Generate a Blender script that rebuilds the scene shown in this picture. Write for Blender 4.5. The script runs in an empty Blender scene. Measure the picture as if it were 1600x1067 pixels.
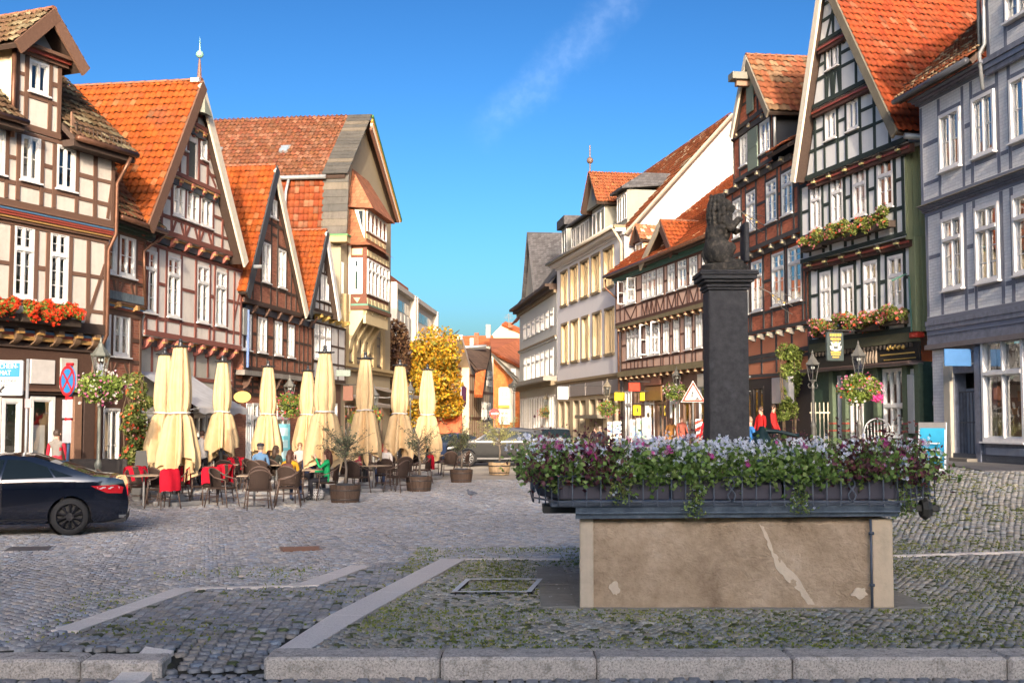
import bpy,bmesh,math,random
import numpy as np
from mathutils import Vector,Matrix,Euler,Quaternion
from mathutils.geometry import delaunay_2d_cdt
random.seed(7);RNG=np.random.default_rng(7)
R=math.radians
C=bpy.context.scene.collection
SC=bpy.context.scene
# camera
FPX=1900.0;TH=math.atan(124.5/FPX);EYE=2.0
cam_d=bpy.data.cameras.new('camera');cam=bpy.data.objects.new('camera',cam_d);C.objects.link(cam)
cam.location=(0,0,EYE);cam.rotation_euler=(R(90)+TH,0,0)
cam_d.sensor_width=36;cam_d.lens=36*FPX/1600;cam_d.clip_end=6000;cam_d.clip_start=.05
SC.camera=cam
# light
SUN_EL,SUN_AZ=R(16),R(3)
w=bpy.data.worlds.new('World');SC.world=w;w.use_nodes=True
nt=w.node_tree;nt.nodes.clear()
GAM,PIV=2.1,10.3
def wn(t,**k):
 n=nt.nodes.new(t)
 for a,b in k.items():setattr(n,a,b)
 return n
sky=wn('ShaderNodeTexSky',sky_type='NISHITA',sun_disc=False,sun_elevation=R(20),sun_rotation=R(180)-SUN_AZ,altitude=300,air_density=1.0,dust_density=3.0,ozone_density=3.5)
hs=wn('ShaderNodeHueSaturation');hs.inputs['Saturation'].default_value=1.0;hs.inputs['Value'].default_value=1.0;hs.inputs['Hue'].default_value=.486
nt.links.new(sky.outputs[0],hs.inputs['Color'])
def vm(a,k):
 n=wn('ShaderNodeVectorMath',operation='SCALE');nt.links.new(a,n.inputs[0]);n.inputs['Scale'].default_value=k;return n.outputs[0]
gm_=wn('ShaderNodeGamma');gm_.inputs[1].default_value=GAM;nt.links.new(vm(hs.outputs[0],1/PIV),gm_.inputs[0]);skyc=vm(gm_.outputs[0],PIV)
def pixdir(px,py):
 xc=(px-800)/FPX;yc=(533.5-py)/FPX
 return Vector((xc,math.cos(TH)-yc*math.sin(TH),math.sin(TH)+yc*math.cos(TH)))
d0=pixdir(985,-10).normalized();d1=pixdir(770,195).normalized();nn=d0 .cross(d1).normalized();al=(d1-d0).normalized()
tc=wn('ShaderNodeTexCoord')
def vdot(vec):
 n=wn('ShaderNodeVectorMath',operation='DOT_PRODUCT');nt.links.new(tc.outputs['Generated'],n.inputs[0]);n.inputs[1].default_value=vec;return n.outputs['Value']
def mth(op,a,b=None,c=None,clamp=False):
 n=wn('ShaderNodeMath',operation=op,use_clamp=clamp)
 for i,x in enumerate((a,b,c)):
  if x is None:continue
  if isinstance(x,(int,float)):n.inputs[i].default_value=x
  else:nt.links.new(x,n.inputs[i])
 return n.outputs[0]
dist=vdot(nn);along=vdot(al)
L0,L1=d0 .dot(al),d1 .dot(al)
def mrange(v,a,b,c=0,d=1):
 n=wn('ShaderNodeMapRange',interpolation_type='SMOOTHSTEP');nt.links.new(v,n.inputs[0])
 for i,x in enumerate((a,b,c,d)):n.inputs[i+1].default_value=x
 return n.outputs[0]
nz=wn('ShaderNodeTexNoise');nz.inputs['Scale'].default_value=26;nz.inputs['Detail'].default_value=8;nz.inputs['Roughness'].default_value=.65
nt.links.new(tc.outputs['Generated'],nz.inputs['Vector'])
nz2=wn('ShaderNodeTexNoise');nz2 .inputs['Scale'].default_value=120;nz2 .inputs['Detail'].default_value=4
nt.links.new(tc.outputs['Generated'],nz2 .inputs['Vector'])
dw=mth('ADD',dist,mth('MULTIPLY',mth('SUBTRACT',nz.outputs[0],.5),.035))
band=mrange(mth('ABSOLUTE',dw),0.0,.022,1,0)
ends=mth('MULTIPLY',mrange(along,L0-.25,L0-.02),mrange(along,L1-.02,L1+.03,1,0))
mask=mth('MULTIPLY',mth('MULTIPLY',band,ends),mrange(nz2 .outputs[0],.3,.75,.35,.8))
mask=mth('MULTIPLY',mask,.055)
mx=wn('ShaderNodeMix',data_type='RGBA');nt.links.new(mask,mx.inputs[0]);nt.links.new(skyc,mx.inputs[6]);mx.inputs[7].default_value=(7,7.6,8.4,1)
bg=wn('ShaderNodeBackground');bg.inputs['Strength'].default_value=.15
nt.links.new(mx.outputs[2],bg.inputs[0])
wo=wn('ShaderNodeOutputWorld');nt.links.new(bg.outputs[0],wo.inputs[0])
sl=bpy.data.lights.new('sun','SUN');sl.energy=2.0;sl.angle=R(.6);sl.color=(1,.84,.65)
so=bpy.data.objects.new('sun',sl);C.objects.link(so)
SUNDIR=Vector((math.sin(SUN_AZ)*math.cos(SUN_EL),-math.cos(SUN_AZ)*math.cos(SUN_EL),math.sin(SUN_EL)))
so.rotation_euler=SUNDIR.to_track_quat('Z','Y').to_euler();so.location=(0,-60,60)
SC.view_settings.view_transform='Standard';SC.view_settings.look='None';SC.view_settings.exposure=1.47
SC.cycles.max_bounces=6;SC.cycles.transparent_max_bounces=12;SC.cycles.diffuse_bounces=3;SC.cycles.glossy_bounces=3
SC.cycles.caustics_reflective=False;SC.cycles.caustics_refractive=False
# helpers
def P(px,py,Y):
 d=pixdir(px,py);return Vector((d.x/d.y*Y,Y,EYE+d.z/d.y*Y))
def ss(t):
 t=np.clip(t,0,1);return t*t*(3-2*t)
def g(x,y):
 return .95*ss((np.asarray(x,float)-3.5)/6.5)*ss((np.asarray(y,float)-15)/13)
def gz(x,y):return float(g(x,y))
def G(px,py):
 d=pixdir(px,py);t=5.0;lo,hi=1.0,400.0
 for _ in range(50):
  m=(lo+hi)/2;p=Vector((0,0,EYE))+d*m
  if p.z>gz(p.x,p.y):lo=m
  else:hi=m
 p=Vector((0,0,EYE))+d*lo;return p
def tag(o,label=None,cat=None,group=None,kind=None):
 if label:o['label']=label
 if cat:o['category']=cat
 if group:o['group']=group
 if kind:o['kind']=kind
 return o
def thing(name,label,cat,loc=(0,0,0),rz=0,group=None):
 o=bpy.data.objects.new(name,None);C.objects.link(o);o.location=loc;o.rotation_euler=(0,0,rz);o.empty_display_size=.2
 return tag(o,label,cat,group)
def kids(o):return[c for c in KID.get(o.name,[])]
KID={}
def link(name,me,parent=None):
 o=bpy.data.objects.new(name,me);C.objects.link(o)
 if parent is not None:o.parent=parent;KID.setdefault(parent.name,[]).append(o)
 return o
def copy_thing(o,loc,rz=0,label=None,scale=None,parent=None):
 c=o.copy();C.objects.link(c)
 if parent is None:
  c.location=loc;c.rotation_euler=(0,0,rz)
  if scale:c.scale=(scale,)*3
  if label:c['label']=label
 else:
  c.parent=parent;KID.setdefault(parent.name,[]).append(c)
 for ch in list(kids(o)):copy_thing(ch,None,parent=c)
 return c
class MB:
 def __init__(s):s.v=[];s.f=[];s.m=[];s.c=None
 def add(s,vs,fs,m=0,M=None):
  n=len(s.v)
  if M is not None:vs=[M@Vector(p)for p in vs]
  s.v.extend([tuple(p)for p in vs]);s.f.extend([tuple(i+n for i in q)for q in fs]);s.m.extend([m]*len(fs));return s
 def box(s,x0,x1,y0,y1,z0,z1,m=0,M=None):
  return s.add([(x0,y0,z0),(x1,y0,z0),(x1,y1,z0),(x0,y1,z0),(x0,y0,z1),(x1,y0,z1),(x1,y1,z1),(x0,y1,z1)],[(0,3,2,1),(4,5,6,7),(0,1,5,4),(1,2,6,5),(2,3,7,6),(3,0,4,7)],m,M)
 def cbox(s,cx,cy,cz,sx,sy,sz,m=0,M=None,b=0):
  if b:
   return s.bbox(cx-sx/2,cx+sx/2,cy-sy/2,cy+sy/2,cz-sz/2,cz+sz/2,b,m,M)
  return s.box(cx-sx/2,cx+sx/2,cy-sy/2,cy+sy/2,cz-sz/2,cz+sz/2,m,M)
 def bbox(s,x0,x1,y0,y1,z0,z1,b,m=0,M=None):
  bm=bmesh.new();bmesh.ops.create_cube(bm,size=1)
  for v in bm.verts:v.co=Vector(((x0+x1)/2+v.co.x*(x1-x0),(y0+y1)/2+v.co.y*(y1-y0),(z0+z1)/2+v.co.z*(z1-z0)))
  bmesh.ops.bevel(bm,geom=bm.edges[:],offset=b,segments=1,affect='EDGES')
  s.bm(bm,m,M);return s
 def bm(s,bm,m=0,M=None):
  bm.verts.index_update()
  s.add([v.co.copy()for v in bm.verts],[[v.index for v in f.verts]for f in bm.faces],m,M);bm.free()
 def prism(s,pts,y0,y1,m=0,M=None):
  n=len(pts);vs=[(p[0],y0,p[1])for p in pts]+[(p[0],y1,p[1])for p in pts]
  fs=[tuple(range(n)),tuple(range(2*n-1,n-1,-1))]+[(i,i+n,(i+1)%n+n,(i+1)%n)for i in range(n)]
  return s.add(vs,fs,m,M)
 def tube(s,pts,r,n=6,m=0,M=None,cap=True,closed=False):
  pts=[Vector(p)for p in pts];k=len(pts)
  rs=r if isinstance(r,(list,tuple))else[r]*k
  vs=[];up=Vector((0,0,1));prev=None
  for i,p in enumerate(pts):
   if closed:t=(pts[(i+1)%k]-pts[i-1])
   else:t=(pts[min(i+1,k-1)]-pts[max(i-1,0)])
   t=t.normalized()if t.length>1e-9 else Vector((0,0,1))
   if prev is None:
    a=t.cross(Vector((0,0,1)));
    if a.length<.1:a=t.cross(Vector((1,0,0)))
    a.normalize()
   else:
    a=prev-t*prev.dot(t)
    a=a.normalized()if a.length>1e-6 else t.orthogonal().normalized()
   prev=a;b=t.cross(a)
   for j in range(n):
    q=2*math.pi*j/n;vs.append(p+(a*math.cos(q)+b*math.sin(q))*rs[i])
  fs=[]
  rng=k if closed else k-1
  for i in range(rng):
   for j in range(n):
    i2=(i+1)%k
    fs.append((i*n+j,i*n+(j+1)%n,i2*n+(j+1)%n,i2*n+j))
  if cap and not closed:fs+=[tuple(range(n-1,-1,-1)),tuple(range((k-1)*n,k*n))]
  return s.add(vs,fs,m,M)
 def lathe(s,prof,n=16,m=0,M=None,fn=None,cap=True):
  vs=[];k=len(prof)
  for i,(r,z)in enumerate(prof):
   for j in range(n):
    a=2*math.pi*j/n;rr=fn(a,i,r,z)if fn else r
    vs.append((rr*math.cos(a),rr*math.sin(a),z))
  fs=[(i*n+j,i*n+(j+1)%n,(i+1)*n+(j+1)%n,(i+1)*n+j)for i in range(k-1)for j in range(n)]
  if cap and prof[0][0]>1e-4:fs.append(tuple(range(n-1,-1,-1)))
  if cap and prof[-1][0]>1e-4:fs.append(tuple(range((k-1)*n,k*n)))
  return s.add(vs,fs,m,M)
 def ball(s,c,r,m=0,M=None,sub=2):
  bm=bmesh.new();bmesh.ops.create_icosphere(bm,subdivisions=sub,radius=1)
  rr=r if isinstance(r,(tuple,list))else(r,r,r)
  for v in bm.verts:v.co=Vector((c[0]+v.co.x*rr[0],c[1]+v.co.y*rr[1],c[2]+v.co.z*rr[2]))
  s.bm(bm,m,M);return s
 def mesh(s,mats,smooth=False):
  me=bpy.data.meshes.new('mesh');me.from_pydata(s.v,[],s.f)
  mats=mats if isinstance(mats,(list,tuple))else[mats]
  for x in mats:me.materials.append(x)
  if len(mats)>1:me.polygons.foreach_set('material_index',s.m)
  if smooth:me.polygons.foreach_set('use_smooth',[True]*len(me.polygons))
  me.validate();me.update();return me
 def build(s,name,mats,parent=None,smooth=False):
  me=s.mesh(mats,smooth);me.name=name;return link(name,me,parent)
def npmesh(name,V,F,mat,parent=None,col=None,smooth=False,mi=None):
 """V (n,3), F (m,k) same k, col per face (m,3)"""
 me=bpy.data.meshes.new(name);n=len(V);m,k=F.shape
 me.vertices.add(n);me.vertices.foreach_set('co',V.astype(np.float32).ravel())
 me.loops.add(m*k);me.loops.foreach_set('vertex_index',F.astype(np.int32).ravel())
 me.polygons.add(m);me.polygons.foreach_set('loop_start',np.arange(0,m*k,k,dtype=np.int32))
 if smooth:me.polygons.foreach_set('use_smooth',np.ones(m,bool))
 for x in(mat if isinstance(mat,(list,tuple))else[mat]):me.materials.append(x)
 if mi is not None:me.polygons.foreach_set('material_index',mi.astype(np.int32))
 if col is not None:
  a=me.attributes.new('tint','FLOAT_COLOR','FACE')
  cc=np.ones((m,4),np.float32);cc[:,:3]=col;a.data.foreach_set('color',cc.ravel())
 me.update(calc_edges=True)
 return link(name,me,parent)
 # materials
MATS={}
class NT:
 def __init__(s,name):
  s.m=bpy.data.materials.new(name);s.m.use_nodes=True;s.t=s.m.node_tree;s.t.nodes.clear()
  s.o=s.n('ShaderNodeOutputMaterial');s.b=s.n('ShaderNodeBsdfPrincipled');s.l(s.b.outputs[0],s.o.inputs[0])
 def n(s,t,**k):
  x=s.t.nodes.new(t)
  for a,b in k.items():setattr(x,a,b)
  return x
 def l(s,a,b):s.t.links.new(a,b)
 def co(s,kind='Object',scale=(1,1,1)):
  t=s.n('ShaderNodeTexCoord');m=s.n('ShaderNodeMapping');m.inputs['Scale'].default_value=scale;s.l(t.outputs[kind],m.inputs[0]);return m.outputs[0]
 def noise(s,v,scale,detail=4,rough=.55):
  x=s.n('ShaderNodeTexNoise');s.l(v,x.inputs['Vector']);x.inputs['Scale'].default_value=scale;x.inputs['Detail'].default_value=detail;x.inputs['Roughness'].default_value=rough;return x.outputs[0]
 def ramp(s,f,stops):
  r=s.n('ShaderNodeValToRGB');s.l(f,r.inputs[0]);e=r.color_ramp.elements
  while len(e)<len(stops):e.new(.5)
  for i,(p,c)in enumerate(stops):e[i].position=p;e[i].color=(*c,1)if len(c)==3 else c
  return r.outputs[0]
 def mix(s,f,a,b,mode='MIX'):
  x=s.n('ShaderNodeMix',data_type='RGBA',blend_type=mode)
  for i,q in((0,f),(6,a),(7,b)):
   if isinstance(q,(int,float)):x.inputs[i].default_value=q
   elif isinstance(q,tuple):x.inputs[i].default_value=(*q,1)if len(q)==3 else q
   else:s.l(q,x.inputs[i])
  return x.outputs[2]
 def math(s,op,a,b=0.0,clamp=False):
  x=s.n('ShaderNodeMath',operation=op,use_clamp=clamp)
  for i,q in enumerate((a,b)):
   if isinstance(q,(int,float)):x.inputs[i].default_value=q
   else:s.l(q,x.inputs[i])
  return x.outputs[0]
 def bump(s,h,strength=.4,dist=.02):
  x=s.n('ShaderNodeBump');x.inputs['Strength'].default_value=strength;x.inputs['Distance'].default_value=dist;s.l(h,x.inputs['Height']);s.l(x.outputs[0],s.b.inputs['Normal']);return x
 def set(s,**k):
  for a,b in k.items():
   a={'rough':'Roughness','metal':'Metallic','col':'Base Color','spec':'Specular IOR Level','sub':'Subsurface Weight','coat':'Coat Weight','sheen':'Sheen Weight'}[a]
   if isinstance(b,tuple):b=(*b,1)if len(b)==3 else b
   if isinstance(b,(int,float,tuple)):s.b.inputs[a].default_value=b
   else:s.l(b,s.b.inputs[a])
  return s
def memo(fn):
 def w(*a,**k):
  key=(fn.__name__,a,tuple(sorted(k.items())))
  if key not in MATS:MATS[key]=fn(*a,**k)
  return MATS[key]
 return w
def sc(c,k):return tuple(min(1,x*k)for x in c)
@memo
def plaster(c,var=.25,bump=.35,rough=.9,bs=30):
 t=NT('plaster');v=t.co()
 n1=t.noise(v,1.3,6,.65);n2=t.noise(v,9,5,.6);vs=t.co(scale=(6,6,.5));n3=t.noise(vs,1.5,4)
 f=t.math('ADD',t.math('MULTIPLY',n1,.5),t.math('ADD',t.math('MULTIPLY',n2,.25),t.math('MULTIPLY',n3,.25)))
 col=t.ramp(f,[(.28,sc(c,1-var*1.4)),(.42,sc(c,1-var*.4)),(.52,c),(.72,sc(c,1+var*.35))])
 t.set(col=col,rough=rough,spec=.2);t.bump(t.noise(v,bs,5,.7),bump,.015);return t.m
@memo
def wood(c,var=.35,rough=.75,s=(3,3,3)):
 t=NT('timber');v=t.co(scale=s);oi=t.n('ShaderNodeObjectInfo')
 n1=t.noise(v,4,6,.7);n2=t.noise(v,22,3)
 f=t.math('ADD',t.math('MULTIPLY',n1,.6),t.math('MULTIPLY',n2,.4))
 col=t.ramp(f,[(.3,sc(c,1-var)),(.55,c),(.75,sc(c,1+var))])
 col=t.mix(.25,col,t.ramp(oi.outputs['Random'],[(0,sc(c,.6)),(1,sc(c,1.5))]))
 t.set(col=col,rough=rough,spec=.25);t.bump(n1,.5,.01);return t.m
@memo
def paint(c,rough=.5,var=.08,metal=0.0,spec=.4):
 t=NT('paint');v=t.co();n1=t.noise(v,6,4)
 t.set(col=t.ramp(n1,[(.3,sc(c,1-var)),(.7,sc(c,1+var))]),rough=rough,metal=metal,spec=spec);return t.m
@memo
def brickm(c,mortar,bw=.24,bh=.075,bump=.5,var=.3,axis='XZ'):
 t=NT('brick');tc=t.n('ShaderNodeTexCoord');sp=t.n('ShaderNodeSeparateXYZ');cb=t.n('ShaderNodeCombineXYZ')
 t.l(tc.outputs['Object'],sp.inputs[0]);a=t.math('ADD',sp.outputs[0],sp.outputs[1]);t.l(a,cb.inputs[0]);t.l(sp.outputs[2],cb.inputs[1])
 b=t.n('ShaderNodeTexBrick');t.l(cb.outputs[0],b.inputs['Vector']);b.inputs['Scale'].default_value=1;b.inputs['Brick Width'].default_value=bw;b.inputs['Row Height'].default_value=bh
 b.inputs['Mortar Size'].default_value=.009;b.inputs['Mortar Smooth'].default_value=.3
 b.inputs['Color1'].default_value=(*sc(c,1-var),1);b.inputs['Color2'].default_value=(*sc(c,1+var),1);b.inputs['Mortar'].default_value=(*mortar,1)
 n=t.noise(t.co(),5,5);col=t.mix(.5,b.outputs[0],t.ramp(n,[(.3,sc(c,.7)),(.7,sc(c,1.2))]),'MIX')
 col=t.mix(.6,col,b.outputs[0]);t.set(col=col,rough=.85,spec=.2)
 h=t.math('ADD',t.math('MULTIPLY',t.math('SUBTRACT',1.0,b.outputs['Fac']),1.0),t.math('MULTIPLY',t.noise(t.co(),40,3),.5))
 t.bump(h,bump,.012);return t.m
@memo
def tintm(rough=.8,spec=.3,nscale=20,namt=.35,bump=.3,bdist=.006,trans=0.0,extra=None,coords='Object',two=False):
 t=NT('tinted');at=t.n('ShaderNodeAttribute');at.attribute_name='tint'
 v=t.co(coords);n=t.noise(v,nscale,5,.65)
 k=t.ramp(n,[(.25,(1-namt,)*3),(.75,(1+namt*.5,)*3)])
 col=t.mix(1.0,at.outputs['Color'],k,'MULTIPLY')
 if extra:
  n2=t.noise(v,extra[1],5,.7);col=t.mix(t.math('MULTIPLY',t.ramp(n2,[(extra[2],(0,)*3),(extra[3],(1,)*3)]),extra[4]),col,extra[0])
 t.set(col=col,rough=rough,spec=spec)
 if bump:t.bump(n,bump,bdist)
 if trans:
  tr=t.n('ShaderNodeBsdfTranslucent');t.l(col,tr.inputs[0]);ms=t.n('ShaderNodeMixShader');ms.inputs[0].default_value=trans
  t.l(t.b.outputs[0],ms.inputs[1]);t.l(tr.outputs[0],ms.inputs[2]);t.l(ms.outputs[0],t.o.inputs[0])
 return t.m
@memo
def glass(tint=(.85,.9,.92),refl=.06):
 t=NT('glass');tr=t.n('ShaderNodeBsdfTransparent');tr.inputs[0].default_value=(*tint,1);gl=t.n('ShaderNodeBsdfGlossy');gl.inputs['Roughness'].default_value=.02
 n=t.noise(t.co(),1.7,2);bp=t.n('ShaderNodeBump');bp.inputs['Strength'].default_value=.12;bp.inputs['Distance'].default_value=.03;t.l(n,bp.inputs['Height']);t.l(bp.outputs[0],gl.inputs['Normal'])
 lw=t.n('ShaderNodeLayerWeight');lw.inputs[0].default_value=.35
 f=t.math('ADD',t.math('MULTIPLY',lw.outputs['Facing'],.75),refl,True)
 ms=t.n('ShaderNodeMixShader');t.l(f,ms.inputs[0]);t.l(tr.outputs[0],ms.inputs[1]);t.l(gl.outputs[0],ms.inputs[2]);t.l(ms.outputs[0],t.o.inputs[0]);t.t.nodes.remove(t.b)
 return t.m
@memo
def fabric(c,rough=.9,var=.12,scale=3,trans=.15):
 t=NT('fabric');n=t.noise(t.co(),scale,5,.6);col=t.ramp(n,[(.3,sc(c,1-var)),(.7,sc(c,1+var))]);t.set(col=col,rough=rough,spec=.1)
 t.bump(t.noise(t.co(),8,4),.3,.02)
 if trans:
  tr=t.n('ShaderNodeBsdfTranslucent');t.l(col,tr.inputs[0]);ms=t.n('ShaderNodeMixShader');ms.inputs[0].default_value=trans
  t.l(t.b.outputs[0],ms.inputs[1]);t.l(tr.outputs[0],ms.inputs[2]);t.l(ms.outputs[0],t.o.inputs[0])
 return t.m
WHITE=paint((.74,.74,.71),.5);CURT=fabric((.78,.76,.70));DARK=paint((.045,.04,.036),.9,.3);GLASS=glass()
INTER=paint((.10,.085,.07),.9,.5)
CARP=None
def letters(txt,size,parent,mat,loc,rot=(R(90),0,0),name='lettering',ext=.003,align='CENTER',sx=1):
 cu=bpy.data.curves.new(name,'FONT');cu.body=txt;cu.size=size;cu.extrude=ext;cu.align_x=align;cu.align_y='CENTER';cu.materials.append(mat);cu.resolution_u=3
 o=bpy.data.objects.new('t',cu);C.objects.link(o);dg=bpy.context.evaluated_depsgraph_get();me=bpy.data.meshes.new_from_object(o.evaluated_get(dg));bpy.data.objects.remove(o)
 o=link(name,me,parent);o.location=loc;o.rotation_euler=rot;o.scale=(sx,1,1);return o
 # half-timbered house kit
UNIT={}
def unit_box(mat,key='beam'):
 k=(mat.name,key)
 if k not in UNIT:
  bm=MB();bm.box(-.5,.5,0,1,-.5,.5);UNIT[k]=bm.mesh(mat)
 return UNIT[k]
class House:
 def __init__(h,name,label,cat,xa,da,xb,db,group=None):
  A=P(xa,658,da);B=P(xb,658,db);h.A=Vector((A.x,A.y,0));B=Vector((B.x,B.y,0))
  h.d=(B-h.A).normalized();h.L=(B-h.A).length;h.n=Vector((h.d.y,-h.d.x,0));h.rz=math.atan2(h.d.y,h.d.x)
  h.root=thing(name,label,cat,h.A,h.rz,group);h.nb=0
  h.zg=min(gz(A.x,A.y),gz(B.x,B.y))-.25;h.skins=[]
 def m(h,px,py,off=0.0):
  d=pixdir(px,py);c=Vector((0,0,EYE));t=((h.A+h.n*off-c).dot(h.n))/d.dot(h.n);p=c+d*t
  return((p-h.A).dot(h.d),p.z)
 def u(h,px,py,off=0.0):return h.m(px,py,off)[0]
 def z(h,px,py,off=0.0):return h.m(px,py,off)[1]
 def world(h,u,z,off=0.0):return h.A+h.d*u+h.n*off+Vector((0,0,z))
def beam(h,p0,p1,w,off,mat,d=.05,name='beam',parent=None):
 p0=Vector((p0[0],0,p0[1]));p1=Vector((p1[0],0,p1[1]));L=(p1-p0).length
 if L<.04:return
 me=unit_box(mat);o=link(name,me,parent or h.root);c=(p0+p1)/2;a=math.atan2(p1 .z-p0 .z,p1 .x-p0 .x)
 h.nb+=1
 w*=.84*random.uniform(.86,1.14);d*=.6;a+=random.gauss(0,.006);o.location=(c.x,-off-d+(h.nb%7)*.0007,c.z);o.rotation_euler=(0,-a,0);o.scale=(L,d+.03,w)
 return o
def clipu(pl,z):
 us=[]
 n=len(pl)
 for i in range(n):
  a,b=pl[i],pl[(i+1)%n]
  if(a[1]-z)*(b[1]-z)<=0 and abs(a[1]-b[1])>1e-6:us.append(a[0]+(b[0]-a[0])*(z-a[1])/(b[1]-a[1]))
 return(min(us),max(us))if len(us)>1 else None
def zrange(pl,u):
 zs=[]
 n=len(pl)
 for i in range(n):
  a,b=pl[i],pl[(i+1)%n]
  if(a[0]-u)*(b[0]-u)<=0 and abs(a[0]-b[0])>1e-6:zs.append(a[1]+(b[1]-a[1])*(u-a[0])/(b[0]-a[0]))
 return(min(zs),max(zs))if len(zs)>1 else None
def wall(h,outline,holes,off,mat,depth=8.0,name='wall',reveal=.14,interior=True,parent=None,sidemat=None,ends=(True,True)):
 vs=[Vector(p)for p in outline];ed=[(i,(i+1)%len(outline))for i in range(len(outline))]
 for(a,b,c,d)in holes:
  n=len(vs);vs+=[Vector(q)for q in((a,c),(b,c),(b,d),(a,d))];ed+=[(n,n+1),(n+1,n+2),(n+2,n+3),(n+3,n)]
 r=delaunay_2d_cdt(vs,ed,[list(range(len(outline)))],1,1e-5)
 V,F=r[0],r[2];mb=MB();fs=[]
 for f in F:
  c=sum((V[i]for i in f),Vector((0,0)))/len(f)
  if any(a<c.x<b and z0<c.y<z1 for(a,b,z0,z1)in holes):continue
  f=list(f)
  ar=sum(V[f[i]].x*V[f[(i+1)%len(f)]].y-V[f[(i+1)%len(f)]].x*V[f[i]].y for i in range(len(f)))
  fs.append(tuple(f)if ar>0 else tuple(reversed(f)))
 mb.add([(v.x,-off,v.y)for v in V],fs)
 for(a,b,c,d)in holes:
  y0,y1=-off,-off+reveal
  mb.add([(a,y0,c),(b,y0,c),(b,y0,d),(a,y0,d),(a,y1,c),(b,y1,c),(b,y1,d),(a,y1,d)],[(0,1,5,4),(1,2,6,5),(2,3,7,6),(3,0,4,7)])
 n=len(outline)
 for i in range(n):
  a,b=outline[i],outline[(i+1)%n]
  if abs(a[1]-b[1])<1e-4 and a[1]>min(p[1]for p in outline)+.01 and depth>2:continue
  D=depth
  if abs(a[1]-b[1])<1e-4:D=min(depth,1.2)
  mb.add([(a[0],-off,a[1]),(b[0],-off,b[1]),(b[0],-off+D,b[1]),(a[0],-off+D,a[1])],[(3,2,1,0)],1 if sidemat else 0)
 o=mb.build(name,[mat,sidemat]if sidemat else mat,parent or h.root)
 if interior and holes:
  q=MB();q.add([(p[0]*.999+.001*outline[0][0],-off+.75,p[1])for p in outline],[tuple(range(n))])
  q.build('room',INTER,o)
 return o
WCACHE={}
def window(h,u0,u1,z0,z1,off,cols=2,transom=.36,rows=(1,2),fmat=None,curtain=None,fw=.07,proud=.03,sill=True,bars=True,name='window',glassm=None,parent=None,midbars=0):
 """Casing with casements, glazing bars, a glass sheet set back and curtains behind."""
 fmat=fmat or WHITE;W=round(u1-u0,2);H=round(z1-z0,2)
 cur=curtain if curtain is not None else random.choice((0,1,1,2,3))
 key=(W,H,cols,transom,rows,fmat.name,fw,proud,sill,bars,midbars)
 if key not in WCACHE:
  m=MB();y0,y1=-proud,.06
  m.box(0,W,y0,y1,H-fw,H);m.box(0,W,y0,y1,0,fw);m.box(0,fw,y0,y1,fw,H-fw);m.box(W-fw,W,y0,y1,fw,H-fw)
  if sill:m.box(-.05,W+.05,-proud-.07,0.0,-.045,-.002)
  zt=H*(1-transom)if transom else H-fw
  if transom:m.box(fw,W-fw,y0-.012,y1-.002,zt-.045,zt+.045)
  cw=(W-2*fw)/cols;s=.038
  for i in range(cols):
   a=fw+i*cw;b=a+cw
   secs=[(fw,zt-(.045 if transom else 0),rows[0+(1 if transom else 0)]if len(rows)>1 else rows[0])]
   if transom:secs.append((zt+.045,H-fw,rows[0]))
   for(c,d,nr)in secs:
    m.box(a+.003,a+s,.0,.05,c,d);m.box(b-s,b-.003,.0,.05,c,d);m.box(a+s,b-s,.0,.05,c,c+s);m.box(a+s,b-s,.0,.05,d-s,d)
    if bars:
     for k in range(1,nr+1):
      zz=c+(d-c)*k/(nr+1);m.box(a+s,b-s,.008,.042,zz-.011,zz+.011)
     for k in range(1,midbars+1):
      xx=a+(b-a)*k/(midbars+1);m.box(xx-.011,xx+.011,.009,.041,c+s,d-s)
  for i in range(1,cols):m.box(fw+i*cw-.028,fw+i*cw+.028,-proud*.8,.055,fw,H-fw)
  gm=MB();gm.add([(fw*.8,.03,fw*.8),(W-fw*.8,.03,fw*.8),(W-fw*.8,.03,H-fw*.8),(fw*.8,.03,H-fw*.8)],[(0,1,2,3)])
  WCACHE[key]=(m.mesh(fmat),gm.mesh(glassm or GLASS))
 fm,gm=WCACHE[key]
 o=link(name,fm,parent or h.root);o.location=(u0,-off,z0)
 gl=link('pane',gm,o)
 if cur:
  ck=('cur',W,H,cur)
  if ck not in WCACHE:
   c=MB();y=.12
   def drape(a,b,c0,c1):
    n=max(4,int((b-a)/.05));vs=[];fs=[]
    for i in range(n+1):
     x=a+(b-a)*i/n;yy=y+.018*math.sin(i*1.9)+.01*math.sin(i*.7)
     vs+=[(x,yy,c0),(x,yy,c1)]
    for i in range(n):fs.append((2*i,2*i+2,2*i+3,2*i+1))
    c.add(vs,fs)
   if cur==1:drape(.08,W*.33,.05,H-.05);drape(W*.67,W-.08,.05,H-.05)
   elif cur==2:drape(.06,W-.06,H*.5,H-.05)
   else:drape(.06,W-.06,.05,H-.05)
   WCACHE[ck]=c.mesh(CURT,True)
  link('curtain',WCACHE[ck],o)
 return o
def wins(h,off,ref,spans,**k):
 """ref=(px,ytop,ybot) fixes heights; spans=[(x0,x1[,yt,yb])] pixel spans at ref's mid height -> list of rects"""
 _,zt=h.m(ref[0],ref[1],off);_,zb=h.m(ref[0],ref[2],off);out=[]
 zm=(zt+zb)/2
 for s in spans:
  y=pix_y(h,s[0],zm,off);y2=pix_y(h,s[1],zm,off)
  out.append((h.u(s[0],y,off),h.u(s[1],y2,off),zb,zt))
 return out
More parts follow.
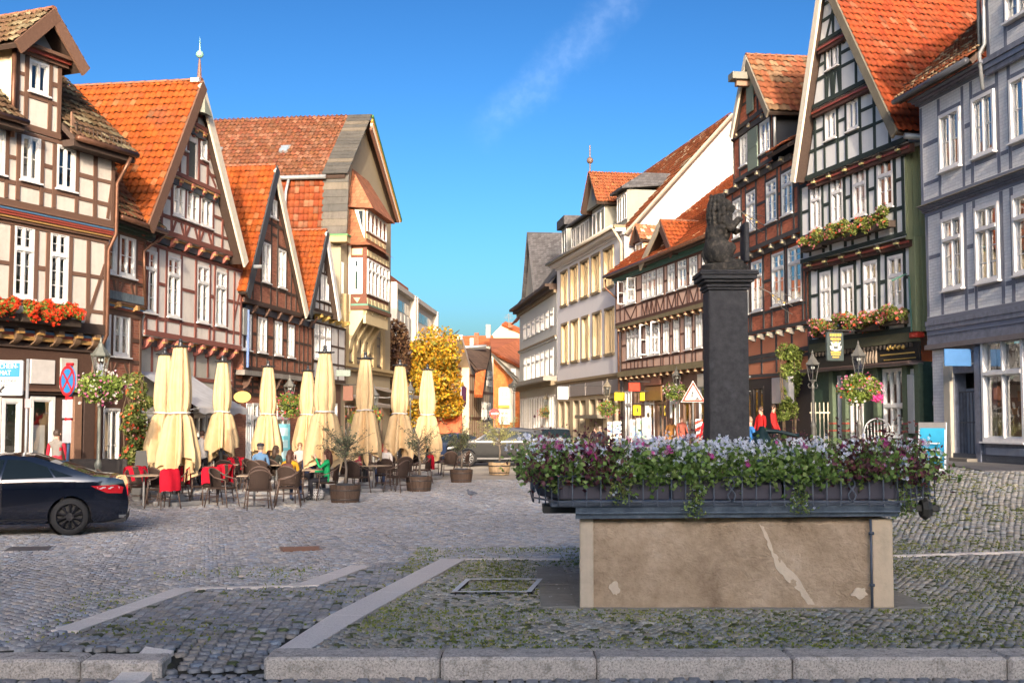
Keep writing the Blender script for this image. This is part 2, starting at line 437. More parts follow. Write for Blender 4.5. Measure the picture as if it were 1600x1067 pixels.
def pix_y(h,px,z,off):
 lo,hi=-3000.,3000.
 for _ in range(50):
  m=(lo+hi)/2
  if h.z(px,m,off)>z:lo=m
  else:hi=m
 return(lo+hi)/2
def frame(h,pl,rects,off,mat,bw=.16,post_gap=.95,rails=True,braces=(),d=.05,midrails=1,sillrail=True,plates=(.17,.13),fan=0,skip_ends=False,parent=None):
 """timber frame over outline pl; rects = window rects of this storey"""
 z0=min(p[1]for p in pl);z1=max(p[1]for p in pl)
 ua,ub=clipu(pl,z0+.01);va,vb=clipu(pl,z1-.01)
 beam(h,(ua,z0+plates[0]/2),(ub,z0+plates[0]/2),plates[0],off,mat,d+.012)
 if vb-va>.3:beam(h,(va,z1-plates[1]/2),(vb,z1-plates[1]/2),plates[1],off,mat,d+.008)
 rects=sorted(rects);posts=[]
 for(a,b,c,e)in rects:posts+=[a-bw/2,b+bw/2]
 if not skip_ends:posts+=[ua+bw/2,ub-bw/2]
 posts.sort();mp=[]
 for p in posts:
  if mp and p-mp[-1]<bw*1.25:mp[-1]=(p+mp[-1])/2;continue
  mp.append(p)
 gaps=[]
 ext=[]
 for i in range(len(mp)-1):
  a,b=mp[i],mp[i+1]
  isw=any(r[0]-.1<=(a+b)/2<=r[1]+.1 for r in rects)
  if not isw and b-a>post_gap*1.25:
   n=int(round((b-a)/post_gap));ext+=[a+(b-a)*k/n for k in range(1,n)]
 mp=sorted(mp+ext)
 lo=z0+plates[0]
 for p in mp:
  zr=zrange(pl,p)
  if zr is None:continue
  hi=min(zr[1],z1-(plates[1]if vb-va>.3 else 0));l2=max(zr[0],lo)
  if hi-l2>.1:beam(h,(p,l2),(p,hi),bw,off,mat,d)
 zs=(sum(r[2]for r in rects)/len(rects)-.05-bw/2)if rects else z0+(z1-z0)*.4
 zt=(sum(r[3]for r in rects)/len(rects)+bw/2)if rects else z1
 for i in range(len(mp)-1):
  a,b=mp[i]+bw/2,mp[i+1]-bw/2;mid=(a+b)/2
  if b-a<.08:continue
  isw=[r for r in rects if r[0]-.1<=mid<=r[1]+.1]
  def rail(zz,w=bw*.85):
   zr=clipu(pl,zz)
   if zr is None:return
   aa,bb=max(a,zr[0]),min(b,zr[1])
   if bb-aa>.08:beam(h,(aa,zz),(bb,zz),w,off,mat,d-.006)
  if isw:
   if sillrail:rail(isw[0][2]-.05-bw*.42)
   if zt+bw/2<z1-plates[1]-.12:rail(isw[0][3]+bw*.42)
   if fan and sillrail:
    zb,ze=z0+plates[0],isw[0][2]-.05-bw*.8
    m_=(a+b)/2
    if ze-zb>.2:
     if fan==1:beam(h,(a,zb),(a+(b-a)*.28,ze),bw*.9,off,mat,d-.01);beam(h,(b,zb),(b-(b-a)*.28,ze),bw*.9,off,mat,d-.013)
     if fan==2:
      beam(h,(m_-.02,zb),(a,ze),bw*.8,off,mat,d-.01);beam(h,(m_+.02,zb),(b,ze),bw*.8,off,mat,d-.013)
  elif rails:
   rail(zs)
   top=z1-plates[1]
   for k in range(1,midrails+1):rail(zs+(top-zs)*k/(midrails+1))
 for(a,b)in braces:beam(h,a,b,bw*.9,off,mat,d-.012)
def corbels(h,u0,u1,zt,off_lo,off_hi,n,mat,tip=None,hgt=.34,w=.16):
 """beam heads under a jetty: curved bracket profile with coloured nose"""
 D=off_hi-off_lo+.02;key=('corb',round(D,2),hgt,w,mat.name,tip.name if tip else '')
 if key not in UNIT:
  m=MB();pr=[(0,-.02),(-D-.03,-.02),(-D-.03,-.10)]
  for k in range(7):
   a=k/6*math.pi/2;pr.append((-D*math.cos(a)*.95,-.12-(hgt-.12)*math.sin(a)))
  pr.append((0,-hgt-.02))
  vs=[(-w/2,y,z)for y,z in pr]+[(w/2,y,z)for y,z in pr];k=len(pr)
  fs=[tuple(range(k)),tuple(range(2*k-1,k-1,-1))]+[(i,(i+1)%k,(i+1)%k+k,i+k)[::-1]for i in range(k)]
  mi=[0]*len(fs)
  m.add(vs,fs)
  if tip:
   m.box(-w/2-.004,w/2+.004,-D-.036,-D*.8,-.155,-.10,1)
  UNIT[key]=m.mesh([mat,tip]if tip else mat)
 for i in range(n):
  u=u0+(u1-u0)*(i+.5)/n;o=link('corbel',UNIT[key],h.root);o.location=(u,-off_lo,zt)
def moulding(h,u0,u1,z0,z1,off,cols,name='cornice',parent=None,ends=.0):
 """stack of stepped bands bottom-to-top, cols = list of (material, projection)"""
 n=len(cols);dz=(z1-z0)/n
 for i,(mt,pj)in enumerate(cols):
  m=MB();m.box(u0-ends,u1+ends,-off-pj,-off+.05,z0+i*dz,z0+(i+1)*dz-.002);m.build(name,mt,parent or h.root)
  # roofs
def pantiles(parent,o,ud,vd,W,L,mat,tw=.195,tl=.30,base=(.36,.085,.028),var=.10,lift=.05,moss=None,clip=None,single=0,name='roof_tiles',dark=.0,single_name='roof_tile',amp=.045):
 """S-profile tiles on the parallelogram o + ud*s + vd*t (ud along the eave, vd up the slope); clip(s,t)->bool"""
 o=Vector(o);ud=Vector(ud).normalized();vd=Vector(vd).normalized();nd=ud.cross(vd).normalized()
 if nd.z<0:nd=-nd
 nx,ny=max(1,int(round(W/tw))),max(1,int(math.ceil(L/tl)));tw=W/nx
 prof=np.array([(0,.0),(.2,amp*.75),(.42,amp),(.64,amp*.2),(.82,-.2*amp),(1.04,.0)])
 k=len(prof)
 I,J=np.meshgrid(np.arange(nx),np.arange(ny));I=I.ravel();J=J.ravel()
 if clip is not None:
  keep=np.array([clip((i+.5)*tw,(j+.5)*tl)for i,j in zip(I,J)],bool);I,J=I[keep],J[keep]
 n=len(I)
 if n==0:return None
 up=RNG.normal(0,.006,n);tiltj=RNG.normal(0,.006,n)
 S=I[:,None]*tw+prof[None,:,0]*tw
 t0=np.repeat((J*tl)[:,None],k,1)+RNG.normal(0,.006,n)[:,None];t1=np.minimum(t0+tl*1.12,L+.02)
 h0=prof[None,:,1]+lift+.062+up[:,None];h1=prof[None,:,1]+lift+up[:,None]+tiltj[:,None];hb=h0-.024
 def pos(s,t,hh):
  return(np.array(o)[None,None,:]+s[...,None]*np.array(ud)+t[...,None]*np.array(vd)+hh[...,None]*np.array(nd))
 V=np.concatenate([pos(S,t0,hb),pos(S,t0,h0),pos(S,t1,h1)],1)
 F=[]
 for q in range(k-1):F+=[(q,q+1,k+q+1,k+q),(k+q,k+q+1,2*k+q+1,2*k+q)]
 F=np.array(F);nf=len(F)
 br=RNG.normal(1,var,n).clip(.5,1.6)[:,None];hue=RNG.normal(0,.06,n)
 col=np.array(base)[None,:]*br;col[:,1]*=1+hue;
 if moss is not None:
  mk=RNG.random(n)<moss[1];col[mk]=np.array(moss[0])*RNG.uniform(.6,1.3,(mk.sum(),1))
 if dark:col*=1-dark*RNG.random((n,1))
 order=np.argsort(J,kind='stable')
 ns=min(single,n)
 sing=order[:ns];rest=order[ns:]
 if len(rest):
  Vr=V[rest].reshape(-1,3);Fr=(F[None]+np.arange(len(rest))[:,None,None]*3*k).reshape(-1,4)
  ob=npmesh(name,Vr,Fr,mat,parent,np.repeat(col[rest],nf,0),smooth=False);ob['kind']='stuff'
 if ns:
  lst=[]
  for q in range(4):
   c0=V[sing[0]][0];Vl=V[sing[q%len(sing)]]-V[sing[q%len(sing)]][0]
   me=npmesh('roof_tile',Vl,F,mat,None,np.repeat(np.array(base)[None]*RNG.uniform(.8,1.2),nf,0));md=me.data;bpy.data.objects.remove(me);lst.append(md)
  for q,i in enumerate(sing):
   t=link(single_name,lst[random.randrange(4)],parent);t.location=V[i][0]
 return True
def ridge_caps(parent,a,b,mat,r=.11,n=None,col=(.3,.08,.03)):
 a=Vector(a);b=Vector(b);L=(b-a).length;n=n or max(2,int(L/.38));m=MB();d=(b-a)/n
 M=d.normalized().to_track_quat('X','Z').to_matrix().to_4x4()
 for i in range(n):
  p=a+d*i;prof=[]
  for e,(x,rr)in enumerate(((0,r*1.12),(d.length*1.06,r*.92))):
   for j in range(6):
    q=math.pi*j/5;prof.append((x,rr*math.cos(q),rr*.8*math.sin(q)-.03))
  m.add(prof,[(j,j+1,j+7,j+6)for j in range(5)]+[tuple(range(6))],0,Matrix.Translation(p)@M)
 return m.build('ridge_tiles',mat,parent)
def anc(h,off,l,a,r):
 '''roof corner points (left eave, apex, right eave) from where the front verge shows'''
 return h.m(*l,off),h.m(*a,off),h.m(*r,off)
def back_hit(h,px,py,u):
 d=pixdir(px,py);c=Vector((0,0,EYE));n=h.d;t=((h.A+n*u-c).dot(n))/d.dot(n);q=c+d*t;return-(q-h.A).dot(h.n),q.z
def slope(h,corners,mat_slab,name='roof',thick=.12,parent=None):
 """slab through 4 points (eave0, eave1, ridge1, ridge0) in local (u,y,z), thickened downward"""
 c=[Vector(p)for p in corners];nd=(c[1]-c[0]).cross(c[3]-c[0]).normalized()
 if nd.z<0:nd=-nd
 m=MB();k=len(c);m.add([tuple(p)for p in c]+[tuple(p-nd*thick)for p in c],[tuple(range(k)),tuple(range(2*k-1,k-1,-1))]+[(i,i+k,(i+1)%k+k,(i+1)%k)for i in range(k)])
 return m.build(name,mat_slab,parent or h.root)
TILE=None
def gable_roof(h,eL,ap,eR,y0,y1,tile,sides=('L','R'),slabmat=None,over=.0,single=0,base=(.36,.085,.028),barge=None,bw=.28,**k):
 """ridge runs back along +y. eL, ap, eR in (u,z); y0 front, y1 back"""
 slabmat=slabmat or DARKW;outs=[]
 for s,e in(('L',eL),('R',eR)):
  if s=='L':cs=[(e[0],y1,e[1]),(e[0],y0,e[1]),(ap[0],y0,ap[1]),(ap[0],y1,ap[1])]
  else:cs=[(e[0],y0,e[1]),(e[0],y1,e[1]),(ap[0],y1,ap[1]),(ap[0],y0,ap[1])]
  r=slope(h,cs,slabmat);outs.append(r)
  if s in sides:
   vd=Vector(cs[3])-Vector(cs[0]);ud=Vector(cs[1])-Vector(cs[0]);pantiles(r,cs[0],ud,vd,ud.length,vd.length,tile,base=base,single=single,**k)
  if barge:
   dv=Vector((ap[0]-e[0],0,ap[1]-e[1]));L=dv.length;a=math.atan2(dv.z,dv.x)
   m=MB();m.box(0,L,-.03,.04,-bw,.05);M=Matrix.Translation((e[0],y0-.015-(.004 if s=='L' else 0),e[1]))@Matrix.Rotation(-a,4,'Y')
   if s=='R':m2=MB();m2 .box(0,L,-.03,.04,-.05,bw);m=m2
   q=MB();q.add(m.v,m.f,0,M);q.build('bargeboard',barge if not isinstance(barge,dict)else barge[s],h.root)
 ridge_caps(outs[0],(ap[0],y0,ap[1]+.06),(ap[0],y1,ap[1]+.06),RIDGE)
 return outs
def pipe(h,pts,r=.05,mat=None,name='downpipe'):
 m=MB();m.tube(pts,r,8);return m.build(name,mat,h.root,True)
TILE=tintm(rough=.8,spec=.15,nscale=4,namt=.28,bump=.4,extra=((.10,.065,.04),1.1,.46,.75,.55))
RIDGE=plaster((.28,.12,.07),.4)
DARKW=wood((.07,.048,.038));BROWNW=wood((.155,.088,.06));REDW=wood((.22,.085,.065));COPPER=paint((.16,.08,.05),.45,.3,.6)
ZINC=paint((.32,.34,.35),.5,.15,.5);GOLD=paint((.65,.42,.10),.45);CREAM=paint((.72,.66,.52),.6);MOSSY=((.11,.09,.045),.25)
SLATE=brickm((.075,.075,.08),(.03,.03,.032),.22,.16,.5,.35)
# LEFT ROW
def rect_outline(u0,u1,z0,z1):return[(u0,z0),(u1,z0),(u1,z1),(u0,z1)]
def shop_glazing(h,u0,u1,z0,z1,off,n,fm,base=.45,doors=(),name='shop_window',transom=.22):
 """row of tall shop panes; doors = indexes that reach the ground"""
 w=(u1-u0)/n
 for i in range(n):
  zb=z0 if i in doors else z0+base
  window(h,u0+i*w+.03,u0+(i+1)*w-.03,zb,z1,off,cols=1,transom=transom,rows=(0,0),fmat=fm,curtain=0,fw=.06,bars=False,sill=False,name=('shop_door' if i in doors else name))
def goods(h,u0,u1,z0,z1,off,n=10,cols=None):
 cols=cols or[(.5,.1,.08),(.1,.2,.4),(.6,.5,.3),(.2,.35,.15),(.7,.7,.65)]
 m=MB()
 for i in range(n):
  u=random.uniform(u0,u1);z=random.uniform(z0,z1);s=random.uniform(.08,.3);m.cbox(u,-off+.45+random.random()*.2,z,s,.1,s*random.uniform(.7,1.6),random.randrange(3))
 ob=m.build('display_goods',[paint(random.choice(cols),.6)for _ in range(3)],h.root);ob['kind']='stuff'
GREYP=plaster((.60,.55,.48));WHITEP=plaster((.72,.67,.60));CREAMP=plaster((.62,.50,.33));PINKP=plaster((.62,.43,.34))
BRICKD=brickm((.33,.12,.07),(.32,.2,.15));BRICKR=brickm((.50,.15,.08),(.36,.17,.11),.24,.075,.35)
BLUEB=paint((.08,.17,.28),.5);REDB=paint((.28,.06,.04),.5);OCHREB=paint((.42,.24,.08),.5);GREEND=paint((.025,.06,.04),.5)
CAPM=plaster((.3,.2,.14))
# house with the flower box and gabled dormer, nearest on the left
h=House('timbered_house','grey and brown timbered house with gabled dormer beside the narrow brick-panelled house','house',-150,27.4,148,33)
L=h.L;o0,o1,o2=0,.32,.5
z1b=h.z(0,508,o1);z1t=h.z(0,341,o1);z2b=h.z(0,318,o2);z2t=h.z(100,222,o2)
T=BROWNW
W2=wins(h,o2,(47,212,284),[(-42,-18),(-24+16,6+1),(32,62),(88,117)])
W1=wins(h,o1,(36,352,466),[(-52,-28),(21,52),(77,106)])
wall(h,rect_outline(0,L,z2b,z2t),W2,o2,GREYP,7);frame(h,rect_outline(0,L,z2b,z2t),W2,o2,T,bw=.15,braces=(((L-.25,z2b+.2),(L-.05,z2b+1.5)),),post_gap=.8)
wall(h,rect_outline(0,L,z1b,z1t),W1,o1,GREYP,7);frame(h,rect_outline(0,L,z1b,z1t),W1,o1,T,bw=.15,braces=(((L-.8,z1b+.2),(L-.1,z1b+1.9)),),post_gap=.85)
for r in W2:window(h,*r,o2,rows=(1,2),transom=0,curtain=random.choice((0,1)))
for r in W1:window(h,*r,o1,rows=(1,2),transom=.33,curtain=random.choice((0,1)))
moulding(h,0,L,z1t-.02,z2b+.02,o1,[(T,.10),(OCHREB,.14),(REDB,.18),(REDB,.2),(BLUEB,.22),(T,.25)])
zg0=h.zg;zg1=h.z(70,553,0)
shop=[(h.u(-60,660),h.u(0,660),-.1,h.z(10,620)),(h.u(2,660),h.u(33,660),-.1,h.z(10,622)),(h.u(46,660),h.u(84,660),-.1,h.z(60,619))]
wall(h,rect_outline(0,L,zg0,z1b),shop,0,wood((.085,.048,.034)),6)
for(a,b,c,d)in shop:window(h,a,b,c,d,0,cols=1 if b-a<1.3 else 2,transom=0,rows=(0,0),curtain=0,fw=.1,bars=False,sill=False,name='shop_window')
m=MB();m.box(shop[2][1]-.55,shop[2][1]-.1,.2,.26,.0,1.9);m.build('door_leaf',WHITE,h.root)
corbels(h,0,L,z1b+.0,0,o1,9,wood((.2,.13,.08)),OCHREB,hgt=.42,w=.2)
for k in range(8):
 u=L*(k+1)/9;m=MB();m.box(u-.32,u+.32,-.2,.02,z1b-.30,z1b-.04,0);m.box(u-.32,u+.32,-.22,-.2,z1b-.30,z1b-.2,1);m.box(u-.32,u+.32,-.22,-.2,z1b-.12,z1b-.05,2);m.build('painted_board',[REDB,OCHREB,BLUEB],h.root)
beam(h,(0,z1b-.42),(L,z1b-.42),.14,0,DARKW,.12);beam(h,(0,z1b+.12),(L,z1b+.12),.3,o1,DARKW,.09)
for(xa,xb,ya,yb)in((46,84,562,600),(93,119,560,607),(-40,30,562,600)):
 m=MB();m.bbox(h.u(xa,580),h.u(xb,580),-.05,.0,h.z((xa+xb)/2,yb),h.z((xa+xb)/2,ya),.012);m.build('sign_panel' if xa<90 else 'plaster_panel',plaster((.5,.47,.42))if xa>60 else paint((.55,.53,.50),.4),h.root)
moulding(h,0,L,h.z(60,616),h.z(60,607),0,[(DARKW,.12),(T,.2)])
m=MB();m.bbox(h.u(111,660),h.u(124,660),-.1,.02,zg0,h.z(115,612),.02);m.build('pilaster',wood((.20,.115,.075)),h.root)
m=MB();m.bbox(h.u(128,660),h.u(146,660),-.06,.02,zg0,h.z(135,612),.02);m.build('pilaster',wood((.07,.045,.036)),h.root)
zd0=h.z(100,222,o2)+.02;uA,uB=h.u(22,150,o2),h.u(95,170,o2);zd1=h.z(60,86,o2);uap=h.u(66,12,o2+.35);zap=h.z(66,12,o2+.35)
DW=wins(h,o2,(60,97,147),[(45,75)])
dr=rect_outline(uA,uB,zd0,zd1);wall(h,dr,DW,o2,GREYP,5,sidemat=plaster((.6,.52,.38)));frame(h,dr,DW,o2,T,bw=.15,post_gap=.6)
for r in DW:window(h,*r,o2,rows=(0,1),transom=0,curtain=0)
um=(uA+uB)/2;wd=(uB-uA)/2+.45;tri=[(uA,zd1),(uB,zd1),(um,zap-.25)]
wall(h,tri,[],o2-.08,plaster((.30,.32,.34)),.2,interior=False);frame(h,tri,[],o2-.08,DARKW,bw=.14,skip_ends=True)
beam(h,(um-.1,zap-.9),(uB+.1,zd1+.05),.12,o2-.02,wood((.5,.44,.34)),.12)
moulding(h,uA-.15,uB+.15,zd1-.12,zd1+.14,o2,[(T,.1),(REDB,.18),(T,.28)])
gable_roof(h,(um-wd,zd1-.1),(um,zap),(um+wd,zd1-.1),-o2-.45,6,TILE,barge=T,base=(.13,.08,.045),moss=((.20,.165,.10),.35))
MB().box(-.2,L+.25,-.1,0,0,.02)
zr0=z2t+.05
for(a,b)in((-.2,uA-.05),(uB+.05,L+.3)):
 r=slope(h,[(a,-o2-.45,zr0),(b,-o2-.45,zr0),(b,3.6,zr0+4.2),(a,3.6,zr0+4.2)],DARKW)
 pantiles(r,(a,-o2-.45,zr0),(1,0,0),(0,4.05+o2,4.2),b-a,6,TILE,base=(.12,.075,.042),moss=((.19,.16,.10),.35),dark=.3)
 m=MB();m.tube([(a,-o2-.52,zr0),(b,-o2-.52,zr0)],.08,8);m.build('gutter',COPPER,h.root,True)
 m=MB();m.box(a,b,-o2-.42,-o2+.02,zr0-.2,zr0-.03);m.build('eave_board',DARKW,h.root)
m=MB();m.prism([(uB+.08,z2t+.02),(uB+.75,z2t+.02),(uB+.3,z2t+.35),(uB+.08,z2t+.75)],-o2-.3,-o2-.25);m.build('eave_bracket',wood((.25,.15,.1)),h.root)
pipe(h,[(L+.05,-o2-.5,zr0-.1),(L-.0,-o2-.3,zr0-.5),(L-.03,-o2-.12,zr0-.8),(L-.03,-o2-.12,z2b-.2),(L-.08,-o1-.1,z1t-.3),(L-.08,-o1-.1,z1b),(L-.05,-.12,z1b-.5),(L-.05,-.12,0)],.055,COPPER)
pipe(h,[(uA-.12,-o2-.1,zd1-.1),(uA-.12,-o2-.1,zd0-.3)],.06,COPPER)
for k in range(9):
 a=um-wd
m=MB()
for k in range(14):
 uu=uB+.2+k*(L+.1-uB)/14;m.tube([(uu,-o2-.35,zr0+.12),(uu,-o2-.35,zr0+.4)],.012,4)
m.tube([(uB+.1,-o2-.35,zr0+.4),(L+.1,-o2-.35,zr0+.4)],.014,4);m.build('snow_guard',DARKW,h.root)
letters('26',.2,h.root,WHITE,(h.u(121,633),-.06,h.z(121,633)),name='house_number')
H_L1=h
# narrow house with brick panels
h=House('timbered_house','narrow brown timbered house with brick panels between the grey one and the red gabled one','house',149,33.2,214,35.6)
L=h.L;o1,o2=.08,.16
z1b=h.z(180,597,o1);z1t=h.z(180,486,o1);z2b=h.z(180,470,o2);z2t=h.z(180,358,o2)
W2=wins(h,o2,(183,362,430),[(156,182),(186,211)]);W1=wins(h,o1,(175,487,556),[(147,172),(177,202)])
for(zz0,zz1,Wn,of)in((z2b,z2t,W2,o2),(z1b,z1t,W1,o1)):
 ol=rect_outline(-.05,L,zz0,zz1);wall(h,ol,Wn,of,BRICKD,6);frame(h,ol,Wn,of,BROWNW,bw=.14,fan=1)
 for r in Wn:window(h,*r,of,rows=(1,2),transom=0,fw=.09)
moulding(h,0,L,z1t,z2b,o1,[(BROWNW,.05),(REDB,.08),(BLUEB,.11),(OCHREB,.13),(BROWNW,.17)])
m=MB();m.box(.1,L-.1,-o2-.09,-o2-.02,z2b+.02,z2b+.26);m.build('carved_frieze',plaster((.16,.2,.22),.7,bs=60),h.root)
wall(h,rect_outline(-.05,L,h.zg,z1b),[(h.u(134,670),h.u(153,670),0,h.z(145,636)),(h.u(161,670),h.u(186,670),.3,h.z(172,638))],0,wood((.13,.07,.05)),6)
m=MB();m.box(h.u(134,670),h.u(153,670),.02,.08,0,h.z(145,638));m.build('door',paint((.32,.015,.015),.6),h.root)
window(h,h.u(161,670),h.u(186,670),.3,h.z(172,638),0,rows=(1,2),transom=0,curtain=3)
corbels(h,.1,L-.1,z2b-.02,o1,o2+.1,2,wood((.35,.2,.08)),OCHREB,.2,.14);corbels(h,.1,L-.1,z1b,0,o1,2,BROWNW,OCHREB,.2,.14)
zr0=z2t+.1
moulding(h,-.1,L+.2,z2t-.02,zr0+.12,o2,[(GREEND,.1),(GREEND,.22),(DARKW,.38)])
r=slope(h,[(-.1,-o2-.45,zr0+.15),(L+.3,-o2-.45,zr0+.15),(L+.3,2.6,zr0+3.6),(-.1,2.6,zr0+3.6)],DARKW)
pantiles(r,(-.1,-o2-.45,zr0+.15),(1,0,0),(0,3.05,3.45),L+.4,4.6,TILE,base=(.20,.08,.04),moss=((.16,.12,.06),.3))
m=MB();m.tube([(-.1,-o2-.52,zr0+.12),(L+.3,-o2-.52,zr0+.12)],.075,8);m.build('gutter',COPPER,h.root,True)
pipe(h,[(L+.25,-o2-.5,zr0+.1),(L+.1,-o2-.3,zr0-.15),(L-.3,-o2-.1,zr0-.5),(L-.15,-o2-.1,z2b)],.05,COPPER)
ud0,ud1=h.u(152,285),h.u(166,285)
m=MB();m.box(ud0-.1,ud1+.1,.35,2.5,zr0+.9,h.z(160,245));m.build('dormer',DARKW,h.root)
window(h,ud0,ud1,zr0+1.15,h.z(160,256),-.3,cols=2,rows=(2,2),transom=0,fmat=paint((.35,.4,.45),.5),curtain=0)
# red gabled house with spire
h=House('timbered_house','red timbered gable house with orange tile roof and a green ball finial on top','house',208,35.8,362,43)
L=h.L;o0,o1,o2,o3,o4=0,.3,.52,.64,.74
T=REDW
z1b=h.z(210,522,o1);z1t=h.z(370,420,o1);z2b=h.z(250,364,o2);z3b=h.z(300,286,o3);z4b=h.z(310,201,o4)
ro=o4+.2;eL,(uap,zap),eR=anc(h,ro,(232,352),(316,128),(386,410))
def gl(z,s):
 e=eL if s==0 else eR;t=(z-e[1])/(zap-e[1]);return e[0]+(uap-e[0])*t+(.22 if s==0 else-.22)
W1=wins(h,o1,(271,402,496),[(222,244),(261,281),(307,326),(336,353)])
W2=wins(h,o2,(300,299,347),[(270,288),(291,310),(313,331)])
W3=wins(h,o3,(318,217,250),[(283,291),(314,323)]);door3=wins(h,o3,(301,222,278),[(295,307)])
ol=rect_outline(0,L,z1b,z1t);wall(h,ol,W1,o1,WHITEP,9);frame(h,ol,W1,o1,T,bw=.15,post_gap=.75,braces=(((L-.7,z1b+.9),(L-.12,z1b+2.2)),));
for r in W1:window(h,*r,o1,rows=(1,2),transom=.3,curtain=random.choice((1,3)))
z2t=z3b-.0
ol=[(gl(z2b,0),z2b),(gl(z2b,1),z2b),(gl(z2t,1),z2t),(gl(z2t,0),z2t)];wall(h,ol,W2,o2,WHITEP,.7);frame(h,ol,W2,o2,T,bw=.15,fan=1,post_gap=.8)
for r in W2:window(h,*r,o2,rows=(1,1),transom=0,curtain=3)
z3t=z4b
ol=[(gl(z3b,0),z3b),(gl(z3b,1),z3b),(gl(z3t,1),z3t),(gl(z3t,0),z3t)];wall(h,ol,W3+door3,o3,WHITEP,.7);frame(h,ol,W3+door3,o3,T,bw=.15,fan=0,braces=(((gl(z3b,0)+.3,z3b+.2),(W3[0][0]-.1,W3[0][2]-.2)),((gl(z3b,1)-.3,z3b+.2),(W3[1][1]+.1,W3[1][2]-.2))))
for r in W3:window(h,*r,o3,rows=(0,1),transom=0,curtain=3,cols=1,name='attic_window')
for r in door3:m=MB();m.box(r[0],r[1],-o3+.05,-o3+.1,r[2],r[3]);m.build('loft_door',wood((.10,.11,.10)),h.root)
ol=[(gl(z4b,0),z4b),(gl(z4b,1),z4b),(uap,zap-.35)];wall(h,ol,[],o4,plaster((.32,.33,.34)),.7,interior=False);frame(h,ol,[],o4,T,bw=.15,braces=(((uap,z4b+.9),(uap-.5,z4b+.1)),))
for(zz,a,b,n)in((z2b,o1,o2,7),(z3b,o2,o3,5),(z4b,o3,o4,3)):corbels(h,gl(zz,0)-.1,gl(zz,1)+.1,zz,a,b,n,plaster((.36,.13,.10)),OCHREB,.3,.17)
corbels(h,-.05,L+.05,z1b,0,o1,8,plaster((.36,.13,.10)),OCHREB,.38,.18)
for(zz,a)in((z1b,0),(z2b,o1),(z3b,o2),(z4b,o3)):
 u0=0 if zz<z2b else gl(zz,0);u1=L if zz<z2b else gl(zz,1)
 m=MB();m.box(u0,u1,-a-.1,-a+.02,zz-.26,zz-.02,0);m.box(u0,u1,-a-.14,-a-.1,zz-.07,zz-.02,1);m.build('jetty_board',[paint((.05,.065,.075),.6),OCHREB],h.root)
gable_roof(h,eL,(uap,zap),eR,-o4-.2,9,TILE,sides=('L',),barge={'L':BROWNW,'R':CREAM},base=(.30,.068,.013),single=300,moss=((.30,.11,.04),.04),bw=.34)
m=MB();m.prism([(gl(z3b+.6,0)-.3,z3b+.6),(gl(z3b+.6,0)-.1,z3b+.6),(gl(z3b+.6,0)-.1,z3b+.7)],0,.1)
m=MB();uh=uap+.1;zh=h.z(318,170,o4+.4);m.add([(uh-.3,-o4-.4,zh-.1),(uh+.3,-o4-.4,zh-.1),(uh+.26,-o4,zh),(uh-.26,-o4,zh),(uh,-o4-.25,zh+.5),(uh,-o4,zh+.55)],[(0,1,4),(1,2,5,4),(3,0,4,5),(0,3,2,1)]);m.build('hoist_hood',paint((.2,.22,.18),.7),h.root)
m=MB();M=Matrix.Translation((uap,-o4-.1,zap))@Matrix.Diagonal((.62,.62,.62,1));m.box(-.4,.2,-.15,.3,-.10,.12,1,M);m.lathe([(.16,.1),(.12,.25),(.085,.8),(.05,1.15),(.03,1.2)],8,2,M);m.ball((0,0,1.42),.2,0,M);m.lathe([(.06,1.6),(.045,1.7),(.02,2.1),(.0,2.35)],8,0,M);m.box(-.1,.1,-.01,.01,2.05,2.08,0,M)
m.build('finial',[paint((.22,.42,.33),.6),paint((.45,.43,.40),.6),paint((.16,.09,.07),.6)],h.root,False)
m=MB();m.tube([(L+.3,.1,z2b-.12),(L+.3,-o4-.2,z2b-.12)],.07,8);m.build('gutter',ZINC,h.root)
zm=h.z(250,592)
gw=[(h.u(a,690),h.u(b,690),.1,h.z((a+b)/2,648))for a,b in((216,240),(300,320),(322,345))]
pan=plaster((.42,.41,.36))
ol=rect_outline(0,L,h.zg,z1b);wall(h,ol,gw,0,pan,6)
frame(h,rect_outline(0,L,zm,z1b),[],0,T,bw=.14,post_gap=1.0,rails=False)
for a,b in((240,256),(285,300),(345,362)):
 m=MB();m.box(h.u(a,690),h.u(b,690),-.05,.02,h.zg,zm-.1);m.build('shop_pier',wood((.09,.05,.04)),h.root)
for r in gw:window(h,*r,0,rows=(0,0),transom=0,cols=2,curtain=0,bars=False,sill=False,name='shop_window')
moulding(h,h.u(300,640),L,h.z(330,648),h.z(330,630),0,[(paint((.55,.54,.5),.5),.12),(paint((.6,.58,.52),.5),.22),(WHITE,.34)],'shop_cornice')
goods(h,.5,L-.5,.3,1.5,0,16)
H_L3=h
# dark brick gable
h=House('timbered_house','dark brown brick and timber gable house behind the oval shop signs','house',366,43.6,476,52)
L=h.L;o1,o2=.3,.52;T=DARKW
z1b=h.z(420,583,o1);z1t=h.z(470,503,o1);z2b=h.z(377,470,o2);eL,(uap,zap),eR=anc(h,o2+.2,(385,457),(432,260),(481,490))
W1=wins(h,o1,(421,499,553),[(378,392),(402,416),(428,440),(449,459)])
W2=wins(h,o2,(428,385,446),[(409,422),(434,446)]);W3=wins(h,o2,(427,312,341),[(422,432)])
ol=rect_outline(0,L,z1b,z1t);wall(h,ol,W1,o1,BRICKD,9);frame(h,ol,W1,o1,T,bw=.15,post_gap=.6)
for r in W1:window(h,*r,o1,rows=(1,1),transom=0,curtain=3)
ol=[(eL[0]+.3,z2b),(eR[0]-.3,z2b),(uap,zap-.4)];wall(h,ol,W2+W3,o2,BRICKD,.7);frame(h,ol,W2,o2,T,bw=.15,post_gap=.7)
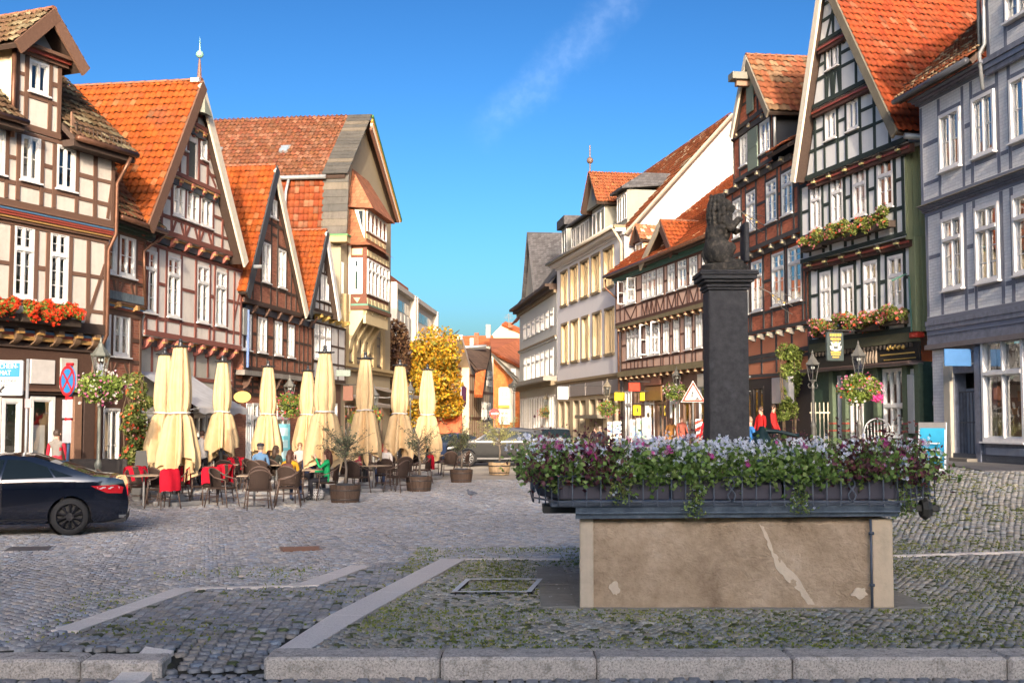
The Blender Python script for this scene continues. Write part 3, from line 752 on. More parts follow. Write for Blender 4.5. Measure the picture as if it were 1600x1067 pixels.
for r in W2+W3:window(h,*r,o2,rows=(1,1),transom=0,curtain=random.choice((0,3)))
zc=W3[0][2]-.25;q=clipu(ol,zc);beam(h,(q[0],zc),(q[1],zc),.15,o2,T,.05)
corbels(h,0,L,z2b,o1,o2,6,wood((.12,.07,.05)),None,.32,.14);corbels(h,0,L,z1b-.15,0,o1,5,wood((.12,.07,.05)),None,.5,.14)
m=MB();m.box(0,L,-o1-.1,-.0,z2b-.26,z2b-.03);m.build('jetty_board',paint((.03,.045,.07),.5),h.root)
m=MB();m.box(0,L,-o1-.06,-.0,z1b-.16,z1b+.02);m.build('carved_frieze',plaster((.28,.26,.23),.6,bs=50),h.root)
gable_roof(h,eL,(uap,zap),eR,-o2-.2,9,TILE,sides=('L',),barge={'L':paint((.05,.055,.06),.6),'R':CREAM},base=(.30,.066,.013),moss=((.30,.11,.04),.03),bw=.36)
wall(h,rect_outline(-.1,L,h.zg,z1b),[(h.u(384,680),h.u(392,680),0,h.z(388,630)),(h.u(394,680),h.u(409,680),.5,h.z(400,630)),(h.u(432,680),h.u(452,680),.3,h.z(440,632))],0,BRICKD,6)
frame(h,rect_outline(-.1,L,h.z(420,622),z1b),[],0,T,bw=.15,post_gap=.9)
for a,b,zz in((384,392,0),(394,409,.5),(432,452,.3)):window(h,h.u(a,680),h.u(b,680),zz,h.z((a+b)/2,630),0,rows=(1,2),transom=.25,curtain=1)
m=MB();m.tube([(.12,-o1-.12,z1b+.1),(.12,-o1-.12,z1t-.1)],.05,8);m.build('painted_pole',paint((.12,.2,.42),.5),h.root)
m=MB();m.box(-.35,.05,-o2+.1,-.0,z2b-.15-1.0,z2b-.2);m.build('vent_box',paint((.3,.32,.3),.6),h.root)
# small white gable
h=House('timbered_house','small white gable house with dark timbers squeezed beside the beige oriel house','house',478,52.4,532,57.6)
L=h.L;o1,o2=.2,.5;WP=plaster((.62,.62,.60));T=DARKW
z1b=h.z(500,596,o1);z1t=h.z(500,503,o1);z2b=h.z(500,489,o2);eL,(uap,zap),eR=anc(h,o2+.3,(483,492),(511,361),(532,497))
W1=wins(h,o1,(500,506,562),[(489,498),(499,507),(508,516)]);W2=wins(h,o2,(506,430,470),[(500,506),(507,513)])
ol=rect_outline(0,L,z1b,z1t);wall(h,ol,W1,o1,WP,9);frame(h,ol,W1,o1,T,bw=.13,post_gap=1.4)
for r in W1:window(h,*r,o1,rows=(1,1),transom=.35,curtain=3)
ol=[(eL[0]+.25,z2b),(eR[0]-.25,z2b),(uap,zap-.3)];wall(h,ol,W2,o2,WP,.5);frame(h,ol,W2,o2,T,bw=.13,post_gap=.6)
for r in W2:window(h,*r,o2,rows=(1,1),transom=0,curtain=3)
corbels(h,0,L,z2b,o1,o2,5,paint((.3,.2,.05),.5),GOLD,.28,.16)
gable_roof(h,eL,(uap,zap),eR,-o2-.3,8,TILE,sides=('L',),barge={'L':paint((.05,.055,.06),.6),'R':WHITE},base=(.29,.066,.014),bw=.3)
wall(h,rect_outline(-.1,L,h.zg,z1b),[(h.u(485,680),h.u(505,680),.1,h.z(500,630)),(h.u(512,680),h.u(526,680),.1,h.z(520,630))],0,wood((.14,.08,.06)),6)
for a,b in((485,505),(512,526)):window(h,h.u(a,680),h.u(b,680),.1,h.z((a+b)/2,630),0,rows=(0,0),transom=.2,curtain=0,bars=False)
pipe(h,[(-.15,-o2,z2b-.2),(-.1,-.3,z1t-.3),(-.1,-.3,0)],.05,COPPER)
# big beige house with the oriel
h=House('oriel_house','tall beige house with brown two-pitch roof and a timbered oriel on its front','house',530,57.6,609,68)
L=h.L;BE=plaster((.40,.31,.17),.15,.2);T=wood((.17,.07,.045));CR=plaster((.60,.50,.30),.1,.1)
ze=h.z(525,365);uap=h.u(568,190);zap=h.z(568,182);uk=h.u(534,270)-.3;zk=h.z(527,272)
ub=L;zr=h.z(600,330)
ol=[(0,h.zg),(L,h.zg),(L,zr),(uap,zap-.5),(uk+.35,zk),(0,ze)]
side=[(h.u(538,640),h.u(552,640),.2,2.9),(h.u(560,640),h.u(575,640),.2,2.9),(h.u(583,640),h.u(597,640),.2,2.9)]
wall(h,ol,side,0,plaster((.34,.29,.2),.12,.2),12)
for r in side:window(h,*r,0,rows=(0,0),transom=.25,curtain=0,bars=False,sill=False,fmat=paint((.12,.08,.05),.5),name='shop_window')
for(x0,x1)in((536,541),(549,554),(564,569),(580,585),(594,598)):
 m=MB();m.bbox(h.u(x0,545),h.u(x1,545),-.14,.02,h.z(565,572),h.z(565,500)+1,.02);m.build('pilaster',BE,h.root)
for(x0,x1)in((541,549),(554,564),(569,580),(585,594)):
 window(h,h.u(x0,540)+.05,h.u(x1,540)-.05,h.z(565,568),h.z(565,520),0,cols=1,transom=.3,rows=(0,1),curtain=0,fmat=paint((.12,.10,.08),.5))
moulding(h,-.1,L+.1,h.z(565,582),h.z(565,572),0,[(BE,.15),(BE,.28)],'stone_ledge')
m=MB();m.box(h.u(532,480),h.u(536,480),-.02,.02,h.z(535,500),h.z(535,410));m.build('stair_window',GLASS,h.root)
ov=.5;yb=13;ridge=(uap,zap)
lo=slope(h,[(-.55,yb,ze),(-.55,-.3,ze),(uk,-.3,zk),(uk,yb,zk)],DARKW)
v=Vector((uk+.55,0,zk-ze));pantiles(lo,(-.55,yb,ze),(0,-1,0),v,yb-.75,v.length,TILE,base=(.23,.055,.02),moss=((.26,.11,.06),.2),tw=.24,tl=.34,amp=.06)
up=slope(h,[(uk-.25,yb,zk-.05),(uk-.25,-.3,zk-.05),(uap,-.3,zap),(uap,yb,zap)],DARKW)
v=Vector((uap-uk+.25,0,zap-zk+.05));pantiles(up,(uk-.25,yb,zk-.05),(0,-1,0),v,yb-.75,v.length,TILE,base=(.14,.053,.028),moss=((.17,.08,.05),.35),tw=.24,tl=.34,amp=.06)
rs=slope(h,[(L+.5,-.3,zr-.2),(L+.5,yb,zr-.2),(uap,yb,zap),(uap,-.3,zap)],DARKW)
for(a,b)in(((-.57,ze),(uk,zk)),((uk-.27,zk),(uap,zap))):
 va,vb=Vector((a[0],0,a[1]+.03)),Vector((b[0],0,b[1]+.03));dv=vb-va;nn_=int(dv.length/.34)
 nd=Vector((-dv.z,0,dv.x)).normalized()
 for k in range(nn_):
  p=va+dv*k/nn_;q=va+dv*(k+1.12)/nn_;m=MB();c=[Vector((p.x,-.45,p.z))+nd*.09,Vector((p.x,.8,p.z))+nd*.09,Vector((q.x,.8,q.z))+nd*.06,Vector((q.x,-.45,q.z))+nd*.06]
  m.add(c+[x-nd*.05 for x in c],[(3,2,1,0),(4,5,6,7),(0,1,5,4),(2,3,7,6),(3,0,4,7)]);m.build('verge_slate',SLATEV,h.root)if False else m.build('verge_slate',plaster(((.09,.088,.08),(.12,.11,.095),(.075,.075,.07),(.14,.125,.10))[int(random.random()**1.3*4)],.5),h.root)
m=MB();m.tube([(uk-.35,yb,zk-.08),(uk-.35,.6,zk-.08)],.11,8);m.tube([(uk-.35,2.4,zk-.1),(uk-.5,2.5,zk-.8),(-.65,2.6,ze+.1)],.07,8);m.build('gutter',ZINC,h.root,True)
for yy in(3.3,6.8,10.2):
 pv=Vector((uk-.25,0,zk-.05)).lerp(Vector((uap,0,zap)),.42);m=MB();m.cbox(0,0,0,.62,.5,.12,0);m.cbox(.0,0,.07,.5,.38,.02,1)
 M=Matrix.Translation((pv.x,yy,pv.z+.12))@Matrix.Rotation(-math.atan2(zap-zk,uap-uk),4,'Y');q=MB();q.add(m.v,m.f,0,M);q.m=m.m;q.build('skylight',[ZINC,paint((.2,.25,.3),.2)],h.root)
for i,(c,o_)in enumerate(((paint((.06,.16,.05),.6),.0),(paint((.55,.25,.05),.6),.18),(CREAM,.34),(wood((.2,.1,.07)),.52))):
 a=Vector((L+.5-o_*.9,0,zr-.2-o_*.2));b=Vector((uap-o_*.1,0,zap-o_*1.3));d=b-a;m=MB();q=MB();m.box(0,d.length,-.1+.02*i,.02+.02*i,-.09,.09)
 q.add(m.v,m.f,0,Matrix.Translation((a.x,-.42,a.z))@Matrix.Rotation(-math.atan2(d.z,d.x),4,'Y'));q.build('verge_board',c,h.root)
m=MB();m.box(-.6,.05,-.45,.4,ze-.35,ze-.05,0);m.box(-.65,.05,-.5,.4,ze-.05,ze+.02,1);m.build('eave_return',[BE,paint((.1,.25,.1),.6)],h.root)
orl=link('oriel',None,h.root)
oo=.95;ua_,ub_=h.u(573,420,oo),h.u(607,440,oo);zb=h.z(573,481,oo);zt=h.z(573,382,oo);z2=h.z(573,374,oo);z2t=h.z(573,322,oo)
m=MB();m.box(ua_,ub_,-oo,0,zb,zt);m.build('oriel_body',T,orl)
u2a,u2b=ua_+.25,ub_-.1
m=MB();m.box(u2a,u2b,-oo+.12,0,zt,z2t);m.build('oriel_body',plaster((.36,.15,.08)),orl)
zwb,zwt=h.z(590,477-2,oo),h.z(590,412,oo);n=6;wdt=(ub_-ua_-.1)/n
for i in range(n):window(h,ua_+.06+i*wdt,ua_+.06+(i+1)*wdt-.04,h.z(573,459,oo),h.z(573,404,oo),oo+.02,cols=1,transom=.3,rows=(0,1),curtain=3,sill=False,parent=orl,proud=.06)
n=5;wdt=(u2b-u2a-.1)/n
for i in range(n):window(h,u2a+.05+i*wdt,u2a+(i+1)*wdt,h.z(573,359,oo),h.z(573,325,oo),oo-.10,cols=1,transom=0,rows=(1,1),curtain=2,sill=False,parent=orl,proud=.05)
def plates_row(za,zc,off,ua,ub,n,tri=True):
 for i in range(n):
  a=ua+(ub-ua)*i/n+.05;b=ua+(ub-ua)*(i+1)/n-.05;m=MB();m.prism([(a+.1,za),(b-.1,za),(b,zc),(a,zc)]if tri else[(a,za),(b,za),(b,zc),(a,zc)],-off-.03,-off);m.build('infill_panel',CR,orl)
plates_row(h.z(573,476,oo),h.z(573,465,oo),oo,ua_,ub_,6);plates_row(h.z(573,399,oo),h.z(573,390,oo),oo,ua_,ub_,7,False);plates_row(h.z(573,372,oo)+.05,h.z(573,363,oo),oo-.12,u2a,u2b,5)
def sidebox(y0,y1,za,zc,mt,t=.03,u=ua_,name='infill_panel'):
 m=MB();m.box(u-t,u,y0,y1,za,zc);m.build(name,mt,orl)
SZ=lambda y:h.z(573,y,oo)
sidebox(-oo+.2,-.18,SZ(459),SZ(403),WHITE,.05,name='window_frame');sidebox(-oo+.45,-.4,SZ(452),SZ(424),paint((.03,.06,.05),.1),.06,name='pane');sidebox(-oo+.45,-.4,SZ(416),SZ(408),paint((.03,.05,.06),.1),.06,name='pane')
sidebox(-oo+.22,-.2,SZ(398),SZ(388),CR);m=MB();m.add([(ua_-.03,-oo+.3,SZ(465)),(ua_-.03,-.3,SZ(465)),(ua_-.03,-.5,SZ(473))],[(0,1,2)]);m.build('infill_panel',CR,orl)
m=MB();m.add([(u2a-.02,-oo+.18,z2t-.08),(u2a-.02,-.25,z2t-.08),(u2a-.02,-oo+.18,zt+.25)],[(0,1,2)]);m.build('window_frame',WHITE,orl)
m=MB();m.add([(u2a-.03,-oo+.27,z2t-.17),(u2a-.03,-.45,z2t-.17),(u2a-.03,-oo+.27,zt+.7)],[(0,1,2)]);m.build('pane',paint((.03,.04,.05),.1),orl)
ap=(0.1+(u2a+u2b)/2-.6,.3,h.z(563,268))
e=.3;pts=[(u2a-e-.05,.2,z2t),(u2a-e-.05,-oo-e,z2t-.1),(u2b+e,-oo-e,z2t-.1),(u2b+e,.2,z2t)]
m=MB();m.add(pts+[(u2a+.5,.1,ap[2]),(u2b-.6,.1,ap[2])],[(0,1,4),(1,2,5,4),(2,3,5),(3,2,1,0)]);m.build('oriel_roof',brickm((.32,.13,.07),(.12,.07,.04),.2,.18,.6),orl)
m=MB();m.add([(ua_-.3,.1,zt-.05),(ua_-.3,-oo-.25,zt-.05),(u2a,-oo+.1,zt+.22),(u2a,.0,zt+2.3),(ub_+.3,-oo-.25,zt-.05),(u2b,-oo+.1,zt+.22)],[(0,1,2,3),(1,4,5,2),(0,3,2,1)]);m.build('oriel_roof',brickm((.30,.12,.06),(.12,.07,.04),.2,.18,.6),orl)
m=MB();m.box(ua_-.12,ub_+.12,-oo-.14,0,zb-.08,zb+.1,0);m.box(ua_-.06,ub_+.06,-oo-.08,0,zb+.1,zb+.2,1);m.build('oriel_sill',[wood((.16,.08,.05)),paint((.1,.25,.18),.6)],orl)
prof=[(0,h.z(545,545)-.2),(-.12,h.z(545,545)),(-.2,h.z(545,540)+.3),(-.5,h.z(545,530)+.55),(-.8,h.z(545,515)+.6),(-oo,h.z(560,495)),(-oo,zb-.08),(0,zb-.08)]
nb=4
for i in range(nb):
 a=ua_+(ub_-ua_)*i/(nb-1)*.86;m=MB();wv=.34
 if i==0:wv=.5
 n=len(prof);vs=[(a,y,z)for y,z in prof]+[(a+wv,y,z)for y,z in prof]
 m.add(vs,[tuple(range(n))[::-1],tuple(range(n,2*n))]+[(k,(k+1)%n,(k+1)%n+n,k+n)for k in range(n)]);m.build('bracket',CR if i else CR,orl)
m=MB();m.box(ua_,ub_,-oo+.02,-oo+.16,zb-.75,zb-.08);m.build('bracket_arch',CR,orl)
pipe(h,[(ua_-.1,-.12,zt),(ua_-.1,-.12,zb-.2)],.07,CREAM)
def awning(h,u0,u1,ztop,zbot,out,mat,valance=.18,label=None,off=0,group='awnings over the cafe shops'):
 """sloping canvas on arms, a thing fixed to the house"""
 t=thing('awning',label,'awning',h.world((u0+u1)/2,0,off),h.rz,group);w=(u1-u0)/2;m=MB();n=10
 vs=[];fs=[]
 for i in range(n+1):
  x=-w+2*w*i/n
  for j in range(5):s=j/4;vs.append((x,-.05-out*s,ztop+(zbot-ztop)*s-.05*math.sin(math.pi*s)))
  vs.append((x,-.05-out,zbot-valance*(1 if i%2 else .75)))
 for i in range(n):
  for j in range(5):fs.append((i*6+j,i*6+j+1,(i+1)*6+j+1,(i+1)*6+j))
 m.add(vs,fs);m.build('canvas',mat,t)
 m=MB();m.tube([(-w,-out,zbot),(w,-out,zbot)],.03,6);m.tube([(-w,0,ztop),(w,0,ztop)],.06,6)
 for x in(-w*.9,w*.9):m.tube([(x,-out,zbot),(x,-out*.5,zbot-.15),(x,0,zbot-.1)],.02,6)
 m.build('arm',paint((.5,.5,.5),.4,metal=.5),t);return t
GREYF=fabric((.42,.43,.45));TAUPE=fabric((.34,.29,.24))
awning(H_L3,H_L3 .u(216,590),H_L3 .u(300,600),H_L3 .z(250,585),H_L3 .z(250,600)-.75,1.9,fabric((.50,.52,.55)),label='light grey shop awning low under the red gabled house')
awning(h,h.u(536,650),h.u(560,650),h.z(548,618),h.z(548,632),1.6,TAUPE,label='grey awning at the near end of the beige oriel house')
awning(h,h.u(575,640),h.u(606,640),h.z(590,606),h.z(590,618),1.8,TAUPE,label='taupe awning at the far end of the beige oriel house')
H_L6=h
# concrete office block
h=House('office_block','pale concrete office block with square panels behind the yellow tree','building',609,88,676,112)
L=h.L;CON=plaster((.50,.47,.41),.12,.1);zt=h.z(620,449);t=MB()
zt2=h.z(609,447)
wall(h,rect_outline(0,L,-.3,zt2),[],0,CON,14,interior=False)
mid=h.u(641,500)
zl=[zt2-.5,zt2-1.5]+[zt2-1.5-2.0*k for k in range(1,5)]
for(a,b,n)in((0,mid-.5,5),(mid+1.2,L-.5,5)):
 for i in range(n):
  x0=a+(b-a)*i/n+.12;x1=a+(b-a)*(i+1)/n-.12
  m=MB();m.box(x0,x1,-.02,.0,zl[1]+.1,zl[0]-.08);m.build('window',paint((.05,.06,.075),.1),h.root)
  for k in range(1,5):m=MB();m.bbox(x0,x1,-.18,.0,zl[k+1]+.1,zl[k]-.1,.03);m.build('facade_panel',plaster((.60,.58,.52),.1,.1),h.root)
for uu in(-.1,mid-.3,mid+.9,L-.3):m=MB();m.bbox(uu,uu+.4,-.5,.0,-.2,zt2+.3,.04);m.build('column',CON,h.root)
m=MB();m.box(0,L,-.4,14,zt2-.02,zt2+.35);m.build('parapet',CON,h.root);m=MB();m.box(-.3,L*.5,.5,13,zt2+.35,zt2+1.2);m.build('roof',plaster((.35,.12,.06)),h.root)
# RIGHT ROW
# blue-grey house at the right edge
h=House('timbered_house','blue-grey painted brick and timber house at the right edge with a big shop window','house',1459,33.4,1790,24.6)
L=h.L;T=paint((.18,.195,.24),.6,.25);WB=brickm((.80,.80,.79),(.62,.62,.63),.26,.085,1.0,.06)
o1,o2,o3=.12,.22,.3
z1b=h.z(1530,492,o1);z1t=h.z(1530,303,o1);z2b=h.z(1465,317,o2);z2t=h.z(1462,150,o2)
PW=paint((.78,.77,.75),.45)
W1=wins(h,o1,(1543,320,441),[(1474,1506),(1526,1563),(1585,1630),(1655,1705)])
W2=wins(h,o2,(1538,147,243),[(1470,1502),(1521,1556),(1580,1624),(1650,1700)])
for ol,W,of in((rect_outline(0,L,z1b,z1t),W1,o1),(rect_outline(0,L,z2b,z2t),W2,o2)):
 wall(h,ol,W,of,WB,9);frame(h,ol,W,of,T,bw=.17,post_gap=1.1,d=.012)
 for r in W:window(h,*r,of,rows=(0,2)if of==o1 else(1,2),transom=.3 if of==o1 else 0,fmat=PW,curtain=random.choice((0,1)),fw=.09,proud=.07)
moulding(h,-.05,L,z1t-.02,z2b+.05,o1,[(T,.04),(T,.08),(T,.05),(paint((.17,.20,.27),.5),.10),(T,.13),(paint((.17,.20,.27),.5),.17),(plaster((.3,.28,.24),.5),.24)])
zf=h.z(1530,538,0)
moulding(h,-.05,L,zf,z1b+.05,0,[(paint((.17,.15,.15),.5),.2),(T,.12),(T,.10),(paint((.16,.19,.26),.5),.12),(T,.15),(T,.17)],'shop_cornice')
du=(h.u(1492,680),h.u(1527,680));wu=(h.u(1538,620),h.u(1604,620));w2u=(wu[1]+.35,wu[1]+3.2);zb=gz(11.6,32)
dz=(zb+.12,h.z(1510,582));wz=(h.z(1560,690),h.z(1560,527))
ol=rect_outline(0,L,zb-.6,zf);holes=[(du[0],du[1],*dz),(wu[0],wu[1],*wz),(w2u[0],w2u[1],*wz)]
wall(h,ol,holes,0,T,8,reveal=.35)
m=MB();m.box(.06,du[0]-.42,-.03,0,zb+.1,zf-.02);m.build('brick_panel',WB,h.root)
for k in range(4):beam(h,(.0,zb+.5+k*1.05),(du[0]-.4,zb+.5+k*1.05),.13,0,T,.05)
m=MB();m.bbox(du[0]-.40,du[0]-.03,-.09,.05,zb-.1,dz[1]+.35,.02);m.build('stone_jamb',plaster((.50,.46,.38)),h.root)
m=MB();m.bbox(du[1]+.02,wu[0]-.1,-.07,.02,zb-.1,zf-.05,.02);m.build('pilaster',T,h.root)
for(a,b)in(wu,w2u):window(h,a,b,*wz,0,cols=2,transom=.34,rows=(0,0),fmat=PW,curtain=0,fw=.1,bars=False,proud=.08,name='shop_window')
m=MB();m.bbox(wu[0]+.1,wu[1]-.1,-.05,.0,wz[0]-.5,wz[0]-.15,.01);m.build('plinth_panel',plaster((.34,.36,.40)),h.root)
m=MB();m.box(-.02,L,-.05,.02,zb-.6,zb+.22);m.build('plinth',paint((.09,.10,.12),.7),h.root)
m=MB();m.box(du[0]-.1,du[1]+.1,-.35,.2,zb-.3,zb+.1);m.build('door_step',plaster((.22,.2,.17)),h.root)
gt=MB();ga,gb=du[0]+.08,du[1]-.06
for k in range(7):u=ga+(gb-ga)*k/6;gt.tube([(u,.12,dz[0]+.05),(u,.12,dz[1]-.5)],.012,5)
for zz in(dz[0]+.08,dz[0]+.9,dz[0]+1.7,dz[1]-.5):gt.tube([(ga,.12,zz),(gb,.12,zz)],.016,5)
gt.build('door_grille',paint((.05,.06,.08),.5),h.root)
m=MB();m.box(ga,ga+(gb-ga)*.45,.3,.34,dz[0],dz[1]-.4);m.box(ga+(gb-ga)*.5,gb,.3,.34,dz[0],dz[1]-.4);m.build('door_leaf',plaster((.28,.31,.36)),h.root)
goods(h,wu[0]+.2,wu[1]-.2,wz[0]+.1,wz[0]+1.4,0,12,[(.35,.16,.05),(.05,.04,.03),(.35,.3,.2)])
e0,e1=-.35,h.u(1546,96,o2);ez=z2t+.12
moulding(h,-.1,e1+.05,z2t-.03,ez,o2,[(T,.08),(paint((.2,.19,.25),.5),.18),(T,.30)])
r=slope(h,[(e0,-o2-.5,ez+.04),(e1-.05,-o2-.5,ez+.04),(e1-.05,4.2,ez+4.6),(e0,4.2,ez+4.6)],DARKW)
pantiles(r,(e0,-o2-.5,ez+.04),(1,0,0),(0,4.92,4.56),e1-e0,6.6,TILE,base=(.22,.07,.03),moss=((.42,.30,.18),.3))
m=MB();m.tube([(e0,-o2-.58,ez+.02),(e1-.05,-o2-.58,ez+.02)],.08,8);m.build('gutter',paint((.06,.065,.08),.4),h.root,True)
m=MB()
for k in range(12):u=e0+.1+k*(e1-e0-.2)/11;m.tube([(u,-o2-.3,ez+.2),(u,-o2-.3,ez+.52)],.012,4)
m.tube([(e0,-o2-.3,ez+.5),(e1,-o2-.3,ez+.5)],.014,4);m.tube([(e0,-o2-.3,ez+.38),(e1,-o2-.3,ez+.38)],.014,4);m.build('snow_guard',DARKW,h.root)
zt3=z2t+3.4;W3=wins(h,o3,(1590,-14,28),[(1573,1612),(1640,1685)])
ol=rect_outline(e1+.02,L,z2t+.02,zt3);wall(h,ol,W3,o3,WB,6);frame(h,ol,W3,o3,T,bw=.17,d=.012)
for r in W3:window(h,*r,o3,rows=(1,2),transom=0,fmat=PW,curtain=1,proud=.07)
moulding(h,e1,L,z2t-.25,z2t+.16,o3,[(T,.05),(paint((.18,.21,.28),.5),.09),(T,.13)])
r=slope(h,[(e1-.5,-o3-.7,zt3-.3),(L+.5,-o3-.7,zt3-.3),(L+.5,5,zt3+4),(e1-.5,5,zt3+4)],DARKW)
pipe(h,[(e1-.5,-o3-.6,zt3-.35),(e1-.25,-o3-.3,zt3-.8),(e1-.12,-o3-.1,zt3-1.2),(e1-.12,-o3-.1,ez+.3)],.055,paint((.10,.12,.14),.4))
pipe(h,[(e1+.1,-o3-.1,zt3-.1),(e1+.1,-o3-.1,ez+.4),(e1-.05,-o3-.16,ez+.2),(e1,-o3-.12,z2t-.6)],.05,ZINC)
H_R2=h
sg=thing('shop_sign','plain blue projecting sign above the gated doorway of the blue-grey house','sign',h.world(h.u(1524,560),h.z(1500,560),0),h.rz)
m=MB();m.bbox(-.02,.02,-.85,-.12,-.24,.2,.01);m.build('board',paint((.05,.16,.36),.5),sg);m=MB();m.tube([(0,0,.14),(0,-.14,.14)],.02,5);m.tube([(0,0,-.17),(0,-.14,-.17)],.02,5);m.build('bracket',paint((.1,.12,.15),.5),sg)
# green and white gable house
h=House('timbered_house','tall dark green and white timbered gable house with two rows of flower boxes','house',1271,41,1441,34.9)
L=h.L;T=wood((.035,.05,.045),.3);WP=plaster((.74,.75,.74),.12,.2);GR=wood((.30,.32,.17),.3,s=(8,8,.6))
o0,o1,o2,o3,o4,o5=0,.08,.34,.56,.68,.78
z1b=h.z(1350,528,o1);z1t=h.z(1431,366,o1)-.05;z2b=h.z(1431,366,o2);z2t=h.z(1407,226,o2)-.05;z3b=h.z(1407,226,o3);z4b=h.z(1355,130,o4);z5b=h.z(1312,54,o5)
ro=o5+.18;eL,(uap,zap),eR=anc(h,ro,(1237,284),(1284,-45),(1401,207))
W1=wins(h,o1,(1363,407,489),[(1282,1299),(1315,1335),(1350,1372),(1388,1412)])
W2=wins(h,o2,(1344,257,338),[(1267,1284),(1299,1318),(1333,1354),(1371,1396)])
W3=wins(h,o3,(1333,156,203),[(1290,1307),(1324,1342)]);W4=wins(h,o4,(1306,70,104),[(1292,1299.5),(1302,1311)])
Rm=h.u(1414,300,o2)
def gl(z,s):
 e=eL if s==0 else eR;t=(z-e[1])/(zap-e[1]);return e[0]+(uap-e[0])*t+(.25 if s==0 else-.25)
for(ol,W,of,fn,pg)in((rect_outline(0,L,z1b,z1t),W1,o1,0,.9),(rect_outline(-.05,Rm,z2b,z2t),W2,o2,0,.9)):
 wall(h,ol,W,of,WP,8,sidemat=GR);frame(h,ol,W,of,T,bw=.15,fan=fn,post_gap=pg)
 for r in W:window(h,*r,of,rows=(0,1),transom=.38,fmat=PW,curtain=random.choice((1,0,3)),fw=.09)
for(za,zb_,W,of,fn)in((z3b,z4b,W3,o3,0),(z4b,z5b,W4,o4,1)):
 ol=[(gl(za,0),za),(gl(za,1),za),(gl(zb_,1),zb_),(gl(zb_,0),zb_)];wall(h,ol,W,of,WP,.6);frame(h,ol,W,of,T,bw=.14,fan=fn,post_gap=.75)
 for r in W:window(h,*r,of,rows=(0,1),transom=0,fmat=PW,curtain=0,cols=2 if r[1]-r[0]>.5 else 1)
ol=[(gl(z5b,0),z5b),(gl(z5b,1),z5b),(uap,zap-.4)];wall(h,ol,[],o5,WP,.6,interior=False);frame(h,ol,[],o5,T,bw=.15,braces=(((uap-.1,z5b+.1),(uap+.35,z5b+.9)),))
CT=wood((.06,.05,.04))
for(zz,a,b,n,ua_,ub_)in((z2b,o1,o2,6,-.05,Rm),(z3b,o2,o3,6,gl(z3b,0),gl(z3b,1)),(z4b,o3,o4,4,gl(z4b,0),gl(z4b,1)),(z5b,o4,o5,2,gl(z5b,0),gl(z5b,1))):
 corbels(h,ua_,ub_,zz,a,b,n,CT,paint((.55,.48,.2),.5),.3,.15)
 m=MB();m.box(ua_,ub_,-a-.16,-a+.02,zz-.27,zz-.02);m.box(ua_,ub_,-a-.2,-a-.16,zz-.16,zz-.1,1);m.build('jetty_board',[wood((.09,.045,.035)),REDB],h.root)
gable_roof(h,eL,(uap,zap),eR,-o5-.18,9,TILE,sides=('R',),barge={'L':CREAM,'R':plaster((.17,.155,.12),.4)},base=(.26,.052,.018),single=300,moss=((.30,.10,.05),.06),bw=.25,tw=.20,tl=.305)
q0=Vector((eR[0],0,eR[1]));m=MB()
r=slope(h,[(eR[0]-.0,-.2,eR[1]),(eR[0],8.5,eR[1]),(eR[0]+.15,8.5,eR[1]-.3),(eR[0]+.15,-.2,eR[1]-.3)],DARKW)
m=MB();m.tube([(eR[0]+.12,-o5,eR[1]-.12),(eR[0]+.12,8.5,eR[1]-.12)],.09,8);m.build('gutter',ZINC,h.root,True)
for k in range(11):
 y=-o2+.05+k*.19;m=MB();m.bbox(Rm,Rm+.035,y,y+.178,z2b+.02,z2t-.05,.008);m.build('cladding_board',GR,h.root)
 if k>1:m=MB();m.bbox(L,L+.035,y,y+.178,z1b+.02,z1t-.02,.008);m.build('cladding_board',GR,h.root)
m=MB();m.box(Rm-.02,Rm+.08,-o2,2,z2b-.08,z2b+.03);m.build('drip_board',GR,h.root)
GP=wood((.10,.12,.07));m=MB();m.bbox(L-.3,L+.02,-o1-.06,-o1+.1,z1b+.0,z1t,.02);m.build('corner_post',GR,h.root)
m=MB();m.bbox(L-.32,L+.06,-o1-.09,.1,z1b-.18,z1b-.02,.02);m.build('post_band',paint((.5,.04,.02),.5),h.root)
zb=gz(10.8,38);zc=h.z(1360,571,0);ze2=z1b
m=MB();m.box(-.05,L,-o1-.02,.0,ze2-.28,ze2+.02);m.build('sill_beam',wood((.10,.10,.06)),h.root)
m=MB();m.box(0,L,-.06,.02,zc,ze2-.28);m.build('sign_board',wood((.03,.028,.024)),h.root)
for k in range(26):
 u=.15+k*(L-.3)/26;m=MB();m.bbox(u,u+.1,-.14,-.06,ze2-.44,ze2-.3,.02);m.build('dentil',CT,h.root)
OPG=paint((.50,.33,.08),.4)
for k in range(7):uu=L*.50+k*.16;m=MB();m.tube([(uu,-.10,zc+.06),(uu,-.11,zc+.22),(uu+.03,-.10,zc+.46)],[.035,.045,.02],6);m.build('carved_baluster',paint((.34,.27,.20),.5),h.root)
m=MB();uu=h.u(1405,550);m.box(uu-.9,uu+.9,-.08,-.06,(zc+ze2)/2-.18,(zc+ze2)/2-.14,0);m.box(uu-.7,uu+.95,-.09,-.06,(zc+ze2)/2-.33,(zc+ze2)/2-.30,0)
for k in range(7):m.ball((uu-.4+k*.13,-.1,(zc+ze2)/2+.02+.04*(k%2)),.07,0,None,1)
m.build('gilt_ornament',OPG,h.root)
moulding(h,-.1,L+.05,zc-.09,zc+.02,0,[(paint((.22,.17,.15),.5),.42),(paint((.12,.08,.07),.5),.46)],'canopy_ledge')
DG=paint((.05,.09,.06),.5,.2);wsp=[(1311,1322),(1330,1352),(1380,1418)]
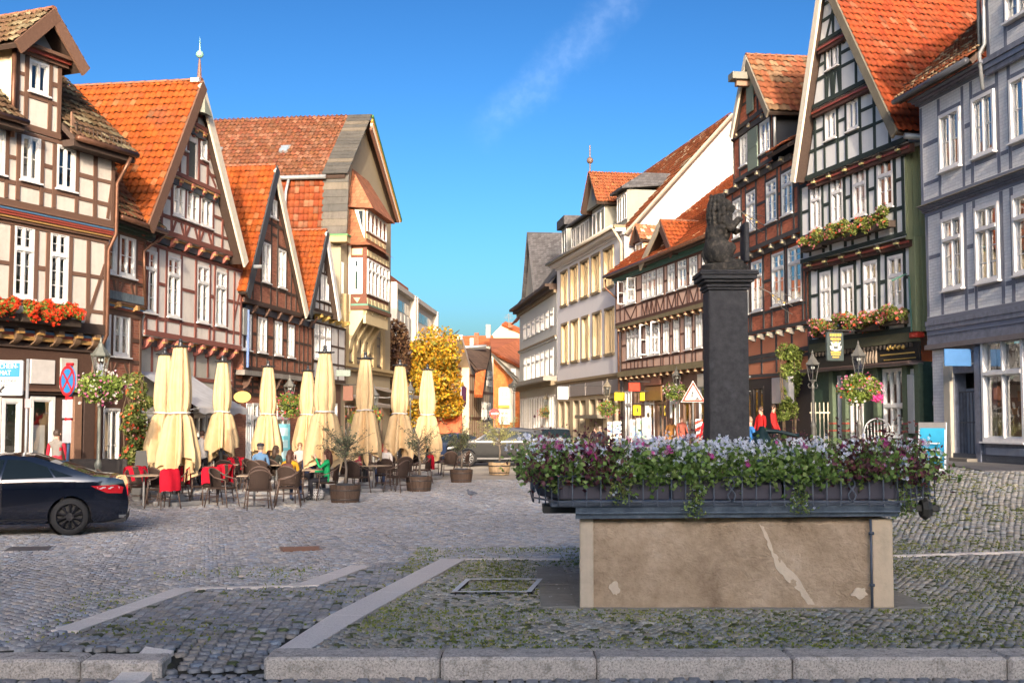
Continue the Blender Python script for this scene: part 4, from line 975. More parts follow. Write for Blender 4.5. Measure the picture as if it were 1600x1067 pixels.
hl=[(h.u(1311,680),h.u(1321,680),zb+.3,zc-.25),(h.u(1330,680),h.u(1350,680),zb+.5,zc-.25),(h.u(1382,680),h.u(1417,680),zb+.6,zc-.15),(h.u(1426,680),h.u(1438,680),zc-.95,zc-.2)]
wall(h,rect_outline(0,L,zb-.6,zc),hl,0,DG,7)
for i,r in enumerate(hl):window(h,*r,0,cols=3 if i==2 else 2 if i==1 else 1,transom=0 if i!=2 else .55,rows=(0,0),fmat=WHITE,curtain=0,bars=False,fw=.07)
for px in(1305,1325,1375,1421,1440):
 u=h.u(px,680);m=MB();m.bbox(u-.13,u+.13,-.14,.02,zb-.3,zc-.05,.02,0)
 for zz in(zb+.95,zb+.72):m.bbox(u-.14,u+.14,-.15,.02,zz,zz+.06,.01,1)
 m.build('column',[wood((.12,.16,.10)),REDB],h.root)
m=MB();m.bbox(h.u(1430,680)-.1,h.u(1430,680)+.22,-.17,-.12,zb+.7,zb+2.4,.01,0);m.build('notice_board',plaster((.4,.42,.42)),h.root)
goods(h,.6,L-.5,zb+.4,zb+1.6,0,12)
m=MB();m.tube([(L-.35,-o1-.1,z1b+1.7),(L-.5,-o1-.5,z1b+1.5)],.03,6);m.tube([(L-.2,-o1-.12,z1b+1.6),(L-.12,-o1-.12,z1b)],.03,6);m.build('flagpole_holder',paint((.08,.18,.14),.5),h.root)
H_R3=h
# red brick timbered house with the hoist
h=House('timbered_house','narrow red brick timbered house with hoist hood and grey shutters behind the lion column','house',1150,49,1268,41.2)
L=h.L;T=wood((.07,.065,.062),.3);o1,o2,o3,o4=.08,.3,.5,.62
z1b=h.z(1210,517,o1);z1t=h.z(1250,362,o1)-.05;z2b=h.z(1250,362,o2);z2t=h.z(1200,262,o2)-.05;z3b=h.z(1200,256,o3);z3t=h.z(1195,172,o3)-.05;z4b=h.z(1195,174,o4)
W1=wins(h,o1,(1216,395,478),[(1157,1170),(1175,1192),(1207,1226),(1232,1253)])
W2=wins(h,o2,(1206,282,347),[(1146,1158),(1167,1181),(1198,1214),(1222,1239)])
for ol,W,of in((rect_outline(-.1,L,z1b,z1t),W1,o1),(rect_outline(-.1,L,z2b,z2t),W2,o2)):
 wall(h,ol,W,of,BRICKR,7);frame(h,ol,W,of,T,bw=.15,post_gap=.7)
 for r in W:window(h,*r,of,rows=(1,2),transom=.3,fmat=WHITE,curtain=random.choice((0,1)))
Rm=h.u(1207,240,o3);La=h.u(1146,240,o3)
W3=wins(h,o3,(1196,188,238),[(1157,1168),(1188,1203)]);S3=wins(h,o3,(1180,200,272),[(1171,1186)])
ol=rect_outline(La,Rm,z3b,z3t);wall(h,ol,W3,o3,BRICKR,6,sidemat=paint((.03,.035,.045),.7));frame(h,ol,W3+S3,o3,T,bw=.14,rails=False)
for r in W3:window(h,*r,o3,rows=(2,2),transom=0,curtain=0)
SH=wood((.20,.25,.20),.2)
for r in S3:m=MB();m.bbox(*r[:2],-o3-.08,-o3-.03,z3b+.1,r[3],.01);m.box(r[0]+.05,r[1]-.05,-o3-.1,-o3-.08,z3b+.9,z3b+.98);m.build('shutter',SH,h.root)
eL,(uap,zap),eR=anc(h,o4+.2,(1141,214),(1165,88),(1201,175))
ol=[(La,z4b),(Rm,z4b),(uap,zap-.35)];wall(h,ol,[],o4,BRICKR,.5,interior=False);frame(h,ol,[],o4,T,bw=.14)
m=MB();m.bbox(uap-.3,uap+.4,-o4-.1,-o4-.04,z4b+.3,z4b+1.75,.01);m.build('shutter',SH,h.root)
m=MB();zh=h.z(1158,115,o4+.7);m.box(uap-.28,uap+.28,-o4-.8,-o4+.1,zh,zh+.26,0);m.box(uap-.12,uap+.12,-o4-.6,-o4,zh-.22,zh,1);m.build('hoist_hood',[paint((.17,.17,.14),.7),wood((.25,.16,.11))],h.root)
gable_roof(h,eL,(uap,zap),eR,-o4-.2,7.5,TILE,sides=('R',),barge={'L':CREAM,'R':plaster((.22,.2,.16),.4)},base=(.24,.085,.04),single=0,moss=((.26,.16,.09),.3),bw=.24,tw=.27,tl=.36)
for(zz,a,b,n,ua_,ub_)in((z2b,o1,o2,7,-.1,L),(z3b,o2,o3,6,-.1,L-.6),(z4b,o3,o4,3,La,Rm)):
 corbels(h,ua_,ub_,zz,a,b,n,wood((.22,.2,.17)),paint((.55,.45,.25),.5),.24,.16)
 m=MB();m.box(ua_,ub_,-a-.1,-a+.02,zz-.24,zz-.02);m.build('jetty_board',T,h.root)
corbels(h,-.1,L,z1b,0,o1+.15,8,wood((.22,.2,.17)),paint((.55,.45,.25),.5),.24,.14)
sl_=slope(h,[(Rm+.1,-o3-.25,z3b+.15),(L,-o3-.25,z3b+.15),(L,2.8,z3b+2.2),(Rm+.1,2.8,z3b+2.2)],DARKW)
pantiles(sl_,(Rm+.1,-o3-.25,z3b+.15),(1,0,0),(0,3.75,2.05),L-Rm-.1,4.2,TILE,base=(.4,.12,.05),dark=.3)
pipe(h,[(Rm+.25,-o3,z3t),(Rm+.25,-o3,z3b+.4)],.06,ZINC)
zs_=h.z(1200,590,0);zb=gz(10,45);OR=plaster((.62,.24,.13),.1,.1)
ol=rect_outline(-.1,L,zs_,z1b);wall(h,ol,[],0,OR,6,interior=False);frame(h,ol,[],0,T,bw=.17,post_gap=1.6,midrails=0)
beam(h,(0,(zs_+z1b)/2),(L,(zs_+z1b)/2),.17,0,T,.045)
hl=[(.1,1.9,zb+.2,zs_-.5),(2.1,3.3,zb+.2,zs_-.3),(4.0,4.9,zb,zs_-.4)]
wall(h,rect_outline(-.1,L,zb-.8,zs_),hl,0,wood((.06,.05,.045)),6)
for r in hl:window(h,*r,0,cols=2,transom=0,rows=(0,0),fmat=wood((.06,.05,.045)),curtain=0,bars=False,sill=False,name='shop_window')
goods(h,.2,3,zb+.3,zb+1.7,0,14,[(.6,.5,.05),(.05,.2,.5),(.6,.6,.55)])
awning(h,-.3,1.9,zs_+.1,zs_-.35,1.1,fabric((.02,.26,.19)),label='green awning on the red brick house just right of the stone column',group=None)
m=MB();m.bbox(L-1.75,L-.1,-.75,-.55,zs_-1.0,zs_-.1,.02);m.build('lit_sign_box',paint((.46,.45,.43),.4),h.root)
H_R4=h
# pink timbered house with open casements
h=House('timbered_house','long low pinkish brown timbered house with open casements and small roof dormers','house',975,64,1156,48.8)
L=h.L;T=wood((.10,.052,.038),.3);PK=PINKP;o1,o2=.12,.42
z1b=h.z(1040,576,o1);z1t=h.z(1040,492,o1)-.05;z2b=h.z(1040,489,o2);z2t=h.z(1040,412,o2)
W2=wins(h,o2,(1050,411,455),[(977,994),(1004,1011),(1011.5,1018),(1018.5,1025),(1027,1037),(1044,1055),(1060,1073),(1078,1090),(1098,1110),(1120,1134)])
W1=wins(h,o1,(1058,494,549),[(980,985.5),(986,991.5),(992,997),(997.5,1003),(1012,1021),(1022,1032),(1037,1046),(1053,1062),(1071,1081),(1088,1098),(1112,1124)])
for ol,W,of in((rect_outline(0,L,z1b,z1t),W1,o1),(rect_outline(0,L,z2b,z2t),W2,o2)):
 wall(h,ol,W,of,PK,9);frame(h,ol,W,of,T,bw=.14,post_gap=.8,fan=0 if of==o1 else 2)
 for i,r in enumerate(W):window(h,*r,of,rows=(1,1),transom=.3,curtain=3 if random.random()<.6 else 1,cols=1 if r[1]-r[0]<.75 else 2)
def open_leaf(r,of,side):
 w_=min(.42,(r[1]-r[0])*.5);u=r[0]if side==0 else r[1];m=MB();zz0,zz1=r[2]+.05,r[3]-.05;s_=.06
 m.box(0,w_,-.02,.02,zz0,zz0+s_);m.box(0,w_,-.02,.02,zz1-s_,zz1);m.box(0,s_,-.02,.02,zz0,zz1);m.box(w_-s_,w_,-.02,.02,zz0,zz1);m.box(s_,w_-s_,-.015,.015,(zz0+zz1)/2-.02,(zz0+zz1)/2+.02)
 o=m.build('open_casement',WHITE,h.root);o.location=(u,-of-.05,0);o.rotation_euler=(0,0,R(-75)if side==0 else R(-105));return o
open_leaf(W2[0],o2,0);open_leaf(W2[0],o2,1);open_leaf(W1[4],o1,0);open_leaf(W1[5],o1,1)
GB=plaster((.20,.17,.10),.4,.5,bs=40)
for(zz,a,b)in((z2b,o1,o2),(z1b,0,o1+.2)):
 corbels(h,0,L,zz-.15,a,b,17,wood((.16,.085,.05)),paint((.5,.36,.2),.5),.24,.16);m=MB();m.box(0,L,-b-.03,-a,zz-.16,zz+.12);m.build('carved_beam',GB,h.root)
DT=paint((.03,.13,.10),.5);ez=z2t+.1
moulding(h,-.1,L,z2t-.03,ez+.2,o2,[(DT,.08),(DT,.16),(DARKW,.4)])
YR,ZR5=back_hit(h,1143,277,0);rs=slope(h,[(-.25,-o2-.5,ez+.2),(L,-o2-.5,ez+.2),(L,YR,ZR5),(-.25,YR,ZR5)],DARKW)
pantiles(rs,(-.25,-o2-.5,ez+.2),(1,0,0),(0,YR+o2+.5,ZR5-ez-.2),L+.25,math.hypot(YR+o2+.5,ZR5-ez-.2),TILE,base=(.27,.062,.02),moss=((.55,.35,.2),.04),tw=.25,tl=.36)
m=MB();m.tube([(-.25,-o2-.58,ez+.2),(L,-o2-.58,ez+.2)],.08,8);m.build('gutter',COPPER,h.root,True)
pipe(h,[(-.2,-o2-.5,ez+.1),(-.2,-.9,ez-.4),(.0,-.3,ez-1.0),(-.1,-.2,0)],.06,COPPER)
da,db=h.u(1017,408,o2),h.u(1061,388,o2);dm=h.u(1036,346,o2+.3);dz_=h.z(1036,346,o2+.3);zb0=ez+.2
ol=[(da,zb0),(db,zb0),(dm,dz_-.3)];WD=wins(h,o2,(1042,366,388),[(1038,1046)])
wall(h,ol,WD,o2-.05,PK,2);frame(h,ol,WD,o2-.05,T,bw=.14)
for r in WD:window(h,*r,o2-.05,transom=0,rows=(1,1),curtain=3)
gable_roof(h,(da-.35,zb0-.1),(dm,dz_),(db+.35,zb0-.1),-o2-.45,6,TILE,sides=('R',),barge={'L':plaster((.46,.40,.30)),'R':T},base=(.28,.064,.02),bw=.3)
def mini_dormer(h,px0,px1,py0,py1,y,base=(.36,.14,.07),wt=None,moss=((.7,.45,.3),.35)):
 off=-y;a,b=h.u(px0,(py0+py1)/2,off),h.u(px1,(py0+py1)/2,off);z0,z1=h.z((px0+px1)/2,py1,off),h.z((px0+px1)/2,py0,off);m_=(a+b)/2
 d=link('dormer',None,h.root)
 class Q:pass
 q=Q();q.root=d;q.nb=0
 mm=MB();mm.box(a,b,y,y+3,z0-.3,z1);mm.build('dormer_wall',wt or plaster((.55,.40,.25)),d)
 window(q,a+.05,b-.05,z0,z1-.05,off,cols=2,rows=(1,2),transom=0,curtain=0,parent=d)
 mm=MB();zp=z1+(b-a)*.62;mm.prism([(a-.15,z1),(b+.15,z1),(m_,zp)],y-.12,y-.02);mm.build('dormer_gable',T,d)
 for s in(0,1):
  e=(a-.25,z1-.05)if s==0 else(b+.25,z1-.05);cs=[(e[0],y+2.8,e[1]),(e[0],y-.25,e[1]),(m_,y-.25,zp+.08),(m_,y+2.8,zp+.08)]
  if s:cs=[cs[1],cs[0],cs[3],cs[2]]
  sb=slope(q,cs,DARKW,'dormer_roof',.08,d);vd=Vector(cs[3])-Vector(cs[0]);pantiles(d,cs[0],Vector(cs[1])-Vector(cs[0]),vd,3.05,vd.length,TILE,base=base,moss=moss,tl=.3,name='dormer_tiles')
mini_dormer(h,993,1005,378,408,.6)
mini_dormer(h,1024,1031,362,380,3.2)
zb=gz(7.5,56);zz=h.z(1040,588,0);piers=[0,1.6,3.3,5.2,7.0,8.8,10.8,12.8,L]
hl=[(a+.25,b-.25,zb+.15,zz-.55)for a,b in zip(piers[:-1],piers[1:])]
wall(h,rect_outline(0,L,zb-1,z1b),hl,0,plaster((.24,.15,.11)),6)
for i,r in enumerate(hl):window(h,*r,0,cols=2,transom=.25,rows=(0,0),curtain=0,bars=False,sill=False,fmat=[WHITE,paint((.2,.12,.08),.5)][i%2],name='shop_window')
goods(h,.5,L-1,zb+.3,zb+1.8,0,30)
def signboard(h,px0,px1,py0,py1,col,name='sign_board',off=.1,d=.08,txt=None,tcol=None,off2=None):
 m=MB();um=h.u((px0+px1)/2,(py0+py1)/2,off);a,b=h.u(px0,(py0+py1)/2,off),h.u(px1,(py0+py1)/2,off);m.bbox(a,b,-off-d,-off,h.z((px0+px1)/2,py1,off),h.z((px0+px1)/2,py0,off),.01);return m.build(name,paint(col,.45),h.root)
signboard(h,1008,1034,589,602,(.20,.09,.06));signboard(h,1010,1035,604,626,(.22,.12,.04));signboard(h,1092,1108,584,604,(.48,.45,.38))
H_R5=h
# light grey building with sandstone windows
h=House('street_building','light grey rendered building with sandstone window frames and a white gable wall','building',871,80,977,64.2)
L=h.L;GW=plaster((.66,.66,.68),.06,.1);SS=plaster((.72,.56,.32),.08,.1);SSD=plaster((.25,.20,.13),.1)
zt=h.z(977,361,0);zf=h.z(977,581,0);zb=-.5
WU=wins(h,0,(951,390,448),[(877,887),(892,903),(908,920),(925,938),(944,959)]);WL=wins(h,0,(953,484,552),[(878,888.5),(893,905),(910,921),(927,940),(946,960)])
wall(h,rect_outline(0,L,zf,zt),WU+WL,0,GW,12,reveal=.3)
for r in WU+WL:
 a,b,c,d=r;m=MB();w3=(b-a)
 for k in(0,1,2):cu=a+.1+k*(w3-.2)/2;m.box(cu-.12,cu+.12,-.06 if k!=1 else .02,.3,c,d)
 m.box(a-.04,b+.04,-.08,.3,d,d+.14,1);m.box(a-.05,b+.05,-.12,.3,c-.14,c,1);fr=m.build('window',[SS,SSD],h.root)
 m=MB();m.add([(a,.27,c),(b,.27,c),(b,.27,d),(a,.27,d)],[(0,1,2,3)]);m.build('pane',paint((.05,.055,.06),.08),fr)
moulding(h,-.2,L+.1,zt-.15,zt+.35,0,[(GW,.1),(GW,.5),(SSD,.6)])
SIGNG=plaster((.24,.22,.21),.08,.1);zs_=h.z(977,613,0)
moulding(h,0,L,zf-.3,zf,0,[(SSD,.1),(SSD,.2)],'stone_ledge')
pb=[L*k/4 for k in range(5)];PI=plaster((.42,.35,.24),.1,.2)
for i in range(4):m=MB();m.bbox(pb[i]+.15,pb[i+1]-.15,-.12,.02,zs_,zf-.32,.02);m.build('sign_band',SIGNG,h.root)
hl=[(a+.35+k*(b-a-.5)/2,a+.35+(k+1)*(b-a-.5)/2-.35,.3 if k else-.0,zs_-.25)for a,b in zip(pb[:-1],pb[1:])for k in(0,1)]
wall(h,rect_outline(0,L,zb,zf-.3),hl,0,PI,10,reveal=.5)
for r in hl:window(h,*r,-.35,cols=1,transom=.25,rows=(0,0),curtain=0,bars=False,sill=False,fmat=paint((.1,.08,.06),.4),name='shop_window')
m=MB();m.box(L*.45,L*.78,-.6,.1,zs_-1.35,zs_-1.15);m.build('flat_canopy',plaster((.2,.18,.14)),h.root)
WG=plaster((.78,.76,.72),.03,.05);e=Vector((0,-.6,zt+.3));rz_=h.z(1143,184,-12.2);m=MB()
yb,zr_=back_hit(h,1143,182,L);y0_,z0_=back_hit(h,981,362,L)
m.add([(L,.0,zb),(L,yb*2,zb),(L,yb*2,z0_),(L,yb,zr_),(L,y0_,z0_),(L,0,z0_-.1)],[(0,1,2,3,4,5)]);m.box(L-.3,L-.01,0,yb*2,zb,zt);m.build('gable_wall',WG,h.root)
r=slope(h,[(-.2,y0_-.2,z0_-.1),(L+.15,y0_-.2,z0_-.1),(L+.15,yb,zr_+.15),(-.2,yb,zr_+.15)],DARKW,thick=.25)
vd=Vector((0,yb-y0_+.2,zr_-z0_+.25));pantiles(r,(-.2,y0_-.2,z0_-.1),(1,0,0),vd,L+.35,vd.length,TILE,base=(.22,.07,.03),moss=((.4,.3,.2),.1),tw=.28,tl=.4)
m=MB();m.tube([(L+.18,y0_-.2,z0_-.15),(L+.18,yb,zr_+.08)],.09,4);m.build('verge',plaster((.33,.30,.24)),h.root)
pipe(h,[(-.2,-.7,zt+.25),(L,-.7,zt+.25)],.1,plaster((.45,.42,.36)),'gutter');pipe(h,[(L-.1,-.6,zt+.2),(L-.05,-.15,zt-.6),(L-.05,-.15,zf)],.08,plaster((.45,.40,.30)))
DW_=plaster((.24,.25,.22),.15)
def box_dormer(ua,ub,y,zz0,zz1,n,flat=True,fm=WHITE):
 d=link('dormer',None,h.root);m=MB();m.box(ua,ub,y,y+4.5,zz0-1,zz1);m.build('dormer_wall',DW_,d)
 class Q:pass
 q=Q();q.root=d;q.nb=0;w_=(ub-ua)/n
 for i in range(n):window(q,ua+i*w_+.08,ua+(i+1)*w_-.08,zz0,zz1-.15,-y,cols=2,rows=(1,1),transom=0,curtain=0,parent=d,sill=False)
 m=MB();m.add([(ua-.25,y-.35,zz1),(ub+.25,y-.35,zz1),(ub+.25,y+4.6,zz1+.5),(ua-.25,y+4.6,zz1+.5),(ua-.25,y-.35,zz1+.14),(ub+.25,y-.35,zz1+.14),(ub-.2,y+1.0,zz1+1.0),(ua+.2,y+1.0,zz1+1.0),(ub-.2,y+4.6,zz1+1.0),(ua+.2,y+4.6,zz1+1.0)],[(0,3,2,1),(0,1,5,4),(4,5,6,7),(5,2,8,6),(4,7,9,3),(7,6,8,9),(1,2,5),(0,4,3)]);m.build('dormer_roof',SLATE,d);return d
za,zb2=h.z(969,345,-.6)-.2,h.z(969,303,-.6);box_dormer(h.u(964,330,-.6),h.u(980,320,-.6),.6,za+.1,zb2,2)
za3=za;box_dormer(h.u(893,370,-.6),h.u(921,360,-.6),.6,za3,zb2-.1,4)
ua,ub=h.u(928,360,-.4),h.u(948,350,-.4);d=link('dormer',None,h.root);m=MB();m.box(ua,ub,.3,4,za-.9,zb2-.1);m.build('dormer_wall',DW_,d)
class Q_:pass
q=Q_();q.root=d;q.nb=0;w_=(ub-ua)/3
for i in range(3):window(q,ua+i*w_+.05,ua+(i+1)*w_-.05,za-.2,zb2-.35,-.3,cols=1,rows=(0,0),transom=0,curtain=0,parent=d,sill=False)
um=(ua+ub)/2;zp=zb2+(ub-ua)*.62;m=MB();m.prism([(ua-.3,zb2-.1),(ub+.3,zb2-.1),(um,zp)],.0,.2);m.box(um-.35,um+.3,-.01,.0,zb2+.3,zb2+1.2,1);m.build('dormer_gable',[DW_,paint((.05,.06,.07),.3)],d)
for s in(0,1):
 e_=(ua-.45,zb2-.2)if s==0 else(ub+.45,zb2-.2);cs=[(e_[0],4,e_[1]),(e_[0],-.3,e_[1]),(um,-.3,zp+.1),(um,4,zp+.1)]
 if s:cs=[cs[1],cs[0],cs[3],cs[2]]
 slope(q,cs,DARKW,'dormer_roof',.12,d);vd=Vector(cs[3])-Vector(cs[0]);pantiles(d,cs[0],Vector(cs[1])-Vector(cs[0]),vd,4.3,vd.length,TILE,base=(.22,.07,.03),name='dormer_tiles')
m=MB();m.tube([(um,-.2,zp),(um,-.2,zp+1.7)],.04,5);m.ball((um,-.2,zp+.8),.2);m.build('finial',paint((.12,.08,.06),.5),h.root)
H_R6=h
# grey slated house further down
h=House('street_building','grey stone-coloured building with white casements and slate dormers down the street','building',812,99,870,80.5)
L=h.L;GS=plaster((.55,.56,.52),.08,.1);zt=h.z(868,456);zm=h.z(868,527);zs_=h.z(868,590)
WU=wins(h,0,(856,486,512),[(818,822),(824.5,829),(831.5,836),(838.5,843),(845.5,850),(853,857),(860.5,865)]);WL=wins(h,0,(856,546,590-3),[(819,822.5),(824.5,829),(831.5,836),(838.5,843),(845.5,850),(853,857),(860.5,865)])
wall(h,rect_outline(0,L,zs_,zt),WU+WL,0,GS,12)
for r in WU+WL:window(h,*r,0,cols=2,transom=.3,rows=(0,1),curtain=3,fw=.06)
moulding(h,0,L,zm-.12,zm+.12,0,[(GS,.1),(SSD,.16)],'string_course');moulding(h,-.5,L+.1,zt-.1,zt+.5,0,[(SSD,.2),(DARKW,.5),(DARKW,.8)])
moulding(h,-.3,L,zs_-.5,zs_+.1,0,[(SSD,.4),(plaster((.3,.28,.24)),.9)],'shop_cornice')
hl=[(.4+k*(L-.8)/7+.15,.4+(k+1)*(L-.8)/7-.25,.1,zs_-1.1)for k in range(7)]
wall(h,rect_outline(0,L,-.5,zs_-.45),hl,0,plaster((.45,.42,.34),.1),10)
for r in hl:window(h,*r,0,cols=2,transom=0,rows=(0,0),curtain=0,bars=False,sill=False,name='shop_window')
m=MB();m.box(-3.4,-.05,.5,10,-.5,zt-.4);m.build('side_wall',plaster((.62,.26,.08),.08),h.root)
r=slope(h,[(-.5,-.6,zt+.4),(L,-.6,zt+.4),(L,4.0,zt+6.2),(-.5,4.0,zt+6.2)],SLATE)
r=slope(h,[(-4.2,-.2,zt-.4),(-.5,-.2,zt-.4),(-.5,3.2,zt+3.6),(-4.2,3.2,zt+3.6)],plaster((.42,.14,.06)))
ua,ub=h.u(828,455),h.u(844,450);m=MB();um=(ua+ub)/2;m.prism([(ua-.6,zt+.4),(ub+.6,zt+.4),(um,zt+5.2)],-.3,3.5,0);m.build('dormer',plaster((.45,.42,.34)),h.root)
m=MB();m.add([(ub+.8,-.6,zt+.3),(ub+.8,4,zt+.3),(um,4,zt+5.5),(um,-.6,zt+5.5),(ua-.8,-.6,zt+.3),(ua-.8,4,zt+.3)],[(0,1,2,3),(3,2,5,4)]);m.build('dormer_roof',SLATE,h.root)
m=MB();m.box(L-3.2,L-.8,.9,4,zt+.4,zt+4.6,0);m.box(L-3.5,L-.5,.6,4,zt+4.6,zt+5.2,1);m.build('dormer',[DW_,SLATE],h.root)
window(h,L-3.0,L-1.0,zt+2.4,zt+4.4,-.9,cols=2,rows=(1,1),transom=0,curtain=3)
H_R7=h
# GROUND
GAPX=(-2.98,-2.13)
def g2(x,y):
 x=np.asarray(x,float);y=np.asarray(y,float);r=g(x,y)
 gap=(ss((x-GAPX[0]+.15)/.3))*(1-ss((x-GAPX[1]-.15)/.3))
 low=np.where(y<10.62,-.15,0.0);ramp=-.15*(1-ss((y-9.9)/2.3))
 return r+low*(1-gap)+ramp*gap
def axis(a,b,fine,far):
 v=list(np.arange(a,b+1e-6,fine));return np.array(sorted(set([round(q,3)for q in v]+far)))
gx=axis(-30,30,.5,[-900,-400,-200,-120,-80,-50,50,80,120,200,400,900,-3.1,-2.9,-2.6,-2.3,-2.1,-1.9])
gy=axis(-6,130,.5,[-900,-300,-120,-60,-25,160,220,320,500,900,1500,10.6,10.64,10.2,10.8,11.2])
XX,YY=np.meshgrid(gx,gy);V=np.stack([XX,YY,g2(XX,YY)-.028-.012*((YY<11.6)&(YY>9)&(np.abs(XX+2.55)<1.0))],-1).reshape(-1,3);nx_,ny_=len(gx),len(gy)
ii,jj=np.meshgrid(np.arange(nx_-1),np.arange(ny_-1));q=(jj*nx_+ii).ravel();F=np.stack([q,q+1,q+nx_+1,q+nx_],1)
t=NT('ground');v=t.co();n1=t.noise(v,.35,5);n2=t.noise(v,6,6,.7);n3=t.noise(v,60,3)
joint=t.ramp(n2,[(.35,(.03,.028,.025)),(.55,(.05,.048,.032)),(.66,(.07,.085,.025)),(.8,(.12,.14,.035))])
vo=t.n('ShaderNodeTexVoronoi');t.l(v,vo.inputs['Vector']);vo.inputs['Scale'].default_value=7.5;vo.inputs['Randomness'].default_value=.55
far=t.mix(.85,t.ramp(vo.outputs['Color'],[(.2,(.38,.35,.29)),(.8,(.55,.50,.42))]),t.ramp(n1,[(.3,(.40,.37,.31)),(.7,(.56,.50,.41))]))
sp=t.n('ShaderNodeSeparateXYZ');t.l(v,sp.inputs[0]);farf=t.math('MULTIPLY',t.math('SUBTRACT',sp.outputs[1],41.5),2.0,True)
t.set(col=t.mix(farf,joint,far),rough=.85,spec=.3);t.bump(t.math('ADD',n3,vo.outputs['Distance']),.6,.02)
GROUND=npmesh('ground',V,F,t.m,None,smooth=True);GROUND['kind']='structure'
def Gp(px,py):p=G(px,py);return(p.x,p.y)
A0,A1=Gp(452,1009),Gp(708,873)
B=[Gp(100,985),Gp(290,919),Gp(478,914),Gp(565,883)]
C0,C1=Gp(120,1075),Gp(250,1010)
def lineX(a,b,y):return a[0]+(b[0]-a[0])*(y-a[1])/(b[1]-a[1])
slabs=[]
def strip(a,b,w,n,name='granite_slab'):
 a,b=Vector(a).to_3d(),Vector(b).to_3d();d=(b-a);L=d.length;d.normalize();s=Vector((-d.y,d.x,0))*w/2
 for i in range(n):
  p,q_=a+d*(L*i/n+.006),a+d*(L*(i+1)/n-.006);slabs.append([p-s,q_-s,q_+s,p+s])
strip(A0,A1,.36,4);strip(B[0],B[1],.27,4);strip(B[1],B[2],.13,3);strip(B[2],B[3],.30,2)
strip((lineX(C0,C1,9.6),9.6),C1,.26,2)
yl=A1[1]+.02;strip((A1[0]+.1,yl),(.70,yl),.11,3);strip((4.3,yl+.15),(14,yl+.15),.11,6)
GRAN=NT('granite');v=GRAN.co();n=GRAN.noise(v,55,6,.8);nb_=GRAN.noise(v,7,6,.7)
col=GRAN.ramp(n,[(.36,(.22,.18,.14)),(.5,(.62,.54,.45)),(.62,(.78,.70,.61))]);col=GRAN.mix(GRAN.ramp(nb_,[(.5,(0,)*3),(.68,(.75,)*3)]),col,(.20,.17,.13));GRAN.set(col=col,rough=.8,spec=.3);GRAN.bump(n,.5,.01);GRAN=GRAN.m
GRANW=NT('pale_granite');v=GRANW.co();n=GRANW.noise(v,50,6,.75);GRANW.set(col=GRANW.ramp(n,[(.3,(.56,.49,.42)),(.5,(.80,.72,.63)),(.7,(.88,.82,.74))]),rough=.75,spec=.3);GRANW.bump(n,.35,.008);GRANW=GRANW.m
paths=thing('inlaid_slabs',None,None);paths['kind']='structure';paths.name='pavement'
for qd in slabs:
 m=MB();top=[(p.x,p.y,float(g2(p.x,p.y))+.004)for p in qd];m.add(top+[(x,y,z-.08)for x,y,z in top],[(0,1,2,3),(0,4,5,1),(1,5,6,2),(2,6,7,3),(3,7,4,0)]);m.build('granite_slab',GRANW,paths)
def kerb(x0,x1,y0,y1,zt,zb,b=.025,taper=None):
 m=MB();m.bbox(x0+.006,x1-.006,y0,y1,zb,zt,b)
 bm=bmesh.new();me=m.mesh(GRAN);bm.from_mesh(me);bmesh.ops.subdivide_edges(bm,edges=[e for e in bm.edges if e.calc_length()>.3],cuts=6,use_grid_fill=True)
 for v_ in bm.verts:v_.co+=Vector((random.uniform(-1,1),random.uniform(-1,1),random.uniform(-1,1)))*.0035
 bm.to_mesh(me);bm.free();me.name='kerb_stone';return link('kerb_stone',me,kb)
kb=thing('kerb',None,None);kb['kind']='structure'
def kx(px,y):return(px-800)/1900*y*.998
for a,b in((418,690),(690,930),(930,1230),(1230,1560),(1560,1900)):kerb(kx(a,10.5),kx(b,10.5),10.42,10.86,.012,-.3)
for a,b in((-300,-60),(-60,136),(136,262)):kerb(kx(a,10.5),kx(b,10.5),10.45,10.80,-.012 if b<200 else-.02,-.3)
# basin footprint
BX0,BX1,BY0,BY1=.73,4.12,13.24,15.9
cover=[Gp(705,926),Gp(830,926),Gp(848,905),Gp(728,905)]
def inpoly(x,y,poly,pad=0.0):
 r=np.zeros(x.shape,bool);n=len(poly);j=n-1
 for i in range(n):
  xi,yi=poly[i][0],poly[i][1];xj,yj=poly[j][0],poly[j][1]
  c=((yi>y)!=(yj>y))&(x<(xj-xi)*(y-yi)/(yj-yi+1e-12)+xi);r^=c;j=i
 return r
def grow(poly,k):
 c=np.mean([[p[0],p[1]]for p in poly],0);out=[]
 for p in poly:
  d=np.array([p[0],p[1]])-c;out.append(tuple(c+d*(1+k/np.linalg.norm(d))))
 return out
def excl(x,y):
 e=np.zeros(x.shape,bool)
 for s in slabs:
  P_=[(p.x,p.y)for p in s]
  d1=Vector(P_[1])-Vector(P_[0]);d1n=d1 .normalized();w_=(Vector(P_[3])-Vector(P_[0])).length/2+.035;c=(Vector(P_[0])+Vector(P_[3]))/2
  rx,ry=x-c.x,y-c.y;al_=rx*d1n.x+ry*d1n.y;ac=np.abs(-rx*d1n.y+ry*d1n.x);e|=(al_>-.05)&(al_<d1 .length+.05)&(ac<w_)
 e|=inpoly(x,y,grow(cover,.035))&~inpoly(x,y,grow(cover,-.14))
 e|=(x>BX0-.32)&(x<BX1+.32)&(y>BY0-.1)&(y<BY1+.3)
 e|=(y>10.38)&(y<10.90)&((x<kx(262,10.5)+.03)|(x>kx(418,10.5)-.03))
 e|=(x>10.2)&(y>27)
 return e
